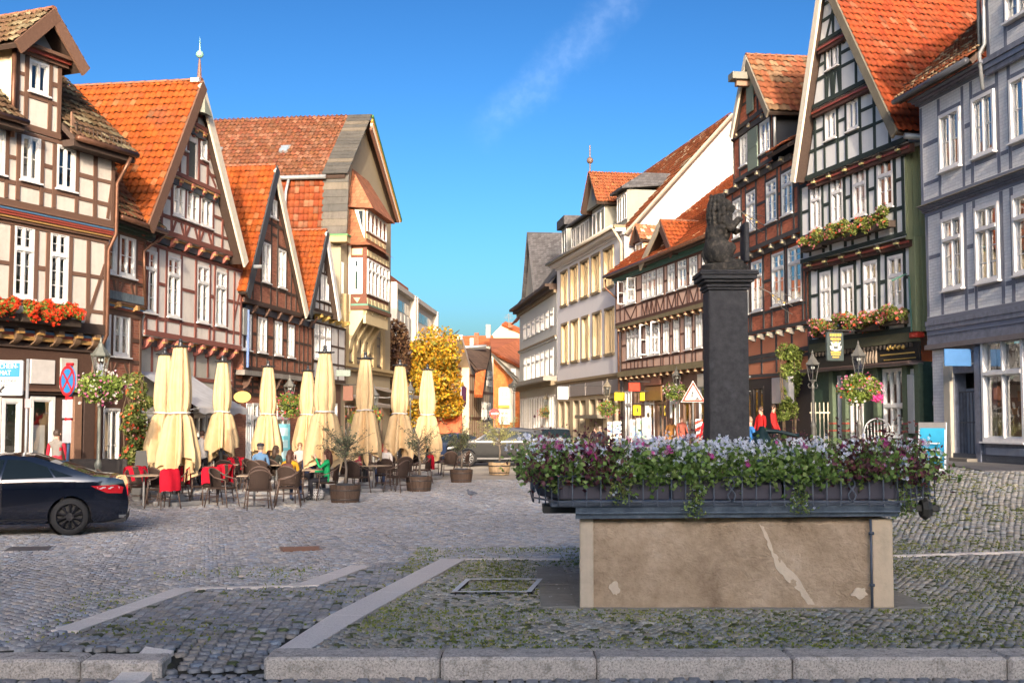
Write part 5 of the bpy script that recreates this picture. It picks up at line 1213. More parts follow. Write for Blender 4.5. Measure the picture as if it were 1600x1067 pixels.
def cobbles(region,pitch,rot,ybounds,arc=.0,arcw=1.5,base=(.15,.16,.18),var=.16,hue=None,size=.88,h=.02,xlim=None):
 y0,y1=ybounds;Rm_=y1*.46+2;N=int(2.3*Rm_/pitch)+10;c,s=math.cos(rot),math.sin(rot)
 I,J=np.meshgrid(np.arange(-N,N),np.arange(-N,N));I=I.ravel().astype(float);J=J.ravel().astype(float)
 jj_=J*pitch;ii_=(I+.5*(np.mod(J,2)))*pitch*1.08
 ph=np.mod(ii_,arcw)/arcw*2-1;yy=jj_+arc*(1-ph*ph);sl_=-arc*2*ph*2/arcw
 cx,cy=0,(y0+y1)/2
 x=cx+c*ii_-s*yy;y=cy+s*ii_+c*yy
 k=(y>y0)&(y<y1)&(np.abs(x)<y*.445+.6);x,y,sl_=x[k],y[k],sl_[k]
 k=region(x,y)&~excl(x,y);x,y,sl_=x[k],y[k],sl_[k];n=len(x)
 x=x+RNG.normal(0,pitch*.04,n);y=y+RNG.normal(0,pitch*.04,n)
 a=rot+np.arctan(sl_)+RNG.normal(0,.06,n);hw=pitch*size/2*RNG.uniform(.88,1.06,(n,4));hh=pitch*size/2*RNG.uniform(.86,1.06,(n,4))
 sx=np.array([-1,1,1,-1])*1.05;sy=np.array([-1,-1,1,1]);z=g2(x,y)+RNG.normal(0,.0035,n);tx,ty=RNG.normal(0,.035,n),RNG.normal(0,.035,n)
 def ring(f,dz,tilt=1):
  lx,ly=sx*hw*f,sy*hh*f;wx=x[:,None]+lx*np.cos(a)[:,None]-ly*np.sin(a)[:,None];wy=y[:,None]+lx*np.sin(a)[:,None]+ly*np.cos(a)[:,None]
  return np.stack([wx,wy,z[:,None]+dz+tilt*(lx*tx[:,None]+ly*ty[:,None])],-1)
 V=np.concatenate([ring(1.0,-.035,0),ring(.98,-.010),ring(.80,0.0)],1)
 F=np.array([(8,9,10,11)]+[(i,(i+1)%4,(i+1)%4+4,i+4)for i in range(4)]+[(i+4,(i+1)%4+4,(i+1)%4+8,i+8)for i in range(4)])
 br=RNG.normal(1,var,n).clip(.45,1.7)[:,None];col=np.array(base)[None]*br
 hv=RNG.normal(0,.05,(n,1));col=col*np.concatenate([1+hv*1.5,1+hv*.4,1-hv],1)
 pn=np.sin(x*.9+1)*np.sin(y*.7)+np.sin(x*.31+y*.47)*.8;col*=(1+.10*pn)[:,None]
 if hue is not None:
  mk=RNG.random(n)<hue[1];col[mk]=np.array(hue[0])*RNG.uniform(.6,1.3,(mk.sum(),1))
 return V,F,col,x,y
COB=tintm(rough=.62,spec=.45,nscale=38,namt=.35,bump=.5,bdist=.004,extra=((.10,.12,.04),2.2,.60,.80,.5))
lA=lambda y:lineX(A0,A1,y)
def zone_plat(x,y):return(y>10.62)&(y<yl+.0)&(x>lA(y))
def lB(y):
 return np.interp(y,[B[0][1],B[1][1],B[2][1],B[3][1]],[B[0][0],B[1][0],B[2][0],B[3][0]])
def zone_strip(x,y):return((y>10.62)|((y>10.57)&(x>GAPX[0]+.02)&(x<GAPX[1]-.02)))&(y<yl)&(x<=lA(y))&(x>np.where(y<B[3][1],lB(y),B[3][0]+(y-B[3][1])*1.0))&(x>kx(80,10.6)-.3+(y-10.6)*.0-np.where(y<B[0][1],3,0))
def zone_low(x,y):return(y<=10.57)
def zone_right(x,y):return(y>yl)&(x>1.2+(y-yl)*.10)&(y<42)
def zone_road(x,y):return(y>10.62)&~zone_plat(x,y)&~zone_strip(x,y)&~zone_right(x,y)
sets=[cobbles(zone_low,.115,R(3),(9.3,10.6),.0,base=(.33,.32,.31)),cobbles(zone_strip,.105,R(32),(10.6,19),.0,base=(.33,.325,.315),hue=((.09,.11,.04),.06)),cobbles(zone_plat,.088,R(2),(10.6,18.4),.05,1.1,base=(.36,.34,.29),hue=((.10,.11,.035),.12),size=.84),cobbles(zone_road,.108,R(14),(10.6,26),.26,1.35,base=(.43,.415,.395),size=.87),cobbles(zone_right,.105,R(5),(17.5,30),.06,1.2,base=(.37,.35,.30),hue=((.12,.13,.04),.08),size=.86),cobbles(zone_right,.13,R(5),(30,42),.06,1.2,base=(.36,.34,.30),size=.86),cobbles(zone_road,.13,R(14),(26,42),.28,1.5,base=(.40,.39,.375))]
off=0;near=[]
for si,(V,F,col,x,y)in enumerate(sets):
 n=len(x);sel=np.zeros(n,bool)
 if si==0:sel[np.argsort(y)[:0]]=True;order=np.argsort(np.abs(y-10.25)+np.abs(x)*.0);vis=np.where((np.abs(x)<y*.425)&(y>9.95))[0];sel[vis[:300]]=True
 if sel.any():
  shapes=[]
  for q_ in range(6):
   i=np.where(sel)[0][q_*7];me=npmesh('cobblestone',V[i]-np.array([x[i],y[i],0]),F,COB,None,np.repeat(col[i][None],len(F),0));shapes.append(me.data);bpy.data.objects.remove(me)
  for i in np.where(sel)[0]:
   o=link('cobblestone',shapes[random.randrange(6)],GROUND);o.location=(x[i],y[i],0)
 r=~sel;Vr,nr=V[r],int(r.sum())
 ob=npmesh('cobbled_surface',Vr.reshape(-1,3),(F[None]+np.arange(nr)[:,None,None]*12).reshape(-1,4),COB,GROUND,np.repeat(col[r],len(F),0));ob['kind']='stuff'
MOSS=tintm(rough=.9,spec=.1,nscale=30,namt=.3,bump=0)
def tufts(n,fn,size=.02,cols=((.20,.24,.05),(.30,.29,.09),(.13,.17,.04))):
 x,y=fn(n);k=~excl(x,y)&(np.abs(x)<y*.45);x,y=x[k],y[k];n=len(x);z=g2(x,y);a=RNG.uniform(0,6.28,n);s=size*RNG.uniform(.5,1.6,n)
 P0=np.stack([x-np.cos(a)*s,y-np.sin(a)*s,z-.012],-1);P1=np.stack([x+np.cos(a)*s,y+np.sin(a)*s,z-.012],-1)
 P2=np.stack([x+np.cos(a)*s*.6+RNG.normal(0,.5,n)*s,y+np.sin(a)*s*.6,z+.012*RNG.uniform(.2,1.4,n)],-1);P3=np.stack([x-np.cos(a)*s*.6,y-np.sin(a)*s*.6+RNG.normal(0,.5,n)*s,z+.012*RNG.uniform(.2,1.2,n)],-1)
 V=np.stack([P0,P1,P2,P3],1).reshape(-1,3);F=np.arange(n*4).reshape(-1,4);c=np.array(cols)[RNG.integers(0,len(cols),n)]
 ob=npmesh('moss',V,F,MOSS,None,c);ob['kind']='stuff';tag(ob,'green moss growing in the joints of the cobbles','moss')
def clumped(x0,x1,y0,y1,thr=.1):
 def f(n):
  x=RNG.uniform(x0,x1,n);y=RNG.uniform(y0,y1,n);q_=np.sin(x*2.1+y*1.3)+np.sin(x*.7-y*2.9+1)+np.sin(x*4.3+2)*.6+RNG.normal(0,.8,n);k=q_>thr;return x[k],y[k]
 return f
tufts(30000,clumped(-1.5,6.5,10.9,19.5,-.4),.0115);tufts(7000,clumped(-5,1,10.9,17,.6),.012);tufts(11000,clumped(2,10,18,26,.1),.02)
x=RNG.uniform(-.5,5.5,260);y=RNG.uniform(11.2,17,260);n=260;a=RNG.uniform(0,6.28,n)[:,None]+np.arange(4)[None]*1.57;r=RNG.uniform(.008,.02,n)[:,None]
V=np.stack([x[:,None]+np.cos(a)*r,y[:,None]+np.sin(a)*r,np.repeat((g2(x,y)+.012)[:,None],4,1)+RNG.uniform(0,.008,(n,4))],-1).reshape(-1,3)
pt=npmesh('petals',V,np.arange(n*4).reshape(-1,4),MOSS,None,np.tile(np.array([[.65,.62,.6]]),(n,1)));tag(pt,'pale fallen petals scattered on the cobbles around the fountain','petals',kind='stuff')
ic=thing('inspection_cover','large cobble-filled inspection cover with a pale frame left of the fountain','cover',(0,0,0))
cz=.014;m=MB();c4=[(p[0],p[1],cz)for p in cover];cc=Vector((sum(p[0]for p in cover)/4,sum(p[1]for p in cover)/4,0))
inn=[tuple(Vector(p)+(cc-Vector(p)).normalized()*.10)for p in c4];inn=[(a_,b_,cz)for a_,b_,_ in inn]
m.add(c4+inn,[(i,(i+1)%4,(i+1)%4+4,i+4)for i in range(4)]);m.build('cover_frame',paint((.7,.69,.66),.5),ic)
pass
for px,py,lb in((45,857,'dark flat drain cover in the road in front of the black coupe'),(470,857,'rusty brown drain cover in the middle of the cobbled road')):
 p=G(px,py);t_=thing('drain_cover',lb,'cover',(p.x,p.y,p.z+.004),R(14),'drain covers in the road');m=MB();m.bbox(-.32,.32,-.3,.3,-.02,.004,.003)
 for k in range(8):m.box(-.28,.28,-.26+k*.07,-.235+k*.07,.004,.007)
 m.build('grate',paint((.07,.065,.07)if px<100 else(.24,.12,.07),.5),t_)
pv=thing('sidewalk',None,None);pv['kind']='structure';FL=plaster((.17,.165,.16),.2,.3)
for i in range(11):
 for j in range(5):
  x0=10.2+j*.62;y0=26.5+i*.9;
  m=MB();cs=[(x0+.01,y0+.01),(x0+.61,y0+.01),(x0+.61,y0+.89),(x0+.01,y0+.89)];m.add([(a_,b_,gz(a_,b_)+.02)for a_,b_ in cs]+[(a_,b_,gz(a_,b_)-.1)for a_,b_ in cs],[(0,1,2,3),(0,4,5,1),(1,5,6,2),(3,2,6,7),(0,3,7,4)]);m.build('flagstone',FL,pv)
  # BUILDINGS BEHIND THE CAMERA (close the square, cast the long shade)
def shade_house(x0,x1,y,zt,label,col=(.5,.45,.38),rise=3.0):
 t_=thing('town_house',label,'house',((x0+x1)/2,y,0),R(180),'houses on the near side of the square');w_=(x1-x0)/2;m=MB()
 m.box(-w_,w_,0,10,-1,zt-rise);m.build('wall',plaster(col),t_);m=MB();m.prism([(-w_-.4,zt-rise),(w_+.4,zt-rise),(w_+.4,zt-rise+.2),(0,zt),(-w_-.4,zt-rise+.2)]if rise>2.9 else[(-w_,zt-rise),(w_,zt-rise),(w_,zt),(-w_,zt)],-.4,10);m.build('roof',plaster((.35,.12,.06)),t_)
 class Q:pass
 q=Q();q.root=t_;q.nb=0
 for fl in range(int((zt-rise)/3)):
  for k in range(max(2,int(w_*2/2.2))):
   u=-w_+.8+k*2.2
   if u+1.1<w_:window(q,u,u+1.05,1+fl*3,2.7+fl*3,.02,rows=(0,1))
TE=math.tan(SUN_EL)
def sh(w0,w1,Y0,yb,label,rise=3.0,**k):
 shade_house(w0,w1,yb,TE*(Y0-yb),label,rise=rise,**k)
sh(-26,-13.5,17,-34,'cream town house at the far west corner of the near side',1.2)
sh(-13.4,-6.6,23.0,-34,'grey town house on the near side facing the black coupe',1.2,col=(.4,.4,.38))
sh(-6.5,-1.2,28.6,-34,'white town house on the near side facing the cafe',1.2,col=(.6,.58,.55))
sh(-1.1,5.2,47,-34,'tall ochre town house on the near side facing the fountain',1.2,col=(.5,.4,.25))
sh(5.3,9.2,40,-34,'red town house on the near side beside the tall ochre one',1.2,col=(.4,.2,.14))
sh(9.3,24,32,-34,'pale town house at the east corner of the near side',1.2)
# END OF THE STREET
def simple_house(name,label,x0,x1,y,d,ztop,mat):
 t_=thing(name,label,'house',((x0+x1)/2,y,0));return t_
def px_x(px,Y):return P(px,658,Y).x
def pz(py,Y):return P(800,py,Y).z
h=House('timbered_house','timbered gable house with a dark slate side wall beyond the yellow tree','house',706,108,733,124)
L=h.L;WP2=plaster((.60,.52,.38));T=wood((.16,.08,.05));zt=h.z(708,527);
zb_=h.z(706,617);z2=h.z(706,575);ap=(L*.02+.6,zt);eR=(L+.6,h.z(732,617))
W=wins(h,0,(713,572,600),[(708,711),(713,717)])
ol=[(0,-.5),(L,-.5),(L,eR[1]),(ap[0],zt-.3),(0,zt-.6)]
wall(h,ol,W,0,WP2,9,sidemat=wood((.075,.07,.06),.2,s=(6,6,.4)))
for zz in(zb_-.4,z2+.3,zb_+1.8):q=clipu(ol,zz);beam(h,(q[0],zz),(q[1]-.2,zz),.3,0,T,.08)
for k in range(9):
 u=.3+k*L/9;r_=zrange(ol,u);beam(h,(u,-.3),(u,r_[1]-.1),.25,0,T,.06)
for k in range(5):beam(h,(1+k*3,zb_-.2),(2.2+k*3,z2-.2),.22,0,T,.05)
for r in W:window(h,*r,0,rows=(1,1),curtain=3)
m=MB();dv=Vector((eR[0]-ap[0],0,eR[1]-ap[1]));q=MB();m.box(0,dv.length,-.6,.2,-.2,.25);q.add(m.v,m.f,0,Matrix.Translation((ap[0],-.2,ap[1]))@Matrix.Rotation(-math.atan2(dv.z,dv.x),4,'Y'));q.build('bargeboard',CREAM,h.root)
m=MB();m.box(-.1,.5,-.3,9,zt-.5,zt-.1);m.build('roof',plaster((.4,.15,.08)),h.root)
h=House('timbered_house','timbered house with dark brown roof and orange lower slope closing the street','house',733,116,772,132)
L=h.L;zt=h.z(770,538);ze=h.z(745,617)
ol=[(0,-.5),(L,-.5),(L,ze),(L*.86,zt-.3),(L*.45,ze),(0,h.z(738,575))]
wall(h,ol,[],0,WP2,6)
for k in range(12):u=.3+k*L/12;r_=zrange(ol,u);beam(h,(u,-.3),(u,r_[1]-.1),.25,0,T,.06)
for zz in(ze+.3,ze+1.8,ze-2.3):q=clipu(ol,zz);beam(h,(q[0],zz),(q[1]-.1,zz),.3,0,T,.08)
WW=wins(h,0,(765,580,603),[(760,763.5),(764,768)]);
for r in WW:window(h,*r,.06,rows=(1,1),curtain=3)
GWn=wins(h,0,(756,628,655),[(752,755),(757,760),(763,766)])
for r in GWn:window(h,*r,.06,rows=(1,1),curtain=3)
def farslab(h,pts,mat,name='roof',y=0):
 m=MB();n=len(pts);m.add(pts,[tuple(range(n))]);m.add([(p[0],p[1]+.2,p[2]-.2)for p in pts],[tuple(range(n-1,-1,-1))]);return m.build(name,mat,h.root if hasattr(h,'root')else h)
def camquad(pts,mat,name,parent=None):
 m=MB();vs=[P(*p)for p in pts];n=len(vs);c=sum(vs,Vector())/n
 m.add(vs+[v_+Vector((0,.4,-.25))for v_ in vs],[tuple(range(n)),tuple(range(2*n-1,n-1,-1))]+[(i,(i+1)%n,(i+1)%n+n,i+n)for i in range(n)]);o=m.build(name,mat,None)
 if parent:
  o.parent=parent;o.matrix_parent_inverse=parent_inv(parent);KID.setdefault(parent.name,[]).append(o)
 return o
def parent_inv(p):return(Matrix.Translation(p.location)@Matrix.Rotation(p.rotation_euler.z,4,'Z')).inverted()
BR=brickm((.10,.068,.05),(.05,.035,.03),.3,.3,.5);ORR=brickm((.52,.15,.05),(.3,.08,.03),.3,.3,.5);RRR=brickm((.36,.12,.055),(.2,.07,.035),.35,.35,.5)
camquad([(747,577,117),(717,541,126),(770,540,132),(760,577,118)],BR,'roof',h.root)
camquad([(716,541,126.5),(722,551,117),(747,578,117),(742,578,116.5)],BR,'roof',h.root)
camquad([(741,617,115),(743,577,117.5),(759,577,118),(754,617,116)],ORR,'lower_roof',h.root)
camquad([(716,541,126),(760,538,126.5),(760,541,126),(716,544,126)],ZINC,'ridge',h.root)
for k in range(5):pass
Yb=112;t_=thing('tile_hung_house','orange tile-hung gable house with a white window above a yellow shop sign','house',(px_x(790,Yb),Yb,0))
X0,X1=px_x(770,Yb),px_x(812,Yb)
def ob(parent,Y,pts,depth,mat,name):
 m=MB();w_=[P(px,py,Y)for px,py in pts];o=parent.location;m.prism([(p.x-o.x,p.z-o.z)for p in w_],Y-o.y,Y-o.y+depth)
 return m.build(name,mat,parent)
ob(t_,Yb,[(771,700),(812,700),(812,600),(771,557)],8,brickm((.55,.17,.05),(.35,.1,.03),.3,.3,.6),'wall')
ob(t_,Yb-.2,[(779,660),(805,660),(805,606),(779,606)],.3,plaster((.62,.58,.48)),'plaster_front')
class Q:pass
q=Q();q.root=t_;q.nb=0
a=P(781,621,Yb);b=P(795,605,Yb);window(q,a.x-t_.location.x,b.x-t_.location.x,a.z,b.z,.3,rows=(1,1),curtain=0)
ob(t_,Yb-.5,[(779,637),(796,637),(796,633),(779,633)],.2,paint((.55,.45,.03),.5),'shop_sign');a=P(781,662,Yb);b=P(796,642,Yb);window(q,a.x-t_.location.x,b.x-t_.location.x,a.z,b.z,.3,rows=(0,1),curtain=1)
camquad([(768,551,110),(771,553,111),(812,600,111),(812,593,111)],plaster((.25,.25,.22)),'verge',t_)
t2=thing('grey_gable_house','grey gable house with a small white window and steep red roof','house',(px_x(800,118),118,0))
ob(t2,118,[(770,700),(815,700),(815,575),(772,552)],6,plaster((.30,.30,.26)),'wall');q.root=t2
a=P(798,588,118);b=P(806,576,118);window(q,a.x-t2 .location.x,b.x-t2 .location.x,a.z,b.z,.05,rows=(0,0),cols=1,curtain=0,fw=.15)
camquad([(768,548,117),(815,572,117),(815,528,132),(765,528,132)],RRR,'roof',t2)
t3=thing('red_roof_house','house with a long red roof and two chimneys behind the brown roofed house','house',(px_x(740,140),140,0))
ob(t3,140,[(675,700),(775,700),(775,540),(675,540)],5,WP2,'wall');camquad([(675,545,139),(775,545,139),(770,524,147),(678,526,147)],ORR,'roof',t3)
ob(t3,138,[(741,540),(748,540),(748,520),(741,520)],1.2,brickm((.3,.1,.05),(.2,.1,.08)),'chimney');ob(t3,137,[(759,528),(766.5,528),(766.5,507),(759,507)],1.2,plaster((.28,.27,.25)),'chimney');ob(t3,136,[(734,540),(740,540),(740,528),(734,528)],1,plaster((.4,.4,.38)),'dormer')
t4=thing('beige_gable_house','beige rendered gable high behind the red roofs with a television aerial','house',(px_x(788,150),150,0))
ob(t4,150,[(768,700),(812,700),(812,522),(785,507),(768,524)],8,plaster((.45,.39,.31)),'wall');camquad([(784,506,149.5),(812,518,149.5),(812,512,158),(790,502,158)],ORR,'roof',t4)
ob(t4,149,[(794,512),(801,512),(801,504),(794,504)],1,brickm((.3,.1,.05),(.2,.1,.08)),'chimney')
m=MB();p=P(795,505,149)-t4 .location;m.tube([p,p+Vector((0,0,1.2))],.04,4)
for k in range(3):m.tube([p+Vector((-.6+.1*k,0,.6+.2*k)),p+Vector((.6-.1*k,0,.6+.2*k))],.025,4)
m.build('aerial',paint((.2,.2,.2),.5),t4)
t5=thing('far_house','pale house closing the street behind the parked cars','house',(px_x(700,160),160,0));ob(t5,160,[(560,720),(1000,720),(1000,590),(560,590)],5,plaster((.4,.35,.28)),'wall')
# FOLIAGE
LEAF=tintm(rough=.55,spec=.3,nscale=8,namt=.25,bump=0,trans=.3)
PETAL=tintm(rough=.6,spec=.2,nscale=30,namt=.08,bump=0,trans=.25)
def leaf_mesh(name,pts,size,cols,parent,flat=.0,mat=None,asp=.6,out=None,kind='stuff'):
 """two-triangle folded leaves at pts with random orientation"""
 n=len(pts);pts=np.asarray(pts)
 d=RNG.normal(0,1,(n,3));
 if out is not None:d=d*.7+out
 d/=np.linalg.norm(d,axis=1)[:,None]+1e-9;e=np.cross(d,RNG.normal(0,1,(n,3)));e/=np.linalg.norm(e,axis=1)[:,None]+1e-9;f=np.cross(d,e)
 s=(size*RNG.uniform(.55,1.35,n))[:,None]
 a=pts-e*s;b=pts+f*s*asp+d*s*.15;c=pts+e*s;dd=pts-f*s*asp+d*s*.15
 V=np.stack([a,b,c,dd],1).reshape(-1,3);q_=np.arange(n)*4;F=np.concatenate([np.stack([q_,q_+1,q_+2],1),np.stack([q_,q_+2,q_+3],1)],0)
 cols=np.asarray(cols);cc=cols[RNG.integers(0,len(cols),n)]*RNG.uniform(.7,1.3,(n,1));o=npmesh(name,V,F,mat or LEAF,parent,np.concatenate([cc,cc],0))
 if kind:o['kind']=kind
 return o
def petals_mesh(name,pts,size,cols,parent,out=None,k=5):
 """small open blossoms: k petals round a centre"""
 n=len(pts);pts=np.asarray(pts);d=RNG.normal(0,1,(n,3))*.6+(out if out is not None else np.array([0,-.6,.5]));d/=np.linalg.norm(d,axis=1)[:,None]
 e=np.cross(d,RNG.normal(0,1,(n,3)));e/=np.linalg.norm(e,axis=1)[:,None];f=np.cross(d,e);s=(size*RNG.uniform(.7,1.25,n))[:,None]
 V=[];F=[];st=1+2*k;V.append(pts-d*s*.25)
 for j in range(k):
  for da,rr in((-.42,.95),(.42,.95)):
   a=2*math.pi*j/k+da;V.append(pts+(e*math.cos(a)+f*math.sin(a))*s*rr+d*s*.12)
 V=np.stack(V,1).reshape(-1,3);b=np.arange(n)*st
 for j in range(k):F.append(np.stack([b,b+1+2*j,b+2+2*j],1))
 F=np.concatenate(F,0);cols=np.asarray(cols);cc=cols[RNG.integers(0,len(cols),n)]*RNG.uniform(.85,1.1,(n,1));o=npmesh(name,V,F,PETAL,parent,np.tile(cc,(k,1)));o['kind']='stuff';return o
def blob_pts(n,c,r,shell=.55,lumps=8,seed=None,sp=(.35,.75,.32,.55)):
 """points through a lumpy ellipsoid crown"""
 rs=np.random.default_rng(seed if seed is not None else RNG.integers(1e9));r=np.array(r);L=[]
 for i in range(lumps):
  v_=rs.normal(0,1,3);v_/=np.linalg.norm(v_);L.append((v_*rs.uniform(sp[0],sp[1]),rs.uniform(sp[2],sp[3])))
 out=[]
 for i in range(lumps):
  m_=n//lumps;v_=rs.normal(0,1,(m_,3));v_/=np.linalg.norm(v_,axis=1)[:,None];rad=rs.uniform(shell,1,(m_,1))**.5*L[i][1];out.append(L[i][0][None]+v_*rad)
 o=np.concatenate(out,0)*r[None]+np.array(c)[None];return o
def tree(x,y,h_,r,cols,label,n=26000,leaf=.11,trunk=.22,lumps=16,zc=None,name='tree',seed=1):
 t_=thing(name,label,'tree',(x,y,gz(x,y)));rs=random.Random(seed);m=MB();m.tube([(0,0,-.1),(.05,0,h_*.25),(0,.1,h_*.5),(.1,.05,h_*.8)],[trunk,trunk*.8,trunk*.5,trunk*.2],8);m.build('trunk',wood((.06,.045,.035)),t_,True)
 m=MB()
 for k in range(16):
  a=rs.uniform(0,6.28);z0=h_*rs.uniform(.25,.6);l=r*rs.uniform(.6,.95);p=Vector((0,0,z0));pts=[p]
  for j in range(3):p=p+Vector((math.cos(a)*l/3,math.sin(a)*l/3,l/3*rs.uniform(.4,1.1)));a+=rs.uniform(-.4,.4);pts.append(p)
  m.tube(pts,[trunk*.35,trunk*.2,trunk*.12,.02],5)
 m.build('limb',wood((.06,.045,.035)),t_,True)
 pts=blob_pts(n,(0,0,zc or h_*.62),(r,r,h_*.4),.3,lumps,seed,(.3,.86,.2,.45));leaf_mesh('crown',pts,leaf,cols,t_);return t_
p=P(628,658,78);tree(p.x+.3,78,9.0,4.3,[(.62,.36,.02),(.70,.43,.03),(.52,.27,.02),(.45,.32,.04),(.30,.22,.03),(.25,.26,.05),(.5,.22,.02)],'golden yellow autumn tree in front of the concrete block',n=36000,leaf=.12,lumps=46,zc=4.9,seed=5)
p=P(612,658,74);tree(p.x-.4,74,8.4,2.4,[(.10,.05,.03),(.16,.09,.05),(.2,.12,.06),(.06,.035,.03)],'dark reddish brown tree beside the yellow one and the oriel house',n=15000,leaf=.12,zc=5.0,seed=8)
# FOUNTAIN
FC=Vector((2.55,14.5,0));DK=NT('dark_sandstone');v=DK.co();n=DK.noise(v,14,7,.7);nb_=DK.noise(v,2.2,4)
DK.set(col=DK.mix(DK.ramp(nb_,[(.62,(0,)*3),(.68,(.55,)*3)]),DK.ramp(n,[(.3,(.030,.030,.031)),(.7,(.075,.072,.070))]),(.10,.10,.10)),rough=.7,spec=.35);DK.bump(n,.5,.012);DK=DK.m
ST=NT('tooled_sandstone');v=ST.co();n1=ST.noise(v,1.6,6,.6);n2=ST.noise(v,12,5,.7);mp=ST.co(scale=(8,8,11));wv=ST.n('ShaderNodeTexNoise');ST.l(mp,wv.inputs['Vector']);wv.inputs['Scale'].default_value=1.6;wv.inputs['Detail'].default_value=5;wv.inputs['Distortion'].default_value=1.6
vz=ST.n('ShaderNodeSeparateXYZ');ST.l(v,vz.inputs[0])
c=ST.ramp(n1,[(.3,(.26,.17,.10)),(.45,(.48,.35,.22)),(.6,(.60,.45,.30)),(.75,(.74,.60,.44))]);c=ST.mix(.35,c,ST.ramp(n2,[(.3,(.12,.09,.06)),(.7,(.50,.38,.27))]))
ST.set(col=c,rough=.9,spec=.2);ST.bump(ST.math('ADD',ST.math('MULTIPLY',wv.outputs[0],.6),ST.math('MULTIPLY',n2,.7)),.8,.035);ST=ST.m
STL=plaster((.60,.50,.37),.35,.7,bs=18);LEAD=NT('painted_lead');v=LEAD.co(scale=(1,1,1));n=LEAD.noise(v,9,6,.7);LEAD.set(col=LEAD.ramp(n,[(.35,(.07,.095,.125)),(.6,(.13,.165,.20)),(.73,(.20,.23,.26)),(.78,(.5,.5,.48))]),rough=.5,spec=.4);LEAD.bump(n,.3,.005);LEAD=LEAD.m
IRON=paint((.085,.105,.135),.45,.3,spec=.5)
BSL=plaster((.30,.28,.235),.35,.5)
ST2=plaster((.70,.58,.43),.3,.6,bs=18)
fo=thing('fountain','old sandstone market fountain basin with dark column and iron flower railing','fountain',FC)
X0,X1,Y0,Y1=BX0-FC.x,BX1-FC.x,BY0-FC.y,BY1-FC.y
ZR=.95
m=MB();bm=bmesh.new();bmesh.ops.create_cube(bm,size=1)
for v_ in bm.verts:v_.co=Vector(((X0+X1)/2+v_.co.x*(X1-X0)*(.988 if v_.co.z>0 else 1.0),(Y0+Y1)/2+v_.co.y*(Y1-Y0),v_.co.z*(ZR+.1)+(ZR-.1)/2))
bmesh.ops.bevel(bm,geom=bm.edges[:],offset=.03,segments=2,affect='EDGES');bmesh.ops.subdivide_edges(bm,edges=[e for e in bm.edges if e.calc_length()>.4],cuts=24,use_grid_fill=True)
for v_ in bm.verts:
 p=v_.co;d=.014*math.sin(p.x*7+p.z*5)+.010*math.sin(p.x*17-p.z*13)+random.uniform(-.004,.004)
 if p.x<(X0+X1)/2:v_.co.x+=.24*max(0,(p.y-Y0)/(Y1-Y0))*(X1-p.x)/(X1-X0)
 if abs(p.y-Y0)<.05:v_.co.y+=d+random.uniform(-.003,.003)
m.bm(bm);m.build('basin',ST,fo,True)
for(a,b,mt)in((905,926,STL),(1357,1389,plaster((.64,.51,.35),.4,.7,bs=18))):
 xa,xb=(a-800)/1900*13.24-FC.x,(b-800)/1900*13.24-FC.x;m=MB();m.bbox(xa-.003,xb,Y0-.03,Y0+.02,.0,ZR,.012);m.build('corner_strip',mt,fo)
def front_patch(pts,name='mortar_patch',mt=None):
 m=MB();q_=[]
 for i in range(len(pts)):
  a,b=pts[i],pts[(i+1)%len(pts)]
  for k in range(4):q_.append((a[0]+(b[0]-a[0])*k/4+random.uniform(-1.7,1.7),a[1]+(b[1]-a[1])*k/4+random.uniform(-1.7,1.7)))
 vs=[((px-800)/1900*13.2-FC.x,Y0-.019,P(800,py,13.2).z)for px,py in q_];m.add(vs,[tuple(range(len(vs)))]);m.add([(x,y+.02,z)for x,y,z in vs],[tuple(range(len(vs)-1,-1,-1))])
 n_=len(vs);m.f+=[(i,i+n_,(i+1)%n_+n_,(i+1)%n_)for i in range(n_)];m.m+=[0]*n_;return m.build(name,mt or ST2,fo)
front_patch([(1183,818),(1193,826),(1206,862),(1222,880),(1240,900),(1262,935),(1268,944),(1258,944),(1246,926),(1222,903),(1209,888),(1203,868),(1195,846)])
front_patch([(950,918),(955,910),(962,909),(967,918),(966,928),(957,930)],mt=ST2);front_patch([(1325,930),(1330,920),(1345,918),(1350,930),(1340,936)],mt=ST2)
px_=(1357-800)/1900*13.15-FC.x;m=MB();m.tube([(px_,Y0-.07,.0),(px_,Y0-.07,ZR)],.014,8);m.tube([(px_-.02,Y0-.07,.80),(px_+.03,Y0-.07,.80)],.02,6);m.tube([(px_-.02,Y0-.07,.25),(px_+.03,Y0-.07,.25)],.018,6);m.build('water_pipe',IRON,fo,True)
m=MB();m.bbox(X0-.28,X1+.28,Y0-.09,Y1+.28,-.1,.005,.005);m.build('base_slab',BSL,fo)
for(xa,ya,xb,yb)in((X0-.42,Y0+.0,X0-.02,Y1+1.0),(X1+.02,Y0,X1+.42,Y1+1.0)):
 for k in range(4):a=ya+(yb-ya)*k/4;m=MB();m.bbox(xa+.01,xb-.01,a+.01,a+(yb-ya)/4-.01,-.1,.010,.006);m.build('paving_slab',BSL,fo)
OX0,OX1=(875-800)/1900*13.0-FC.x,(1397-800)/1900*13.0-FC.x;YF=Y0-.22;WY=Y0+.55;WX0,WX1=(833-800)/1900*13.8-FC.x,(1456-800)/1900*13.8-FC.x
m=MB();za,zb=P(800,812,13.0).z,P(800,794,13.0).z
m.add([(X0-.05,Y0-.12,za),(X1+.03,Y0-.12,za+.03),(X1+.03,Y0-.16,zb+.03),(X0-.05,Y0-.16,zb),(X0+.18,Y1,za),(X1+.03,Y1,za),(X1+.03,Y1,zb),(X0+.18,Y1,zb)],[(0,1,2,3),(3,2,6,7),(1,5,6,2),(0,3,7,4),(0,4,5,1)]);m.build('lead_apron',LEAD,fo)
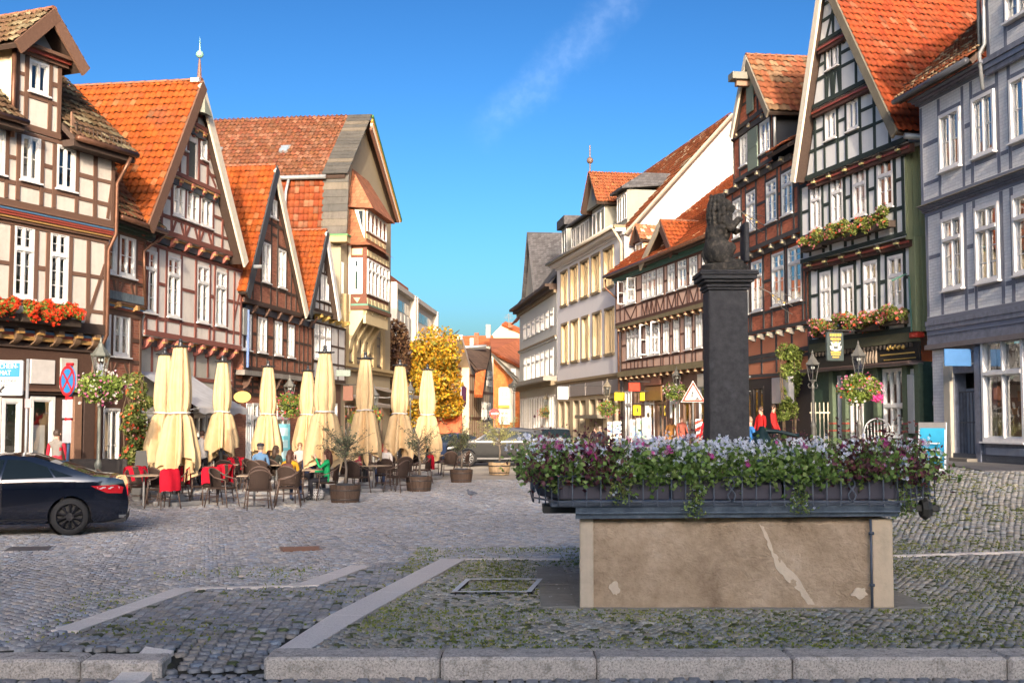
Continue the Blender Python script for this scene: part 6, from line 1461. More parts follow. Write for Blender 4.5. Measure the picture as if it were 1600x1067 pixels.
m=MB();m.tube([(X0-.05,Y0-.15,(za+zb)/2),(X1+.03,Y0-.15,(za+zb)/2+.02)],.012,5);m.build('apron_seam',LEAD,fo)
m=MB();m.bbox(OX0-.1,OX1+.1,Y0-.1,Y1+.3,zb+.0,zb+.05,.01);m.build('carrier_frame',IRON,fo)
m=MB();m.bbox(WX0+.1,X0+.1,WY-.3,WY+.1,zb-.09,zb,.01);m.bbox(X1,WX1-.05,WY-.3,WY+.1,zb-.07,zb,.01);m.lathe([(.0,-.05),(.1,-.05),(.13,0),(.1,.05),(0,.05)],8,0,Matrix.Translation((X1+.45,WY-.25,zb-.04))@Matrix.Rotation(R(90),4,'Y'));m.build('spotlight_arm',paint((.05,.05,.045),.5),fo)
path=[(OX0-.02,YF),(OX1+.02,YF),(WX1,WY),(WX1,Y1-.3),(OX1,Y1+.5),(OX0,Y1+.5),(WX0,Y1-.3),(WX0,WY)]
zr0,zr1=P(800,784,13).z,P(800,744,13).z
npth=len(path);PB=plaster((.085,.08,.095),.2,.1)
def scroll(cx,cy,tx,ty):
 m=MB()
 for s in(-1,1):
  pts=[]
  for k in range(15):
   t_=k/14;zz=zr0+.0+(zr1-zr0)*t_*.92;xx=s*(.035*math.sin(t_*math.pi*2.0)*(1 if t_<.6 else 1)+.004)
   pts.append((cx+tx*xx,cy+ty*xx,zz))
  for k in range(1,7):
   a=math.pi*k/6;pts.append((cx+tx*s*(.02+.045*(1-math.cos(a))/1.2),cy+ty*s*(.02+.045*(1-math.cos(a))/1.2),zr0+(zr1-zr0)*.92-.0+.02*math.sin(a)-.01*k/3))
  m.tube(pts,.009,5)
 return m
for i in range(npth):
 a,b=Vector(path[i]),Vector(path[(i+1)%npth]);d=b-a;Ls=d.length;d.normalize();nrm=Vector((d.y,-d.x))
 m=MB();m.tube([(a.x,a.y,zr1),(b.x,b.y,zr1)],.011,6);m.tube([(a.x,a.y,zr0),(b.x,b.y,zr0)],.011,6);m.build('rail',IRON,fo)
 nbar=max(2,int(Ls/.163))if i!=0 else 24
 for k in range(nbar+1):
  t_=k/nbar;p=a+d*Ls*t_
  if i==0 and min(abs(t_-q_)for q_ in(.175,.51,.865))<.012:continue
  kk=('bar',)
  if kk not in UNIT:
   mm=MB();mm.tube([(0,0,zr0-.05),(0,0,zr0-.035),(0,0,zr1+.03)],[.004,.0085,.0085],6);mm.ball((0,0,zr0-.042),.014,0,None,1);mm.ball((0,0,zr1+.035),.012,0,None,1);UNIT[kk]=mm.mesh(IRON,True)
  o=link('railing_bar',UNIT[kk],fo);o.location=(p.x,p.y,0)
 if i==0:
  for q_ in(.175,.51,.865):
   p=a+d*Ls*q_;scroll(p.x,p.y-.01,d.x,d.y).build('scroll_ornament',IRON,fo,True)
 nb2=max(1,int(Ls/.95));bw_=Ls/nb2
 if i in(0,1,7,4,2,6):
  for k in range(nb2):
   c_=a+d*(bw_*(k+.5))-nrm*.17;M=Matrix.Translation((c_.x,c_.y,0))@Matrix.Rotation(math.atan2(d.y,d.x),4,'Z');m=MB();m.bbox(-bw_/2+.015,bw_/2-.015,-.12,.12,zr0+.02,zr1-.03,.012,0,M);m.build('planter_box',PB,fo)
cw=.235;zc0,zc1=.9,P(1137,456,14.5).z
bm=bmesh.new();bmesh.ops.create_cube(bm,size=1)
for v_ in bm.verts:k_=cw*(1.0 if v_.co.z<0 else .98);v_.co=Vector((v_.co.x*2*k_,v_.co.y*2*k_,(zc0+zc1)/2+v_.co.z*(zc1-zc0)))
bmesh.ops.bevel(bm,geom=bm.edges[:],offset=.012,segments=2,affect='EDGES')
m=MB();m.bm(bm);m.build('column',DK,fo)
m=MB();z=zc1
for(r_,h_)in((.245,.03),(.265,.03),(.25,.025),(.29,.035),(.325,.05),(.345,.025),(.34,.03)):m.bbox(-r_,r_,-r_,r_,z,z+h_,.008);z+=h_
m.build('capital',DK,fo);ZC=z
# pump behind
pm=thing('water_pump','dark green cast iron water pump with long handle behind the stone column','pump',(3.2,15.6,.72));m=MB()
PG=paint((.02,.045,.045),.4,.3);m.lathe([(.10,0),(.13,.5),(.12,.95),(.15,1.0),(.15,1.03),(.10,1.08),(.06,1.16),(.03,1.22)],12);m.build('body',PG,pm,True)
m=MB();m.tube([(-.12,0,1.10),(0,0,1.16),(.2,0,1.15),(.42,0,1.10),(.47,0,1.10)],[.025,.035,.028,.022,.03],8);m.build('handle',PG,pm,True);m=MB();m.tube([(0,0,.95),(.18,0,.97),(.3,-.02,.92),(.36,-.02,.82)],[.06,.07,.06,.045],8);m.build('spout',PG,pm,True)
# lion with shield: one remeshed figure seated upright, facing right
ln=thing('lion_statue','weathered dark stone lion sitting upright on the column holding a shield','statue',(FC.x,FC.y,ZC))
def lionmesh():
 bm=bmesh.new()
 def e(c,r,rot=(0,0,0),sub=3):
  M=Matrix.Translation(c)@Euler(rot).to_matrix().to_4x4()@Matrix.Diagonal((*r,1));bmesh.ops.create_icosphere(bm,subdivisions=sub,radius=1,matrix=M)
 def limb(pts,rs):
  for i in range(len(pts)-1):
   a,b=Vector(pts[i]),Vector(pts[i+1])
   for k in range(7):t=k/6;r_=rs[i]+(rs[i+1]-rs[i])*t;e(a.lerp(b,t),(r_,)*3,sub=2)
 e((-.05,0,.20),(.15,.15,.19));e((-.06,0,.36),(.125,.13,.18),(0,.12,0));e((-.02,0,.50),(.12,.13,.13));e((.03,0,.40),(.09,.10,.14))
 for s in(-1,1):
  e((.0,s*.11,.16),(.135,.075,.13),(0,-.5,0));limb([(.10,s*.12,.20),(.02,s*.13,.07),(.15,s*.12,.05)],[.06,.045,.04]);e((.17,s*.12,.05),(.07,.045,.038))
  for k in range(3):e((.225,s*.12+(k-1)*.026,.042),(.022,.014,.022),sub=2)
  limb([(.03,s*.11,.50),(.10,s*.12,.44+.03*s),(.19,s*.09,.50-.10*(s>0))],[.055,.045,.038]);e((.21,s*.085,.505-.10*(s>0)),(.04,.035,.03))
  for k in range(3):e((.235,s*.085+(k-1)*.02,.50-.10*(s>0)),(.017,.012,.016),sub=2)
 e((.04,0,.66),(.085,.08,.085));e((.115,0,.635),(.06,.05,.045));e((.155,0,.645),(.025,.032,.022));e((.12,0,.60),(.045,.038,.018));e((.09,0,.70),(.04,.06,.02))
 for s in(-1,1):e((.105,s*.045,.68),(.018,.012,.012));e((.02,s*.075,.735),(.025,.018,.028))
 rs=random.Random(3)
 for row in range(9):
  zz=.74-row*.045;rad=.085+.035*math.sin(row/8*math.pi)+.012*row/8
  for k in range(14):
   a=2*math.pi*k/14+row*.45
   if math.cos(a)>.55 and row<4:continue
   cx,cy=-.015+math.cos(a)*rad*1.05,math.sin(a)*rad*1.1;e((cx,cy,zz+rs.uniform(-.012,.012)),(.030,.024,.036),(rs.uniform(-.6,.6),rs.uniform(-.6,.6),a),2)
 for k in range(9):e((-.01+rs.uniform(-.05,.04),rs.uniform(-.05,.05),.765+rs.uniform(-.01,.012)),(.028,.026,.022),sub=2)
 limb([(-.17,.03,.06),(-.21,.05,.15),(-.17,.07,.24),(-.13,.09,.2)],[.022,.02,.02,.032])
 me=bpy.data.meshes.new('t');bm.to_mesh(me);bm.free();o=bpy.data.objects.new('t',me);C.objects.link(o);md=o.modifiers.new('r','REMESH');md.mode='VOXEL';md.voxel_size=.0085;md2=o.modifiers.new('s','SMOOTH');md2 .iterations=2;md2 .factor=.5
 dg=bpy.context.evaluated_depsgraph_get();r=bpy.data.meshes.new_from_object(o.evaluated_get(dg));bpy.data.objects.remove(o);r.polygons.foreach_set('use_smooth',[True]*len(r.polygons));return r
LS=NT('weathered_stone');v=LS.co();n=LS.noise(v,16,6,.7);ge=LS.n('ShaderNodeNewGeometry');LS.set(col=LS.ramp(n,[(.3,(.022,.02,.017)),(.5,(.055,.049,.039)),(.7,(.17,.14,.10))]),rough=.75,spec=.3);LS.bump(n,.7,.012);LS=LS.m
lm=lionmesh();lm.materials.clear();lm.materials.append(LS);lo=link('figure',lm,ln);lo.location=(-.04,0,.06);lo.scale=(1.02,1.0,1.14)
m=MB();m.lathe([(.27,0),(.29,.02),(.27,.05),(.285,.075),(.25,.10)],14,0,None,lambda a,i,r,z:r*(1+.05*math.sin(a*5+i)))
m.build('plinth',LS,ln,True)
m=MB();m.bbox(.215,.275,-.15,.15,.12,.60,.015);m.build('shield',DK,ln)
# PLANTS IN THE BOXES
GCOL=[(.17,.28,.06),(.24,.36,.09),(.12,.20,.045),(.32,.42,.13)];PUR=[(.13,.045,.06),(.20,.07,.08),(.08,.03,.04),(.28,.13,.11)]
def cloud(n,c,s):return RNG.normal(0,1,(n,3))*np.array(s)[None]*.5+np.array(c)[None]
def planting(x,y,label,kind,s=1.0,trail=0.0,nrm=(0,-1),group=None,z0=None,seed=0):
 t_=thing('bedding_plant',label,'plant',(x,y,z0 if z0 is not None else zr1-.06),0,group);nx_,ny_=nrm
 n=int(430*s);pts=np.concatenate([cloud(n,(0,0,.17),(.34,.26,.20)),cloud(n//3,(nx_*.12,ny_*.12,.08),(.38,.16,.12))])
 gc=GCOL if kind!='coleus' else PUR
 leaf_mesh('foliage',pts,.031,gc,t_,asp=.75)
 if kind=='coleus':
  leaf_mesh('tall_foliage',cloud(int(320*s),(0,.04,.30),(.30,.22,.26)),.022,PUR+[(.24,.10,.09)],t_)
 m=MB()
 for k in range(int(16*s)):
  a=(random.gauss(0,.13),random.gauss(0,.08),0);b=(a[0]*1.6+random.gauss(0,.05),a[1]*1.4,random.uniform(.25,.46));m.tube([a,((a[0]+b[0])/2,(a[1]+b[1])/2,b[2]*.5),b],.0035,4)
 m.build('stem',paint((.10,.16,.04),.6),t_)
 if trail:
  tp=[]
  for k in range(3):
   x_=random.uniform(-.12,.12);y_=ny_*.2;z_=0
   for q_ in range(int(26*trail)):x_+=random.gauss(0,.012);z_-=.016;tp.append((x_+random.gauss(0,.03),y_+nx_*0+random.gauss(0,.02),z_))
  leaf_mesh('trailing_stems',np.repeat(np.array(tp),4,0)+RNG.normal(0,.02,(len(tp)*4,3)),.02,GCOL[1:]+[(.25,.27,.09)],t_)
  petals_mesh('white_blossoms',np.array(tp)[::7]+RNG.normal(0,.03,(len(tp[::7]),3)),.018,[(.62,.66,.80)],t_)
 if kind in('white','mixed'):
  cl=[cloud(8,(random.gauss(0,.15),random.uniform(-.16,.06)if ny_<0 else random.gauss(0,.1),random.uniform(.08,.44)),(.07,.06,.07))for _ in range(int(17*s))];petals_mesh('white_blossoms',np.concatenate(cl),.021,[(.85,.86,.92),(.90,.90,.93),(.74,.78,.92)],t_,np.array([nx_*.7,ny_*.9,.5]))
 if kind in('pink','mixed','coleus'):
  cl=[cloud(5,(random.gauss(0,.15),random.uniform(-.16,.05),random.uniform(.1,.42)),(.05,.05,.05))for _ in range(int(5*s))];petals_mesh('pink_blossoms',np.concatenate(cl),.028,[(.55,.06,.30),(.70,.12,.38),(.60,.25,.35)],t_,np.array([nx_*.7,ny_*.9,.5]),6)
 return t_
kinds=['mixed','coleus','white','mixed','white','white','mixed','white','white','mixed','white','coleus','mixed','white']
desc={'mixed':'white and pink bedding plant','coleus':'dark purple bedding plant','white':'white geranium'}
n_=13
where=['at the left end of the fountain railing','second from the left end of the front planter','left of the first scroll ornament','right of the first scroll ornament','in the left third of the front planter','with long trailing stems left of the column','just left of the foot of the column','directly in front of the column','just right of the foot of the column','trailing over the rail right of the middle','in the right third of the front planter','left of the last scroll ornament','near the right corner of the front planter','at the right corner']
for k in range(n_):
 t_=(k+.5)/n_;p=Vector(path[0]).lerp(Vector(path[1]),t_);planting(FC.x+p.x,FC.y+p.y+.17,desc[kinds[k]]+' '+where[k],kinds[k],1.5,{2:.5,5:.9,9:.8}.get(k,0),seed=k)
for i,(q_,wh)in enumerate(((7,'left'),(1,'right'))):
 a,b=Vector(path[q_]),Vector(path[(q_+1)%npth])
 for k in range(2):
  p=a.lerp(b,.25+.5*k);s_=-1 if q_==7 else 1
  planting(FC.x+p.x-s_*.12,FC.y+p.y+.1,f'{"white geranium spilling over" if k == (q_ == 1) else "reddish coleus plant in"} the {wh} wing of the fountain planter, {"outer" if (k == 0) == (q_ == 7) else "inner"} one','white' if k==(q_==1)else 'coleus',1.2,.9 if q_==1 else .3,(s_*.7,-.7))
back=[(OX0+.3+k*(OX1-OX0-.6)/7,Y1+.3)for k in range(8)]+[(WX0+.2,Y0+1.1),(WX0+.2,Y0+1.9),(WX1-.2,Y0+1.1),(WX1-.2,Y0+1.9)]
for k,(x,y)in enumerate(back):planting(FC.x+x,FC.y+y,'bedding plant in the far planters of the fountain behind the front row',['white','coleus','mixed'][k%3],.9,0,(0,-1),'bedding plants in the far planters of the fountain')
# CAFE
CREAMF=fabric((.64,.47,.26),var=.10,scale=4,trans=.12);STEEL=paint((.05,.055,.06),.4,metal=.5);RATT=brickm((.085,.055,.042),(.03,.02,.016),.035,.018,.6,.35);RTUBE=paint((.10,.065,.05),.5);
def parasol(px,Y,ytop,s,label,seed):
 rs=random.Random(seed);top=P(px,ytop,Y);H=top.z;t_=thing('parasol',label,'parasol',(top.x,Y,0),rs.uniform(0,6),'closed cream parasols standing over the cafe tables')
 m=MB();m.tube([(0,0,0),(0,0,H-.1)],.038*s+.01,10);m.build('pole',STEEL,t_,True);m=MB();m.cbox(0,0,.05,.8,.8,.1,0,None,.01);m.cbox(0,0,.18,.3,.3,.16,0,None,.01);m.build('base',paint((.22,.22,.22),.7),t_)
 zs,zb=H-1.62*s,H-2.85*s;n=84;prof=[]
 for k in range(34):
  f=k/33;z=H-.12+(zb-(H-.12))*f;prof.append((1,z))
 ph=[rs.uniform(0,6.28)for _ in range(6)];low=[rs.uniform(-.16,.2)for _ in range(8)]
 def fn(a,i,r,z):
  f=(H-.12-z)/(H-.12-zb)
  if f<.54:base=.14+.105*math.sin(min(1,f/.42)*math.pi/2)*(1-.25*max(0,f-.42)/.12)
  else:q=(f-.54)/.46;base=.20+.15*min(1,q/.75)**.8-.02*max(0,q-.75)
  pl=math.sin(8*a+ph[0]+f*1.5);fold=(.10+.10*f)*(abs(pl)**.6*(1 if pl>0 else-1))+.05*math.sin(19*a+ph[1]+2*f)+.03*math.sin(31*a+ph[2])
  if .50<f<.56:fold*=.35
  return s*.93*base*(1+fold*(1.25 if f<.54 else 2.6))
 vs=[];K=len(prof)
 for i,(r,z)in enumerate(prof):
  f=i/(K-1)
  for j in range(n):
   a=2*math.pi*j/n;rr=fn(a,i,1,z);zz=z
   if f>.56:q=(f-.56)/.44;zz+=q*q*(low[int(a/6.2832*8)%8]*.9+.42*(abs(math.sin(2*a+ph[3]))-.5))*s
   vs.append((rr*math.cos(a),rr*math.sin(a),zz))
 fs=[(i*n+j,i*n+(j+1)%n,(i+1)*n+(j+1)%n,(i+1)*n+j)for i in range(K-1)for j in range(n)]
 m=MB();m.add(vs,fs);m.build('canopy',CREAMF,t_,True)
 m=MB();zz=H-.12-(H-.12-zb)*.535;m.tube([(s*.235*math.cos(a/16*6.2832),s*.235*math.sin(a/16*6.2832),zz+.01*math.sin(a))for a in range(16)],.022,5,closed=True);m.build('strap',paint((.62,.60,.55),.6),t_)
 m=MB();m.lathe([(.0,H-.13),(.17,H-.13),(.2,H-.11),(.17,H-.08),(.06,H-.06),(.05,H-.0),(.03,H+.02)],12,0);m.ball((0,0,H+.05),.05)
 for k in range(8):a=k*math.pi/4;m.tube([(.1*math.cos(a),.1*math.sin(a),H-.1),(.25*math.cos(a),.25*math.sin(a),H-.09)],.018,4)
 m.build('crown_cap',STEEL,t_);return t_
for i,a in enumerate([(258,32.8,548,1.06,'second tall closed parasol from the left, close behind its neighbour'),(282,29.3,535,1.08,'tallest closed cream parasol, nearest on the left'),(348,36.8,560,1.02,'closed parasol between the grey awning and the oval shop sign'),(419,40,568,1.05,'slim closed parasol in front of the dark brick gable'),(481,43.5,575,1.05,'thin closed parasol standing close left of a fat one'),(508,32,545,1.05,'fat closed parasol bulging at the right behind the woman in green'),(571,35,555,1.0,'closed parasol in front of the beige oriel house'),(625,39,566,1.04,'second closed parasol from the right, before the yellow tree'),(668,42.5,573,1.06,'last closed parasol on the right of the cafe')]):parasol(*a,seed=i+1)
def chair_proto():
 t_=thing('rattan_chair','brown woven rattan armchair','chair',(0,-500,0),0,'rattan armchairs around the cafe tables')
 m=MB();m.bbox(-.25,.25,-.24,.24,.42,.46,.01);m.build('seat',RATT,t_)
 m=MB();vs=[];nU,nV=10,6
 for j in range(nV+1):
  for i in range(nU+1):
   a=(i/nU-.5)*1.9;z=.47+.42*j/nV-(.10*abs(i/nU-.5)**2*4 if j==nV else 0);r_=.27;vs.append((r_*math.sin(a)*1.02,.02+r_*math.cos(a)*.85+.05*j/nV,z))
 fs=[(j*(nU+1)+i,j*(nU+1)+i+1,(j+1)*(nU+1)+i+1,(j+1)*(nU+1)+i)for j in range(nV)for i in range(nU)];m.add(vs,fs);m.add([(x,y+.018,z)for x,y,z in vs],[f[::-1]for f in fs]);m.build('backrest',RATT,t_)
 top=[vs[nV*(nU+1)+i]for i in range(nU+1)];m=MB();m.tube([(-.27,-.24,.63),(-.29,-.1,.66),(-.28,.06,.70)]+[(x,y+.01,z+.01)for x,y,z in top]+[(.28,.06,.70),(.29,-.1,.66),(.27,-.24,.63)],.016,6);m.build('armrest',RTUBE,t_,True)
 for sx in(-1,1):
  for sy in(-1,1):
   m=MB();m.tube([(sx*.25,sy*.22,.64 if sy<0 else .44),(sx*.24,sy*.23,.42),(sx*.28,sy*.30,0)],.015,6);m.build('leg',RTUBE,t_,True)
 [MB().tube([(-.255,q_,.22),(.255,q_,.22)],.009,4).build('stretcher',RTUBE,t_)for q_ in(-.25,.25)];return t_
def table_proto():
 t_=thing('cafe_table','square cafe table','table',(0,-500,0),0,'cafe tables under the parasols')
 m=MB();m.bbox(-.38,.38,-.38,.38,.72,.745,.008);m.build('tabletop',wood((.36,.27,.19),.15),t_);m=MB();m.tube([(0,0,.03),(0,0,.72)],.03,8);m.build('pedestal',paint((.2,.2,.2),.4,metal=.6),t_)
 m=MB();m.bbox(-.24,.24,-.24,.24,0,.03,.006);m.build('foot_plate',paint((.18,.18,.18),.5),t_);return t_
CH,TB=chair_proto(),table_proto();used=set()
def place(pro,x,y,rz,label):
 if pro.name in used:return copy_thing(pro,(x,y,gz(x,y)),rz,label)
 used.add(pro.name);pro.location=(x,y,gz(x,y));pro.rotation_euler=(0,0,rz);pro['label']=label;return pro
REDF=fabric((.42,.01,.025),var=.2,trans=.05);
def blanket(ch,label):
 x,y,z=ch.location;t_=thing('blanket',label,'blanket',(x,y,z),ch.rotation_euler.z,'red blankets on the cafe chairs');m=MB();nU=9;rows=[(-.02,.56),(-.01,.72),(.01,.86),(.035,.915),(.075,.92),(.10,.86),(.11,.70),(.115,.5+random.uniform(-.1,.08))];vs=[]
 for j,(dy,z_)in enumerate(rows):
  for i in range(nU+1):
   a=(i/nU-.5)*1.7;r_=.27+dy*.9;vs.append((r_*math.sin(a)*1.05,.06+r_*math.cos(a)*.85+.03*math.sin(i*1.3+j),z_+.012*math.sin(i*2.1+j*.7)-(.03 if i in(0,nU)else 0)))
 m.add(vs,[(j*(nU+1)+i,j*(nU+1)+i+1,(j+1)*(nU+1)+i+1,(j+1)*(nU+1)+i)for j in range(len(rows)-1)for i in range(nU)]);m.build('cloth',REDF,t_,True)
tabs=[(224,792,4,'beside the tail of the coupe'),(300,786,4,'right before the tallest parasol'),(397,792,4,'nearest the camera'),(352,765,4,'under the third parasol'),(432,766,4,'behind the mustard coat woman'),(492,778,0,'of the three chatting women'),(584,768,4,'between the two nearest barrels'),(622,756,4,'behind the second barrel'),(690,742,4,'under the last parasol'),(184,774,3,'behind the coupe'),(272,762,3,'under the leftmost parasol pair'),(528,745,3,'behind the woman in green'),(598,742,3,'before the yellow tree'),(470,738,2,'near the thin parasol'),(232,744,3,'beside the rose arch')]
blk=[];rs=random.Random(12);nch=0
for i,(px,py,n,wh)in enumerate(tabs):
 p=G(px,py);a0=rs.uniform(0,1.5);place(TB,p.x,p.y,a0,'square cafe table '+wh)
 for k in range(n):
  a=a0+k*math.pi/2+rs.uniform(-.25,.25)+(.0 if n==4 else .4);d_=.78;x,y=p.x+math.cos(a)*d_,p.y+math.sin(a)*d_
  dirs=['right','far right','far','far left','left','near left','near','near right'][int(((a+math.pi/8)%(2*math.pi))/(math.pi/4))]
  c_=place(CH,x,y,a-math.pi/2+rs.uniform(-.2,.2),f'rattan armchair, {dirs} side of the table {wh}');nch+=1
  if(i in(0,1,9,10)and k%4!=2)or(i in(3,14)and k==1)or(i in(7,12)and k==0):blk.append((c_,f'red blanket on the {dirs} chair of the table {wh}'))
for c_,lb in blk:blanket(c_,lb)
# people
SKIN=paint((.50,.30,.21),.6)
def person(loc,rz,pose,top,legs,hair,label,hairlen=.0,shoes=(.03,.03,.03),s=1.0,arms=None,extra=None,hat=None,sleeve=None,armc=None):
 """one continuous skinned figure; joints per pose; materials by body region"""
 t_=thing('person',label,'person',loc,rz);J={}
 hip=.94 if pose=='stand' or pose=='walk' else .52
 lean=.05 if pose!='sit' else-.02
 J['pel']=(0,0,hip);J['wai']=(0,lean*.6,hip+.18);J['che']=(0,lean,hip+.36);J['nec']=(0,lean+.01,hip+.52);J['hb']=(0,lean-.005,hip+.60);J['ht']=(0,lean-.02,hip+.72)
 for sd,k in(('l',-1),('r',1)):
  if pose=='sit':J[sd+'hp']=(k*.09,-.02,hip-.02);J[sd+'kn']=(k*.12,-.43,hip-.02);J[sd+'an']=(k*.12,-.40,.08);J[sd+'to']=(k*.13,-.55,.04)
  elif pose=='walk':f=k*.22;J[sd+'hp']=(k*.09,0,hip-.08);J[sd+'kn']=(k*.10,-f*.6-.04,.50);J[sd+'an']=(k*.10,-f,.09+max(0,-f)*.2);J[sd+'to']=(k*.11,-f-.15,.04)
  else:J[sd+'hp']=(k*.09,0,hip-.08);J[sd+'kn']=(k*.10,-.02,.50);J[sd+'an']=(k*.11,.01,.09);J[sd+'to']=(k*.12,-.13,.04)
  J[sd+'sh']=(k*.17,lean+.01,hip+.46)
  am=(arms or{}).get(sd)or([(k*.22,-.05,hip+.20),(k*.14,-.30,hip+.20)]if pose=='sit' else[(k*.23,.03,hip+.18),(k*.22,-.08,hip-.06)])
  J[sd+'el'],J[sd+'wr']=am
  d=(Vector(J[sd+'wr'])-Vector(J[sd+'el'])).normalized();J[sd+'pa']=tuple(Vector(J[sd+'wr'])+d*.07)
  sdv=d.cross(Vector((0,0,1)));sdv=(sdv.normalized()if sdv.length>.1 else Vector((1,0,0)))
  for q_ in range(4):
   o_=sdv*((q_-1.5)*.019);ln_=(.075,.085,.08,.062)[q_];J[f'{sd}f{q_}a']=tuple(Vector(J[sd+'pa'])+o_+d*ln_*.5);J[f'{sd}f{q_}b']=tuple(Vector(J[sd+'pa'])+o_+d*ln_*.9+Vector((0,0,-.022)))
  J[sd+'th']=tuple(Vector(J[sd+'wr'])+d*.06-sdv*k*.045)
 rad={'pel':.125,'wai':.115,'che':.13,'nec':.055,'hb':.068,'ht':.075,'hp':.085,'kn':.058,'an':.042,'to':.036,'sh':.058,'el':.042,'wr':.028,'pa':.034,'th':.010}
 E=[('pel','wai'),('wai','che'),('che','nec'),('nec','hb'),('hb','ht')]
 for sd in 'lr':
  E+=[('pel',sd+'hp'),(sd+'hp',sd+'kn'),(sd+'kn',sd+'an'),(sd+'an',sd+'to'),('che',sd+'sh'),(sd+'sh',sd+'el'),(sd+'el',sd+'wr'),(sd+'wr',sd+'pa'),(sd+'wr',sd+'th')]
  for q_ in range(4):E+=[(sd+'pa',f'{sd}f{q_}a'),(f'{sd}f{q_}a',f'{sd}f{q_}b')]
 names=list(J);ix={n_:i for i,n_ in enumerate(names)};me=bpy.data.meshes.new('t');me.from_pydata([J[n_]for n_ in names],[(ix[a],ix[b])for a,b in E],[])
 o=bpy.data.objects.new('t',me);C.objects.link(o);md=o.modifiers.new('s','SKIN');md.use_smooth_shade=True
 for i,n_ in enumerate(names):
  k_=n_ if n_ in rad else n_[1:];r_=rad.get(k_,.0095 if 'f' in n_ else .05);me.skin_vertices[0].data[i].radius=(r_,r_*(.78 if n_ in('pel','wai','che')else 1));me.skin_vertices[0].data[i].use_root=n_=='pel'
 sm=o.modifiers.new('u','SUBSURF');sm.levels=1;sm.render_levels=1
 dg=bpy.context.evaluated_depsgraph_get();bm=bmesh.new();bm.from_mesh(bpy.data.meshes.new_from_object(o.evaluated_get(dg)));bpy.data.objects.remove(o)
 hb,ht=Vector(J['hb']),Vector(J['ht']);hc=(hb+ht)/2
 nose=hc+Vector((0,-.085,.0))
 for v_ in bm.verts:
  if v_.co.z>hb.z-.07:
   if(v_.co-nose).length<.028:v_.co.y-=.018
 for f in bm.faces:f.smooth=True
 def region(c):
  best=None;bd=9
  for a,b in E:
   A_,B_=Vector(J[a]),Vector(J[b]);ab=B_-A_;t=max(0,min(1,(c-A_).dot(ab)/ab.length_squared));d_=(A_+ab*t-c).length
   if d_<bd:bd,best=d_,(a,b,t)
  a,b,t=best
  if a in('nec','hb')or b=='ht':return 0
  if a[1:]in('pa','wr')or 'f' in a and a[0]in 'lr' or b[1:]in('pa','th'):return 0
  if armc and(a[1:]in('el','sh')):return 4
  if a[1:]=='el':return 1 if sleeve is None else(1 if t<sleeve else 0)
  if a[1:]=='an':return 3
  if a[1:]in('kn','hp')or b[1:]=='hp' or(a=='pel' and t<.15):return 2
  return 1
 for f in bm.faces:f.material_index=region(f.calc_center_median())
 me=bpy.data.meshes.new('body');bm.to_mesh(me);bm.free()
 for c_ in(SKIN,fabric(top,trans=0),fabric(legs,trans=0),paint(shoes,.5),fabric(armc or top,trans=0)):me.materials.append(c_)
 link('body',me,t_)
 m=MB();m.ball((hc.x,hc.y+.018,hc.z+.025),(.088,.092,.10),0,None,2)
 if hairlen:
  m.tube([(0,hc.y+.05,hc.z+.05),(0,hc.y+.085,hc.z-.08),(0,hc.y+.10,hc.z-.08-hairlen*.6),(0,hc.y+.09,hc.z-.08-hairlen)],[.075,.085,.07,.02],8)
  for k in(-1,1):m.tube([(k*.07,hc.y,hc.z+.04),(k*.082,hc.y+.01,hc.z-.06),(k*.08,hc.y+.03,hc.z-.06-hairlen*.5)],[.025,.03,.01],6)
 vs_=[(x,y,z)for x,y,z in m.v];m.v=[(x,max(y,hc.y-.055)if z<hc.z+.05 else y,z)for x,y,z in vs_]
 m.build('hair',paint(hair,.6,.2),t_,True)
 m=MB()
 for k in(-1,1):m.ball((k*.032,hc.y-.083,hc.z+.012),(.011,.006,.007),0,None,1)
 m.build('eyes',paint((.03,.02,.02),.2),t_);m=MB();m.ball((0,hc.y-.083,hc.z-.045),(.022,.006,.006),0,None,1);m.build('mouth',paint((.40,.12,.1),.5),t_)
 m=MB()
 for k in(-1,1):m.ball((k*.085,hc.y+.01,hc.z+.0),(.012,.02,.028),0,None,1)
 m.build('ears',SKIN,t_,True)
 if hat:m=MB();m.lathe([(.10,hc.z+.05),(.102,hc.z+.09),(.08,hc.z+.13),(.0,hc.z+.145)],12,0,Matrix.Translation((0,hc.y+.01,0)));m.bbox(-.07,.07,hc.y-.17,hc.y-.07,hc.z+.055,hc.z+.07,.005);m.build('cap',fabric(hat,trans=0),t_,True)
 if extra=='backpack':m=MB();m.bbox(-.14,.14,lean+.11,lean+.25,hip+.05,hip+.45,.05);m.bbox(-.10,.10,lean+.24,lean+.29,hip+.08,hip+.26,.02);m.build('backpack',fabric((.10,.045,.04),trans=0),t_,True)
 if extra=='coat':m=MB();m.lathe([(.19,hip+.05),(.21,hip-.2),(.25,hip-.42)],14,0,Matrix.Scale(.8,4,Vector((0,1,0))));m.build('coat_skirt',fabric(top,trans=0),t_,True)
 t_.scale=(s,)*3;return t_
def gp(px,py):p=G(px,py);return(p.x,p.y,p.z)
BLK=(.02,.02,.025);JEAN=(.04,.055,.10)
def seat(loc,rz,lb):
 c_=place(CH,loc[0],loc[1],rz,lb);return c_
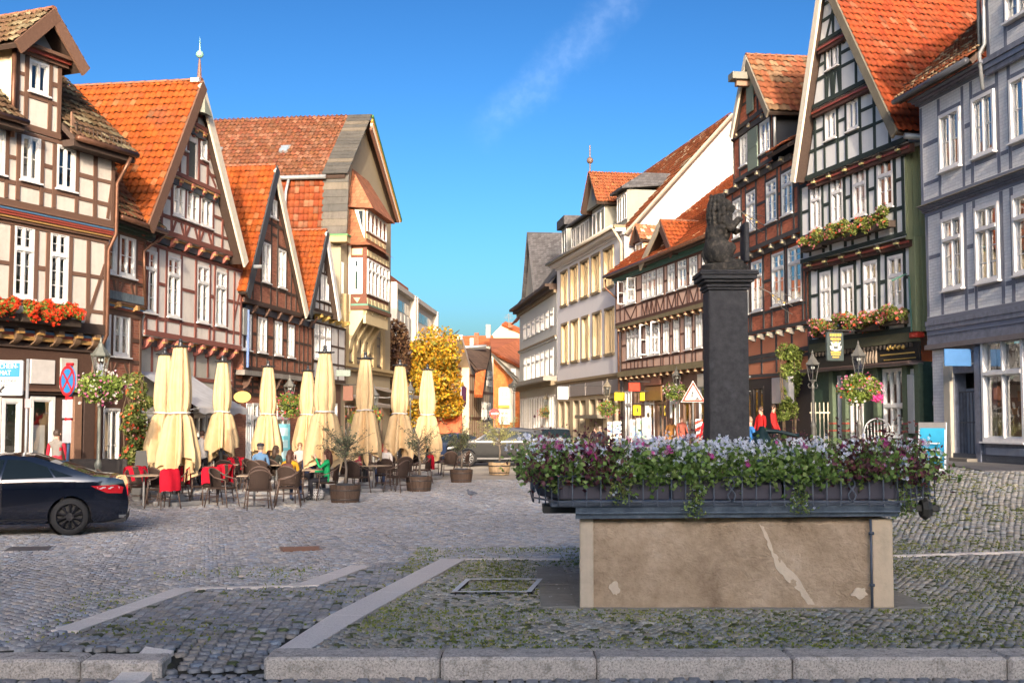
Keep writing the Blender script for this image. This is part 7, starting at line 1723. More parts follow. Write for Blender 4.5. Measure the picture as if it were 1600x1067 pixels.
sit_people=[((511,781),R(-75),(.02,.34,.12),BLK,(.10,.035,.02),'woman in a bright green top with long auburn hair raising her hand',dict(hairlen=.28,arms={'r':[(.20,-.22,.82),(.10,-.30,1.06)]}),'armchair of the woman in green'),((452,785),R(168),(.45,.24,.02),JEAN,(.07,.03,.02),'woman in a mustard coat with a brown backpack seated with her back turned',dict(hairlen=.2,extra='backpack'),'armchair of the woman in the mustard coat'),((484,772),R(25),(.02,.03,.07),BLK,(.06,.03,.02),'dark haired woman in a navy jacket facing the woman in green',dict(hairlen=.2),'armchair of the woman in the navy jacket'),((468,752),R(10),(.5,.38,.34),BLK,(.22,.12,.06),'person in a pale pink top behind the woman in the mustard coat',{},'armchair of the person in pale pink'),((480,750),R(-10),(.05,.03,.03),BLK,(.16,.06,.03),'brown haired woman in black at the table before the fat parasol',dict(hairlen=.15),'armchair of the woman in black'),((406,768),R(185),(.10,.19,.32),BLK,(.15,.12,.1),'man in a blue shirt and dark cap seated with his back turned',dict(hat=(.03,.03,.04),s=1.05),'armchair of the man in blue'),((603,758),R(-20),(.66,.60,.52),JEAN,(.55,.38,.18),'blond person in a cream jacket beside the second barrel planter',dict(hairlen=.1),'armchair of the person in the cream jacket'),((388,738),R(40),(.05,.05,.05),BLK,(.2,.1,.05),'person in dark clothes between two parasols at the back of the terrace',{},'armchair of the person in dark clothes'),((560,757),R(30),(.30,.05,.06),BLK,(.1,.06,.03),'person in a dark red jumper seated between the two front barrels',{},'armchair of the person in the red jumper'),((345,752),R(200),(.04,.06,.10),BLK,(.15,.1,.06),'person in navy seated behind the third parasol table',{},'armchair of the person in navy'),((640,746),R(-40),(.25,.26,.28),JEAN,(.08,.05,.03),'person in a grey top seated near the second barrel',{},'armchair of the person in the grey top'),((430,765),R(150),(.03,.035,.03),BLK,(.05,.03,.02),'person in black with long dark hair beside the man in blue',dict(hairlen=.2),'armchair of the person in black')]
for(pp,rz,top,lg,hr,lb,kw,cl)in sit_people:L_=gp(*pp);seat(L_,rz+R(0),cl);person((L_[0],L_[1],L_[2]-.0),rz,'sit',top,lg,hr,lb,**kw)
for(x,y,Y,rz,pose,top,lg,hr,lb,kw)in[(318,0,37.5,R(160),'stand',(.72,.70,.68),BLK,(.08,.04,.03),'waiter in a white shirt and black trousers standing by the grey awning',{}),(305,0,39,R(20),'stand',(.03,.03,.04),BLK,(.2,.16,.12),'man in a dark shirt standing behind the white shirted waiter',dict(s=1.04)),(91,0,30.5,R(175),'stand',(.22,.20,.18),BLK,(.06,.04,.03),'person in a grey vest with red sleeves at the shop door behind the coupe',dict(armc=(.42,.03,.05),s=1.05)),(873,0,66,R(15),'walk',(.05,.045,.045),BLK,(.25,.2,.16),'pedestrian in a dark jacket walking past the grey rendered building',{}),(848,0,75,R(30),'walk',(.12,.09,.07),JEAN,(.1,.06,.04),'distant pedestrian in brown beside the parked cars',{}),(929,0,58,R(-20),'walk',(.035,.03,.035),BLK,(.05,.03,.02),'pedestrian in black left of the yellow shop signs',{}),(938,0,59,R(160),'walk',(.04,.05,.07),JEAN,(.3,.25,.2),'pedestrian in dark blue beside the one in black',{}),(1104,0,44,R(200),'walk',(.40,.02,.03),BLK,(.45,.42,.4),'grey haired pedestrian in a red jacket beside the stone column',dict(extra='backpack')),(1048,0,50,R(190),'walk',(.36,.17,.05),BLK,(.1,.05,.03),'woman in a long camel coat walking below the pink house',dict(extra='coat',hairlen=.1)),(1066,0,49,R(20),'walk',(.34,.10,.07),JEAN,(.2,.1,.05),'pedestrian in a brick red top beside the roadworks sign',{}),(1174,0,33,R(110),'stand',(.04,.16,.40),BLK,(.3,.2,.14),'person in a blue top right of the column',{}),(1187,0,40,R(-60),'stand',(.5,.02,.02),BLK,(.1,.06,.04),'person in red behind the water pump',{}),(1211,0,40,R(60),'stand',(.45,.03,.03),BLK,(.05,.03,.02),'second person in red near the shop of the brick house',{})]:
 p=P(x,658,Y);person((p.x,Y,gz(p.x,Y)),rz,pose,top,lg,hr,lb,**kw)
 # barrels with olive trees
BARW=wood((.10,.065,.045),.4,s=(6,6,1.2));OLV=[(.13,.16,.09),(.18,.21,.12),(.09,.11,.06),(.24,.26,.16)];OLL=[(.36,.36,.12),(.42,.42,.16),(.27,.28,.10),(.5,.48,.2)]
def barrel(px,py,label,cl,htree,cols,bm_=None,sz=1.0,rcrown=.5,n=900):
 p=G(px,py);t_=thing('barrel_planter',label,'planter',(p.x,p.y+.35,gz(p.x,p.y)));r_=.37*sz;H=.42*sz;ns=22
 for k in range(ns):
  a0,a1=2*math.pi*k/ns+.012,2*math.pi*(k+1)/ns-.012;m=MB();vs=[]
  for(f,z)in((.90,0),(.99,H*.5),(1.03,H)):
   for rr in(r_*f,r_*f-.03):vs+=[(rr*math.cos(a0),rr*math.sin(a0),z),(rr*math.cos(a1),rr*math.sin(a1),z)]
  m.add(vs,[(0,1,5,4),(4,5,9,8),(8,9,11,10),(2,6,7,3),(6,10,11,7),(0,4,6,2),(4,8,10,6),(1,3,7,5),(5,7,11,9)]);m.build('stave',bm_ or BARW,t_)
 for z,f in((.08,.925),(H*.72,1.012)):
  m=MB();m.lathe([(r_*f+.004,z-.02),(r_*f+.01,z),(r_*f+.006,z+.02)],24);m.build('hoop',paint((.06,.05,.045),.5,metal=.4),t_)
 m=MB();m.lathe([(0,H-.05),(r_*.97,H-.05)],16);m.build('soil',plaster((.05,.035,.025)),t_)
 o_=thing('olive_tree',cl,'tree',(p.x,p.y+.35,gz(p.x,p.y)+H-.05));m=MB();m.lathe([(.20,-.0),(.24,.06),(.22,.08),(.0,.09)],14);m.build('pot',paint((.05,.06,.07),.5),o_)
 hh=htree;pts=[(0,0,0),(.03,0,hh*.25),(-.02,.01,hh*.45),(0,0,hh*.62)];m=MB();m.tube(pts,[.04,.032,.028,.018],7);m.build('trunk',wood((.16,.13,.10)),o_,True)
 P_=[];m=MB();rs=random.Random(int(px))
 for k in range(34):
  a=rs.uniform(0,6.28);z0=hh*rs.uniform(.35,.62);l=rcrown*rs.uniform(.5,1.15);up=rs.uniform(.1,1.3);q0=Vector((0,0,z0));q1=Vector((math.cos(a)*l*.5,math.sin(a)*l*.5,z0+l*up*.45));q2=Vector((math.cos(a)*l,math.sin(a)*l,min(hh*1.05,z0+l*up)));m.tube([q0,q1,q2],[.011,.007,.003],4)
  for j in range(n//34):t=rs.uniform(.25,1.03);q_=q0 .lerp(q1,t*2)if t<.5 else q1 .lerp(q2,(t-.5)*2);P_.append(tuple(q_+Vector((rs.gauss(0,.035),rs.gauss(0,.035),rs.gauss(0,.035)))))
 m.build('branches',wood((.16,.13,.10)),o_);leaf_mesh('crown',P_,.038,cols,o_,asp=.28);return t_
barrel(536,786,'nearest dark half barrel planter beside the woman in green','sparse grey olive tree in the nearest barrel',1.75,OLV,rcrown=.62,sz=1.02,n=1300)
barrel(653,768,'second dark half barrel planter, front right of the terrace','small olive tree with a red rose in the second barrel',1.75,OLV,rcrown=.6)
barrel(720,754,'third half barrel planter, with a dark tray beside it','bushy olive tree in the third barrel in front of the cars',1.7,OLV+OLL[:1],rcrown=.75,n=1700)
barrel(780,742,'pale half barrel planter in front of the dark estate car','bright yellow green olive tree in the pale barrel',1.85,OLL,bm_=wood((.42,.30,.17),.3),rcrown=.75,sz=1.1,n=2000)  # paler wood and yellower leaf colours than the nearer barrels
barrel(836,752,'half barrel planter half hidden behind the fountain flowers','pale olive tree just left of the fountain flowers',1.5,OLL,bm_=wood((.3,.2,.12),.3),rcrown=.5,n=700)
# dog-sized bag, menu board, pigeon, bench
p=G(494,781);bg_=thing('handbag','black and white checked bag on the cobbles at the feet of the woman in green','bag',(p.x,p.y,p.z));m=MB();m.bbox(-.2,.2,-.12,.12,.0,.28,.07);m.build('body',brickm((.04,.04,.045),(.6,.6,.6),.05,.04,.3,.9),bg_,True);m=MB();m.tube([(-.12,0,.27),(-.08,0,.40),(.08,0,.40),(.12,0,.27)],.012,5);m.build('handle',paint(BLK,.5),bg_)
p=G(736,778);pg=thing('pigeon','grey pigeon walking on the cobbles between the barrels and the fountain','bird',(p.x,p.y,p.z),R(35));m=MB();m.ball((0,0,.13),(.11,.06,.06));m.ball((-.10,0,.21),(.032,.03,.032));m.tube([(-.06,0,.15),(-.09,0,.19)],[.045,.03],8);m.tube([(.08,0,.14),(.2,0,.11)],[.04,.012],6);m.tube([(-.125,0,.205),(-.15,0,.20)],[.008,.003],5);m.build('body',paint((.12,.13,.16),.5,.3),pg,True);m=MB();[m.tube([(.0,k*.02,.08),(.0,k*.02,0),(-.03,k*.02,0)],.004,4)for k in(-1,1)];m.build('legs',paint((.4,.12,.1),.5),pg)
p=P(440,658,46);mb_=thing('menu_board','light blue menu board standing behind the cafe tables','sign',(p.x,46,0));m=MB();m.bbox(-.33,.33,-.03,.03,.35,1.9,.01);m.build('board',paint((.10,.38,.44),.5),mb_);m=MB();[m.box(k*.3-.02,k*.3+.02,-.02,.02,0,.36)for k in(-1,1)];m.build('leg',WHITE,mb_);
m=MB();[m.box(-.25,.25,-.034,-.031,z_,z_+.3)for z_ in(.6,1.0,1.45)];m.build('paper',paint((.35,.55,.58),.6),mb_)
p=P(175,658,31);bt=thing('wicker_screen','low dark wicker screen in front of the red door','screen',(p.x,31,0),R(12));m=MB();m.bbox(-1.15,.4,-.04,.04,.1,1.05,.02);m.build('panel',brickm((.07,.06,.055),(.02,.02,.02),.06,.03,.6),bt);m=MB();m.add([(.5,-.05,0),(1.0,-.05,0),(.85,.05,1.25),(.6,.05,1.25)],[(0,1,2,3)]);m.add([(.5,-.02,0),(1.0,-.02,0),(.85,.08,1.25),(.6,.08,1.25)],[(3,2,1,0)]);m.build('chalkboard',paint((.03,.03,.03),.6),bt)
# LAMPS, BASKETS, SIGNS, BOXES
LG=paint((.15,.15,.12),.5,.2,.3);LGL=NT('lamp_glass');LGL.set(col=(.55,.56,.52),rough=.15,spec=.5);LGL.b.inputs['Transmission Weight'].default_value=.55;LGL=LGL.m
def lamp(px,Y,ytop,label,post=(.13,.13,.12)):
 p=P(px,658,Y);zg_=gz(p.x,Y);H=P(px,ytop,Y).z-zg_;t_=thing('street_lamp',label,'street lamp',(p.x,Y,zg_),.3,'lantern street lamps around the square');PM=paint(post,.5,.2,.3)
 zl=H-.95;m=MB();m.lathe([(.11,0),(.11,.3),(.075,.36),(.07,.9),(.09,.93),(.085,1.0),(.045,1.1),(.038,zl-.25),(.06,zl-.22),(.05,zl-.15),(.03,zl-.1),(.055,zl-.04),(.10,zl)],12);m.build('post',PM,t_,True)
 m=MB()
 for s in(-1,1):
  m.tube([(s*.03,0,zl-.2),(s*.13,0,zl-.22),(s*.17,0,zl-.14),(s*.12,0,zl-.08)],.010,5)
 m.build('scroll',PM,t_)
 m=MB();R0,R1=.11,.205;zt=zl+.48
 for k in range(6):
  a=k*math.pi/3;a2=a+math.pi/3;m.tube([(R0*math.cos(a),R0*math.sin(a),zl),(R1*math.cos(a),R1*math.sin(a),zt)],.010,4);m.tube([(R1*math.cos(a),R1*math.sin(a),zt),(R1*math.cos(a2),R1*math.sin(a2),zt)],.012,4);m.ball((R1*1.06*math.cos(a),R1*1.06*math.sin(a),zt+.05),.018,0,None,1)
 m.lathe([(.12,zl-.01),(.12,zl+.02)],6);m.build('lantern_frame',PM,t_)
 m=MB();m.lathe([(R1+.03,zt+.01),(.13,zt+.16),(.075,zt+.24),(.05,zt+.30),(.03,zt+.33),(.035,zt+.37),(.0,zt+.47)],6);m.build('lantern_roof',PM,t_)
 m=MB();m.lathe([(R0-.008,zl+.02),(R1-.012,zt-.005)],6);m.f=m.f[:6];m.m=m.m[:6];m.build('lantern_glass',GLASS,t_);m=MB();m.ball((-.03,0,zt-.08),(.03,.03,.05));m.ball((.04,0,zt-.08),(.03,.03,.05));m.build('bulb',paint((.75,.74,.68),.4),t_);return t_
def basket(px,py,Y,rx,rz_,label,cols,n=2200,flowers=((.80,.12,.35),),dx=0,sub=None):
 p=P(px,py,Y);t_=thing('flower_basket',label,'flower basket',(p.x,Y,p.z),0,'flower baskets hung round the lamp posts');m=MB();m.tube([(rx*.55*math.cos(a*.5236),rx*.55*math.sin(a*.5236),0)for a in range(12)],.02,5,closed=True);m.lathe([(.05,-.2),(rx*.35,-.15),(rx*.5,0)],10);m.build('ring',paint((.05,.06,.05),.6),t_)
 pts=blob_pts(n,(0,0,0),(rx,rx*.9,rz_),.4,34,None,(.35,.72,.3,.42));leaf_mesh('foliage',pts,.045,cols,t_)
 k_=blob_pts(int(n*.10),(0,0,-.02),(rx*1.06,rx*.95,rz_*1.06),.9,40,None,(.6,.72,.3,.42));petals_mesh('blossoms',k_,.034,flowers,t_)
 if sub:k_=blob_pts(90,sub[0],sub[1],.5,5);petals_mesh('blossoms',k_,.04,sub[2],t_)
 return t_
GB_=[(.16,.24,.04),(.22,.30,.06),(.30,.36,.08),(.12,.18,.03)];PKW=[(.75,.30,.42),(.75,.15,.35),(.80,.75,.68),(.8,.75,.7)];REDO=[(.75,.06,.03),(.85,.15,.06),(.7,.04,.04)]
lamp(155,29,526,'grey green street lamp behind the black coupe',(.17,.18,.15));basket(158,606,28.9,.60,.44,'round basket of pink and white flowers on the lamp behind the coupe',GB_,flowers=PKW,n=3000)
lamp(1271,37,546,'plain street lamp without basket before the red brick house');lamp(1343,34.5,531,'street lamp over the largest flower basket before the green house')
basket(1343,608,34.3,.62,.50,'largest flower basket, with a pink cluster low on its right side',GB_,n=3800,flowers=PKW+REDO[:1],sub=((.38,-.3,-.22),(.26,.2,.2),[(.85,.10,.38),(.80,.06,.30)]))
lamp(1058,55,571,'street lamp between the stone column and the pink house');basket(1056,612,54.8,.60,.45,'green basket on the lamp just left of the roadworks sign',GB_,flowers=PKW,n=1800)
lamp(949,62,590,'street lamp beside the yellow shop signs',(.25,.22,.16));basket(949,638,61.8,.62,.48,'flower basket before the light grey rendered building',GB_,flowers=PKW+REDO,n=1500)
lamp(853,84,613,'small distant street lamp before the slated grey building',(.25,.22,.16));basket(853,644,83.8,.68,.52,'small distant flower basket above the parked cars',GB_,flowers=REDO,n=900)
lamp(452,47,585,'street lamp between two parasols before the brick gable',(.16,.16,.14));basket(452,633,46.8,.62,.52,'basket of bright red and pink flowers between two parasols',GB_,flowers=[(.85,.08,.25),(.8,.05,.05)],n=1600)
lamp(584,50,600,'street lamp mostly hidden behind a parasol at the oriel house');basket(570,652,49.8,.78,.55,'basket of red flowers showing both sides of a parasol',GB_,flowers=REDO,n=1800)
lamp(641,60,595,'street lamp right of the parasol before the yellow tree');lamp(803,92,590,'distant street lamp before the orange tile-hung gable')
# window boxes
def windowbox(h,xa,xb,ya,yb,off,label,flowers,grp,n=1600,up=.32,seed=0,leafc=None):
 ua,za=h.m(xa,ya,off+.3);ub,zb=h.m(xb,yb,off+.3);c=h.world((ua+ub)/2,(za+zb)/2,off+.22);L_=abs(ub-ua);t_=thing('flower_box',label,'flower box',c,h.rz,grp);m=MB();m.bbox(-L_/2,L_/2,-.12,.12,-.32,-.12,.01);m.build('box',wood((.06,.045,.035)),t_)
 g_=leafc or GB_;seg=max(2,int(L_/.5));pts=[]
 for k in range(seg):x=-L_/2+L_*(k+.5)/seg;pts.append(blob_pts(n//seg,(x,-.08,.0),(L_/seg*.72,.30,up),.4,7))
 pts=np.concatenate(pts);leaf_mesh('foliage',pts,.045,g_,t_);k_=pts[RNG.permutation(len(pts))[:int(len(pts)*flowers[1])]]*np.array([1.02,1.12,1.12])+np.array([0,-.03,.0]);petals_mesh('blossoms',k_,.042,flowers[0],t_)
 return t_
RG=([(.80,.05,.015),(.85,.09,.03),(.7,.03,.01)],.26);g1='window boxes of red geraniums on the grey and brown house'
windowbox(H_L1,-20,28,474,484,.32,'red geranium box at the left edge of the picture',RG,g1,2000);windowbox(H_L1,33,78,482,487,.32,'middle red geranium box of the grey and brown house',RG,g1,2000);windowbox(H_L1,76,126,488,492,.32,'red geranium box beside the downpipe of the grey house',RG,g1,2000)
MG=([(.75,.20,.20),(.8,.3,.35),(.8,.12,.05)],.06);g2_='flower boxes on the green and white house';lc=[(.15,.20,.04),(.22,.26,.06),(.28,.30,.08)]
for i,(xa,xb,y1,y2)in enumerate([(1252,1284,380,372),(1284,1318,368,358),(1316,1352,362,350),(1352,1390,352,334)]):windowbox(H_R3,xa,xb,y1,y2,.34,f'{["first", "second", "third", "rightmost"][i]} flower box in the upper row on the green house',MG if i!=0 else(MG[0],.14),g2_,1500,.34,leafc=lc)
for i,(xa,xb,y1,y2)in enumerate([(1268,1302,514,508),(1302,1340,505,500),(1338,1374,506,496),(1374,1410,496,486)]):windowbox(H_R3,xa,xb,y1,y2,.08,f'{["first", "second", "third", "rightmost"][i]} flower box in the lower row on the green house',(MG[0],.12),g2_,1400,.32,leafc=lc)
# climbers
def climber(px,Y,w_,z0,z1,label,cols,fl,n=5000,name='climbing_plant'):
 p=P(px,658,Y);t_=thing(name,label,'climbing plant',(p.x,Y,gz(p.x,Y)));m=MB()
 for k in range(7):x=random.uniform(-w_,w_)*.5;m.tube([(x*.5,0,0),(x,.05,(z1-z0)*.3),(x*1.3,0,z1*.7),(x*1.1+random.gauss(0,.2),-.1,z1)],[.03,.022,.015,.006],5)
 m.build('stems',wood((.14,.10,.06)),t_);q_=[blob_pts(n//7,(random.uniform(-.3,.3)*w_,random.uniform(-.1,.1),z0+(z1-z0)*(k+.5)/7),(w_*random.uniform(.5,.8),.4,(z1-z0)*.13),.2,8)for k in range(7)];pts=np.concatenate(q_);leaf_mesh('foliage',pts,.055,cols,t_)
 if fl:petals_mesh('blossoms',pts[RNG.permutation(len(pts))[:n//45]]+np.array([0,-.1,0]),.045,fl,t_)
climber(212,33.2,.62,.9,3.3,'climbing rose with red hips beside the red door',[(.15,.20,.05),(.22,.26,.07),(.30,.30,.09),(.10,.14,.03)],REDO+[(.8,.5,.4)],6000,'climbing_rose')
climber(1240,41.5,.75,1.2,3.6,'green vine growing on the corner between the brick and green houses',[(.16,.22,.04),(.24,.28,.07),(.10,.14,.03)],None,4200,'vine')
p=P(1281,658,38.6);tr=thing('trellis','pale wooden trellis standing below the plain street lamp','trellis',(p.x,38.6,gz(p.x,38.6)));
for k in range(5):m=MB();m.box(-.26+k*.13-.015,-.26+k*.13+.015,-.015,.015,.2,1.65);m.build('slat',paint((.62,.56,.40),.6),tr)
for z in(.45,1.3):m=MB();m.box(-.32,.32,-.03,-.015,z,z+.05);m.build('crossbar',paint((.62,.56,.40),.6),tr)
# signs
SW=paint((.70,.71,.70),.45);SBL=paint((.02,.22,.52),.45);SRD=paint((.50,.015,.02),.45);SBK=paint((.02,.02,.02),.5);GALV=paint((.34,.35,.35),.45,.15,.4);YEL=paint((.75,.52,.01),.45)
Yp=24.0;p0,p1=P(-58,618,Yp),P(37,563,Yp);t_=thing('parking_sign','white and blue parking ticket machine sign at the left edge','sign',((p0 .x+p1 .x)/2,Yp,0));cx=(p0 .x+p1 .x)/2;hw=(p1 .x-p0 .x)/2
m=MB();m.bbox(-hw,hw,-.05,.05,p0 .z,p1 .z,.02);m.build('board',SW,t_);zz=P(0,589,Yp).z;m=MB();m.box(-hw+.06,hw-.05,-.056,-.05,zz,p1 .z-.05);m.build('blue_panel',SBL,t_)
xr=hw-.10
def rt(txt,py,size,x_,mat,sx=.9):o=letters(txt,size,t_,mat,(x_,-.058,P(0,py,Yp).z),name='lettering',align='RIGHT',sx=sx)
rt('PARKSCHEIN-',572.5,.135,xr+.02,SW,.84);rt('AUTOMAT',583,.135,xr-.12,SW,.84);rt('Parkschein',594.5,.12,xr+.02,SBK,.95);rt('lösen',602,.12,P(15,600,Yp).x-cx,SBK,.95)
a_=P(5,608,Yp);m=MB();ax,az_=a_.x-cx,a_.z;m.prism([(ax-.09,az_-.07),(ax+.02,az_-.07),(ax-.015,az_-.035),(ax+.06,az_+.03),(ax+.03,az_+.06),(ax-.05,az_-.0),(ax-.09,az_+.035)],-.06,-.052);m.build('arrow',SBK,t_)
for px in(37,-40):q_=P(px+4,600,Yp).x-cx;m=MB();m.tube([(q_,.06,0),(q_,.06,p1 .z+.03)],.034,8);m.build('post',GALV,t_,True)
q_=P(44,630,Yp);m=MB();m.bbox(q_.x-cx-.07,q_.x-cx+.07,-.0,.02,q_.z-.09,q_.z+.09,.004);m.build('sticker',paint((.40,.30,.30),.5),t_)
Yn=23.6;c=P(106,595,Yn);t_=thing('no_stopping_sign','blue and red no stopping disc on a leaning blue post','sign',(c.x,Yn,0),R(-42));m=MB();M=Matrix.Translation((0,0,c.z))@Matrix.Rotation(R(90),4,'X')
m.lathe([(0,-.012),(.30,-.012),(.30,.012),(0,.012)],32,0,M);m.build('disc',SBL,t_)
m=MB();m.lathe([(.235,.0125),(.235,.0155),(.30,.0155),(.30,.0125)],32,0,M,None,False);
for a in(45,-45):m.add(*(lambda q:(q.v,q.f))(MB().box(-.25,.25,-.017,-.0125,-.025,.025)),0,Matrix.Translation((0,0,c.z))@Matrix.Rotation(R(a),4,'Y'))
m.build('red_mark',SRD,t_);m=MB();m.tube([(.02,.05,c.z+.32),(.03,.05,2.0),(-.12,.04,0)],.03,8);m.build('post',paint((.06,.12,.22),.5),t_,True);m=MB();m.bbox(-.19,.19,-.005,.012,c.z-.72,c.z-.36,.004);m.bbox(-.16,.16,-.006,.012,c.z-1.2,c.z-.76,.004);m.build('plate',paint((.50,.50,.52),.5),t_)
m=MB();[m.tube([(-.05,.0,z_),(.08,.06,z_)],.035,6)for z_ in(c.z+.32,c.z-.34,c.z-.74)];m.build('clamp',SRD,t_)
Yw=46;c=P(1083,617,Yw);t_=thing('roadworks_sign','red and white roadworks triangle with a digging figure left of the column','sign',(c.x,Yw,gz(c.x,Yw)));zc_=c.z-t_.location.z;s3=.44
tri=lambda k:[(-s3*k,-s3*.577*k+zc_),(s3*k,-s3*.577*k+zc_),(0,s3*1.155*k+zc_)]
m=MB();m.prism(tri(1),-.012,.012);m.build('red_border',paint((.62,.03,.01),.5),t_);m=MB();m.prism(tri(.72),-.016,-.012);m.prism(tri(1.06),.0,.013);m.build('white_field',SW,t_)
m=MB();B_=lambda a,b,r:m.prism([(a[0]-r,a[1]+zc_),(a[0]+r,a[1]+zc_),(b[0]+r,b[1]+zc_),(b[0]-r,b[1]+zc_)],-.019,-.016)
B_((-.10,-.16),(-.05,.0),.018);B_((.0,-.16),(-.03,.0),.018);B_((-.05,.0),(-.01,.13),.03);B_((-.01,.10),(.08,.0),.014);B_((.02,.06),(.14,-.12),.010);m.prism([(.08,-.17+zc_),(.24,-.17+zc_),(.18,-.09+zc_),(.13,-.10+zc_)],-.019,-.016);m.ball((.0,-.018,.17+zc_),(.028,.004,.028),0,None,1);m.build('digging_figure',SBK,t_)
m=MB();m.tube([(0,.04,0),(0,.04,zc_+.1)],.025,6);m.build('post',GALV,t_)
p=P(1092,668,45.6);bb=thing('barrier_board','red and white striped barrier board at the foot of the roadworks sign','barrier',(p.x,45.6,gz(p.x,45.6)));m=MB();m.bbox(-.13,.13,-.02,.02,.5,1.55,.005);m.build('board',SW,bb)
m=MB()
for k in range(4):z=.55+k*.26;m.prism([(-.13,z),(.13,z+.14),(.13,min(1.55,z+.27)),(-.13,z+.13)],-.024,-.02)
m.build('red_stripe',paint((.62,.03,.01),.5),bb);m=MB();m.tube([(0,0,0),(0,0,.5)],.02,6);m.cbox(0,0,.05,.5,.35,.1);m.build('foot',SBK,bb)
c=P(773,646,100);t_=thing('no_entry_sign','round red no entry sign far down the street','sign',(c.x,100,0));M=Matrix.Translation((0,0,c.z))@Matrix.Rotation(R(90),4,'X');m=MB();m.lathe([(0,-.02),(.42,-.02),(.42,.02),(0,.02)],20,0,M);m.build('disc',paint((.6,.02,.02),.5),t_);m=MB();m.box(-.31,.31,-.03,-.022,c.z-.07,c.z+.07);m.build('white_bar',SW,t_);m=MB();m.tube([(0,.05,0),(0,.05,c.z)],.04,6);m.build('post',GALV,t_)
def blade(h,px0,px1,py0,py1,off,col,label,marks=None,d=.12,txt=None,tcol=None):
 """sign board square to the facade"""
 pa=P((px0+px1)/2,(py0+py1)/2,50);um=h.u((px0+px1)/2,(py0+py1)/2,off);w=h.world(um,0,off);Y=w.y;wd=(px1-px0)/1900*Y/abs(math.cos(math.atan2(h.n.y,-h.n.x)));z0,z1=P(px0,py1,Y).z,P(px0,py0,Y).z
 t_=thing('hanging_sign',label,'sign',(w.x,w.y,0),math.atan2(h.n.y,h.n.x)+math.pi if h.n.x<0 else math.atan2(h.n.y,h.n.x));m=MB();m.bbox(-wd/2,wd/2,-d/2,d/2,z0,z1,.02);m.build('board',paint(col,.45),t_)
 m=MB();s=1;m.tube([(-wd/2,0,z1+.06),(off+.1,0,z1+.06)],.02,5);m.tube([(0,0,z1),(0,0,z1+.06)],.015,4);m.build('bracket',paint((.05,.05,.05),.5),t_)
 if marks:marks(t_,wd,z0,z1,d)
 return t_
blade(H_R5,982,1000,598,611,1.0,(.62,.04,.015),'blank red projecting sign above the shop racks')
def slot(t_,w_,z0,z1,d):m=MB();m.box(-.04,.04,-d/2-.004,-d/2,z0+(z1-z0)*.3,z0+(z1-z0)*.75);m.build('dark_mark',SBK,t_)
blade(H_R6,960,976,613,626,1.2,(.75,.55,.01),'upper yellow sign at the corner of the grey building');blade(H_R5,989,1001,633,649,.7,(.75,.55,.01),'lower yellow sign with a small dark mark above the racks',slot)
blade(H_R5,1000,1007,613,626,.5,(.75,.55,.01),'narrow yellow banner beside the shop door');blade(H_R5,1008,1014,634,645,.5,(.6,.6,.58),'small white sign right of the yellow ones')
blade(H_R7,871,888,604,624,2.2,(.72,.72,.70),'plain white light box projecting over the shop of the slated building')
c=H_L6;blade(H_L6,536,552,603,626,1.0,(.17,.075,.05),'square brown sign on the near corner of the oriel house');blade(H_L6,525,548,578,588,1.0,(.20,.25,.22),'long grey green sign high on the corner of the oriel house')
def crest(t_,w_,z0,z1,d):
 H_=z1-z0;y=-d/2
 for k,(f,ww,hh,mt)in enumerate([(.90,.70,.08,GOLD),(.76,.62,.06,GOLD),(.30,.62,.05,GOLD),(.22,.55,.045,GOLD),(.13,.40,.04,GOLD)]):
  m=MB();n_=7
  for q_ in range(n_):x=-w_*ww/2+w_*ww*(q_+.5)/n_;m.bbox(x-w_*ww/n_*.38,x+w_*ww/n_*.38,y-.015,y,z0+H_*(f-hh*.8*(1 if q_%2 else .8)),z0+H_*(f+hh*.6),.004)
  m.build('gilt_letters',mt,t_)
 m=MB();m.lathe([(0,0),(w_*.13,0)],10,0,Matrix.Translation((0,y-.02,z0+H_*.57))@Matrix.Rotation(R(90),4,'X'));
 for s in(-1,1):m.prism([(s*w_*.12,z0+H_*.42),(s*w_*.30,z0+H_*.40),(s*w_*.36,z0+H_*.52),(s*w_*.2,z0+H_*.50),(s*w_*.30,z0+H_*.66),(s*w_*.16,z0+H_*.62)][::s],y-.02,y)
 m.prism([(-w_*.3,z0+H_*.38),(0,z0+H_*.33),(w_*.3,z0+H_*.38),(0,z0+H_*.42)],y-.018,y);m.build('emblem',SW,t_)
 m=MB();m.bbox(-w_*.2,w_*.2,y-.012,y,z0+H_*.50,z0+H_*.68,.004);m.build('gilt_shield',GOLD,t_)
blade(H_R3,1290,1318,519,564,1.25,(.055,.075,.075),'dark hanging pub sign with gilt lettering and a white crest',crest)
for px,py,Y,off,lb in((379,620,42.5,0,'cream oval sign right of the third parasol'),(332,621,41,0,'cream oval sign half hidden by the third parasol')):
 c=P(px,py,Y);t_=thing('oval_sign',lb,'sign',(c.x,Y,0),R(-12),'oval hanging signs');m=MB();M=Matrix.Translation((0,0,c.z))@Matrix.Rotation(R(90),4,'X')@Matrix.Scale(.62,4,Vector((0,1,0)));m.lathe([(0,-.02),(.32,-.02),(.32,.02),(0,.02)],28,0,M);m.build('board',paint((.66,.44,.13),.5),t_);m=MB();m.tube([(.32*math.cos(a/20*6.283),0,c.z+.2*math.sin(a/20*6.283))for a in range(20)],.012,4,closed=True);m.tube([(-.9,0,c.z+.26),(.3,0,c.z+.26)],.014,4);m.tube([(-.2,0,c.z+.18),(-.25,0,c.z+.3),(-.15,0,c.z+.34)],.01,4);m.tube([(.2,0,c.z+.18),(.25,0,c.z+.3),(.15,0,c.z+.34)],.01,4);m.build('bracket',SBK,t_)
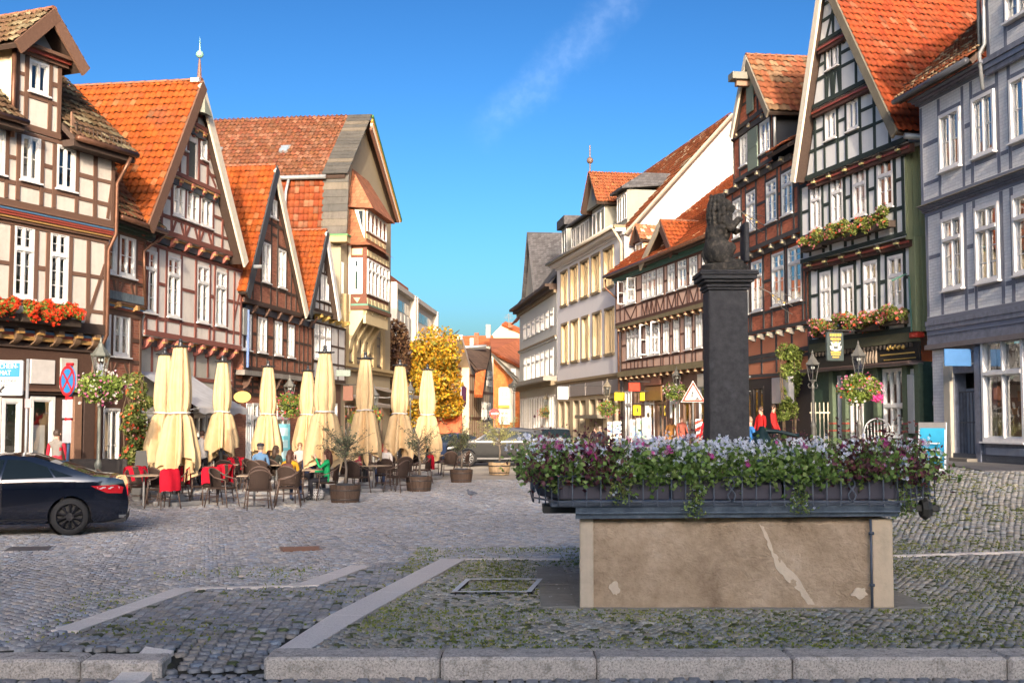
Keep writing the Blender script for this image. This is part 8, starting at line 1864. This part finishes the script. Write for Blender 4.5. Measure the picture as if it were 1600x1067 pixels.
for px,py,lb in((1192,352,'upper'),(1236,478,'lower')):
 u,z=H_R4 .m(px,py,.35);w=H_R4 .world(u,0,.3);t_=thing('iron_bracket',f'{lb} wrought iron sign arm with gilt leaves on the red brick house','bracket',(w.x,w.y,0),H_R4 .rz);m=MB();m.tube([(0,0,z),(0,-.9,z+.5),(0,-1.2,z+.62)],.018,5);m.tube([(0,0,z+.3),(0,-.3,z+.42),(0,-.55,z+.2),(0,-.35,z+.05),(0,-.2,z+.2)],.012,5);m.tube([(0,0,z-.3),(.1,-.4,z-.1),(0,-.8,z+.42)],.012,5);m.build('arm',paint((.10,.09,.08),.5),t_);m=MB();[m.ball((0,-.3-.2*k,z+.1+.12*k),(.05,.05,.035),0,None,1)for k in range(3)];m.build('gilt_leaf',GOLD,t_)
for i,(px,Y)in enumerate(((990,56),(1001,55.5),(1010,55),(955,60),(964,59.5))):
 p=P(px,658,Y);t_=thing('display_rack',f'postcard rack {["at the left under the yellow signs", "in the middle under the yellow signs", "at the right beside the shop door", "standing under the flower basket", "with blue cards beside the basket lamp"][i]}','rack',(p.x,Y,gz(p.x,Y)),0,'postcard racks before the shop');m=MB();m.box(-.2,.2,-.15,.15,.3,1.85);m.build('frame',paint((.55,.55,.53),.5),t_)
 cl=[paint(c_,.5)for c_ in((.6,.2,.2),(.2,.35,.6),(.6,.55,.4),(.3,.5,.3))]
 for r in range(6):
  for c_ in range(3):m=MB();m.bbox(-.18+c_*.12,-.08+c_*.12,-.175,-.15,.38+r*.24,.56+r*.24,.003);m.build('card',random.choice(cl),t_)
p=P(1452,658,27);ab=thing('pavement_sign','blue and white folding pavement sign right of the fountain flowers','sign',(p.x,27,gz(p.x,27)),R(-35));M=Matrix.Rotation(R(-8),4,'X');m=MB();m.cbox(0,.1,.55,.62,.03,1.1,0,M,.01);m.build('frame',SW,ab);m=MB();m.cbox(0,.08,.58,.54,.012,.98,0,M);m.build('poster',paint((.03,.28,.45),.4),ab);m=MB();[m.box(-.2,.2,.055,.06,z_,z_+.03)for z_ in(.3,.45,.6)];m.build('print_line',SW,ab);m=MB();m.cbox(0,.38,.5,.6,.02,1.05,0,Matrix.Rotation(R(10),4,'X'));m.build('rear_leg',paint((.2,.2,.2),.5),ab)
p=P(721,658,92);fg=thing('flag_pole','white flagpole with a dark hanging flag before the far timbered house','flag pole',(p.x,92,0));m=MB();m.tube([(0,0,0),(0,0,P(720,595,92).z)],.07,6);m.build('pole',SW,fg);m=MB();z1_=P(720,598,92).z;m.add([(0,-.1,z1_),(.4,-.15,z1_-.4),(.35,-.1,z1_-1.6),(.2,.05,z1_-1.9),(0,-.1,z1_-1.5)],[(0,1,2,3,4)]);m.build('flag',fabric((.06,.02,.05)),fg)
p=P(701,658,80);oc=thing('orange_container','orange container standing behind the last parasol','container',(p.x,80,0),R(8));m=MB();m.bbox(-.9,.9,0,3,.3,2.7,.05);m.build('body',paint((.60,.10,.015),.5),oc);m=MB();[m.box(-.8+k*.2,-.74+k*.2,-.03,0,.4,2.6)for k in range(9)];m.build('rib',paint((.5,.08,.012),.5),oc)
p=P(1372,658,36.4);ws=thing('garden_chair','white wire garden chair before the pub window','chair',(p.x,36.4,gz(p.x,36.4)));m=MB();m.tube([(-.4,0,.4)]+[(.4*math.cos(math.pi-a/10*math.pi),.05,.75+.38*math.sin(a/10*math.pi))for a in range(11)]+[(.4,0,.4)],.02,6)
for k in range(-3,4):m.tube([(k*.1,0,.45),(k*.1,.05,1.1-abs(k)*.05)],.012,4)
m.build('backrest',SW,ws);m=MB();m.lathe([(0,.44),(.4,.44),(.4,.48),(0,.48)],14);m.build('seat',SW,ws);m=MB();[m.tube([(sx*.3,sy*.3,.44),(sx*.36,sy*.36,0)],.015,5)for sx in(-1,1)for sy in(-1,1)];m.build('legs',SW,ws)
# CARS
def car(loc,rz,L,W,H,wr,wb,prof,glassr,col,label,name='parked_car',coup=False,rim=(.05,.05,.055),tail=None,cat='car'):
 """prof: upper outline [(x,z)] front->rear (x forward); wheels at +-wb/2 shifted; glassr: (belt polygon list)"""
 t_=thing(name,label,cat,loc,rz);BP=NT('car_paint');BP.set(col=col,rough=(.1 if coup else .3),metal=.0,spec=(.5 if coup else .25),coat=(1.0 if coup else .25));BP.b.inputs['Coat Roughness'].default_value=.04;BP=BP.m;GLK=NT('car_glass');GLK.set(col=(.012,.02,.026),rough=.02,spec=.12);GLK=GLK.m
 fx,rx=prof['axles'];up=prof['up'];lo_z=.22;belt=prof['belt'];roofz=H;TR=NT('tyre');TR.set(col=(.018,.018,.018),rough=.8);TR=TR.m
 def hw(x,z):
  e=1-.20*abs(2*x/L)**5;b_=belt
  k=1.0-.06*max(0,(.55-z)/.4)**2 if z<b_ else 1.0-(.24 if coup else .17)*((z-b_)/(roofz-b_))**1.15
  return W/2*e*k
 ra=wr*1.13;bot=[]
 def arch(cx):
  return[(cx+ra*math.cos(a),wr+ra*math.sin(a))for a in[math.radians(q)for q in range(-10,191,15)]if wr+ra*math.sin(a)>lo_z]
 front,rear=up[0][0],up[-1][0]
 pts=[(front,up[0][1])]+up[1:]+[(rear+.04,lo_z+.06)]+[(rx-ra-.03,lo_z)]+[p_ for p_ in reversed(arch(rx))]+[(rx+ra+.03,lo_z),(fx-ra-.03,lo_z)]+[p_ for p_ in reversed(arch(fx))]+[(fx+ra+.03,lo_z),(front-.06,lo_z+.04)]
 def panel(poly,off,mat,nm,step=.09,inner=None):
  poly=list(poly);A_=sum(poly[i][0]*poly[(i+1)%len(poly)][1]-poly[(i+1)%len(poly)][0]*poly[i][1]for i in range(len(poly)))
  if A_<0:poly=poly[::-1]
  xs=[p_[0]for p_ in poly];zs=[p_[1]for p_ in poly];dense=[]
  for i in range(len(poly)):
   a,b=Vector(poly[i]),Vector(poly[(i+1)%len(poly)]);k=max(1,int((b-a).length/step));dense+=[a.lerp(b,j/k)for j in range(k)]
  P2=[Vector(p_)for p_ in dense];n0=len(P2);ip=[]
  gx_,gz_=np.meshgrid(np.arange(min(xs)+step*.5,max(xs),step),np.arange(min(zs)+step*.5,max(zs),step));ins=inpoly(gx_.ravel(),gz_.ravel(),[tuple(p_)for p_ in P2])
  for x_,z_ in zip(gx_.ravel()[ins],gz_.ravel()[ins]):
   if min((Vector((x_,z_))-p_).length for p_ in P2)>step*.4:ip.append(Vector((x_,z_)))
  r=delaunay_2d_cdt(P2+ip,[(i,(i+1)%n0)for i in range(n0)],[list(range(n0))],1,1e-5);V_,F_=r[0],r[2]
  for s in(-1,1):
   m=MB();m.add([(v_.x,s*(hw(v_.x,v_.y)+off),v_.y)for v_ in V_],[tuple(f)if s<0 else tuple(reversed(f))for f in F_]);m.build(nm,mat,t_,True)
 panel(pts,0,BP,'side_panel')
 dense=[];tags=[]
 for i in range(len(up)-1):
  a,b=Vector(up[i]),Vector(up[i+1]);k=max(1,int((b-a).length/.1));dense+=[a.lerp(b,j/k)for j in range(k)];tags+=[prof['glass'][0]<=i<prof['glass'][1]or prof['glass'][2]<=i<prof['glass'][3]]*k
 dense.append(Vector(up[-1]));nS=10
 for gl_ in(False,True):
  m=MB();
  for i in range(len(dense)-1):
   if tags[i]!=gl_:continue
   vs=[]
   for p_ in(dense[i],dense[i+1]):
    h_=hw(p_.x,p_.y)
    for j in range(nS+1):q_=j/nS*2-1;vs.append((p_.x,q_*h_,p_.y+.045*(1-q_*q_)*(1 if p_.y>belt*.8 else .4)+(.004 if gl_ else 0)))
   m.add(vs,[(j,j+1,nS+2+j,nS+1+j)for j in range(nS)])
  bmx=bmesh.new();mm=m.mesh(GLK if gl_ else BP);bmx.from_mesh(mm);bmesh.ops.remove_doubles(bmx,verts=bmx.verts,dist=.0005);bmesh.ops.recalc_face_normals(bmx,faces=bmx.faces)
  for f in bmx.faces:f.smooth=True
  bmx.to_mesh(mm);bmx.free();link('windscreen' if gl_ else 'top_skin',mm,t_)
 m=MB();m.box(rear+.06,front-.06,-W/2*.8,W/2*.8,lo_z-.02,.5);m.box(rear+.02,rear+.2,-W/2*.82,W/2*.82,lo_z,up[-1][1]-.03);m.box(front-.2,front-.03,-W/2*.8,W/2*.8,lo_z,up[0][1]-.03);m.build('underbody',paint((.02,.02,.022),.6),t_)
 for nm,poly,mt in prof['glasspanels']:panel(poly,.006,GLK if mt is None else mt,nm)
 for nm,poly,mt in prof.get('trim',[]):panel(poly,.010,mt,nm,.12)
 key=('wheel',round(wr,3),rim)
 if key not in UNIT:
  mt_=MB();wd=.11;prf=[(wr*.70,-wd),(wr*.93,-wd),(wr,-wd*.6),(wr,wd*.6),(wr*.93,wd),(wr*.70,wd)];M=Matrix.Rotation(R(90),4,'X');mt_.lathe(prf,32,0,M,None,False);mr=MB();mr.lathe([(wr*.66,-wd*.85),(wr*.71,-wd),(wr*.71,wd),(wr*.66,wd*.8)],32,0,M,None,False);mr.lathe([(0,-wd*.35),(wr*.64,-wd*.3)],24,1,M)
  for k in range(10):
   a=k*math.pi/5
   for s_ in(-.09,.09):
    m0=MB();m0 .tube([(wr*.10,0,0),(wr*.68,0,s_)],.017,4);mr.add(m0 .v,m0 .f,0,Matrix.Rotation(a,4,'Y')@Matrix.Translation((0,wd*.75,0)))
  m0=MB();m0 .lathe([(0,-.03),(.07,-.03),(.07,.03),(0,.03)],12,0,M);mr.add(m0 .v,m0 .f,0,Matrix.Translation((0,wd*.7,0)));UNIT[key]=(mt_.mesh(TR,True),mr.mesh([paint(rim,.3,metal=.8),SBK]))
 tm,rm=UNIT[key]
 for cx in(fx,rx):
  for s in(-1,1):
   w_=link('wheel',tm,t_);w_.location=(cx,s*(W/2-.125),wr);w_.rotation_euler=(0,0,0 if s>0 else math.pi);link('rim',rm,w_)
  for s in(-1,1):
   m=MB();M=Matrix.Translation((cx,s*(W/2-.28),wr))@Matrix.Rotation(R(90),4,'X');m.lathe([(ra+.0,-.2),(ra+.0,.2)],24,0,M);m.f=m.f[:24];m.m=m.m[:24];m.build('wheel_arch',SBK,t_)
 return t_
TL=paint((.45,.012,.02),.15);CHR=paint((.22,.22,.22),.35,metal=.5);HLT=paint((.55,.58,.6),.1);SEAM=paint((.008,.008,.01),.5)
coupe=dict(axles=(1.38,-1.38),belt=.93,up=[(2.32,.50),(2.30,.68),(2.05,.80),(1.2,.96),(.95,1.0),(.25,1.34),(-.25,1.405),(-.75,1.375),(-1.35,1.18),(-1.75,1.03),(-2.08,1.00),(-2.26,.96),(-2.32,.80),(-2.36,.55),(-2.34,.35)],glass=(4,5,7,9),glasspanels=[('side_window',[(.88,.97),(.30,1.25),(-.10,1.325),(-.28,1.33),(-.20,.985)],None),('side_window',[(-.24,.985),(-.32,1.33),(-.62,1.315),(-.98,1.20),(-1.10,1.015)],None),('quarter_window',[(-1.13,1.02),(-1.02,1.18),(-1.25,1.09),(-1.42,1.03)],None)],trim=[('tail_lamp',[(-1.72,.86),(-2.16,.87),(-2.27,.83),(-2.25,.72),(-2.0,.73),(-1.85,.79)],TL),('lamp_strip',[(-1.82,.835),(-2.2,.84),(-2.2,.80),(-1.88,.80)],HLT),('door_handle',[(-.02,.80),(-.22,.81),(-.22,.785),(-.02,.775)],CHR),('door_seam',[(-.24,.98),(-.25,.40),(-.262,.40),(-.252,.98)],SEAM),('sill_trim',[(1.0,.30),(-1.0,.30),(-1.0,.275),(1.0,.275)],SEAM),('exhaust_trim',[(-2.2,.34),(-2.32,.34),(-2.32,.29),(-2.2,.29)],CHR)])
Yc=22.4;wx=P(112,658,21.5).x;th_=R(195);car((wx-(math.cos(th_)*-1.38-math.sin(th_)*.9),21.5-(math.sin(th_)*-1.38+math.cos(th_)*.9),0),th_,4.72,1.79,1.40,.325,2.76,coupe,None,(.003,.005,.012),'glossy black coupe parked at the left edge with dark multi-spoke wheels',coup=True,rim=(.06,.06,.065))
suv=dict(axles=(1.36,-1.38),belt=1.08,up=[(2.33,.62),(2.33,.88),(2.15,1.02),(1.35,1.12),(1.05,1.16),(.42,1.58),(0,1.66),(-1.1,1.66),(-1.85,1.58),(-2.2,1.18),(-2.30,1.05),(-2.36,.72),(-2.34,.45)],glass=(4,5,8,9),glasspanels=[('side_window',[(.95,1.13),(.45,1.46),(.05,1.55),(-.02,1.10)],None),('side_window',[(-.08,1.10),(-.04,1.55),(-.85,1.55),(-.95,1.10)],None),('side_window',[(-1.0,1.10),(-.92,1.55),(-1.45,1.52),(-1.80,1.20),(-1.70,1.12)],None)],trim=[('tail_lamp',[(-2.0,1.08),(-2.25,1.05),(-2.28,.90),(-2.1,.95)],TL),('headlight',[(1.85,.92),(2.25,.84),(2.28,.76),(1.95,.80)],HLT),('sill_trim',[(.95,.38),(-.95,.38),(-.95,.30),(.95,.30)],CHR),('window_trim',[(.98,1.105),(-1.75,1.10),(-1.75,1.075),(.98,1.085)],CHR),('door_seam',[(-.04,1.07),(-.05,.45),(-.065,.45),(-.055,1.07)],SEAM),('door_seam',[(-.96,1.07),(-.97,.75),(-.985,.75),(-.975,1.07)],SEAM)])
def pk(px,Y):return P(px,658,Y).x
car((pk(778,55.5),55.5,0),R(182),4.68,1.88,1.66,.36,2.74,suv,None,(.008,.009,.010),'dark grey estate car parked behind the pale barrel planter',rim=(.45,.45,.44))
car((pk(700,60),60,0),R(196),4.4,1.8,1.5,.33,2.7,coupe,None,(.01,.02,.05),'dark blue car whose bonnet shows behind the last parasol',rim=(.4,.4,.4))
car((pk(660,64),64,0),R(200),4.3,1.8,1.5,.33,2.7,coupe,None,(.30,.008,.01),'red car mostly hidden behind the last parasols',rim=(.4,.4,.4))
car((pk(856,61),61,0),R(100),4.3,1.8,1.6,.34,2.7,suv,None,(.20,.20,.19),'silver grey car parked behind the tail of the dark estate',rim=(.4,.4,.4))
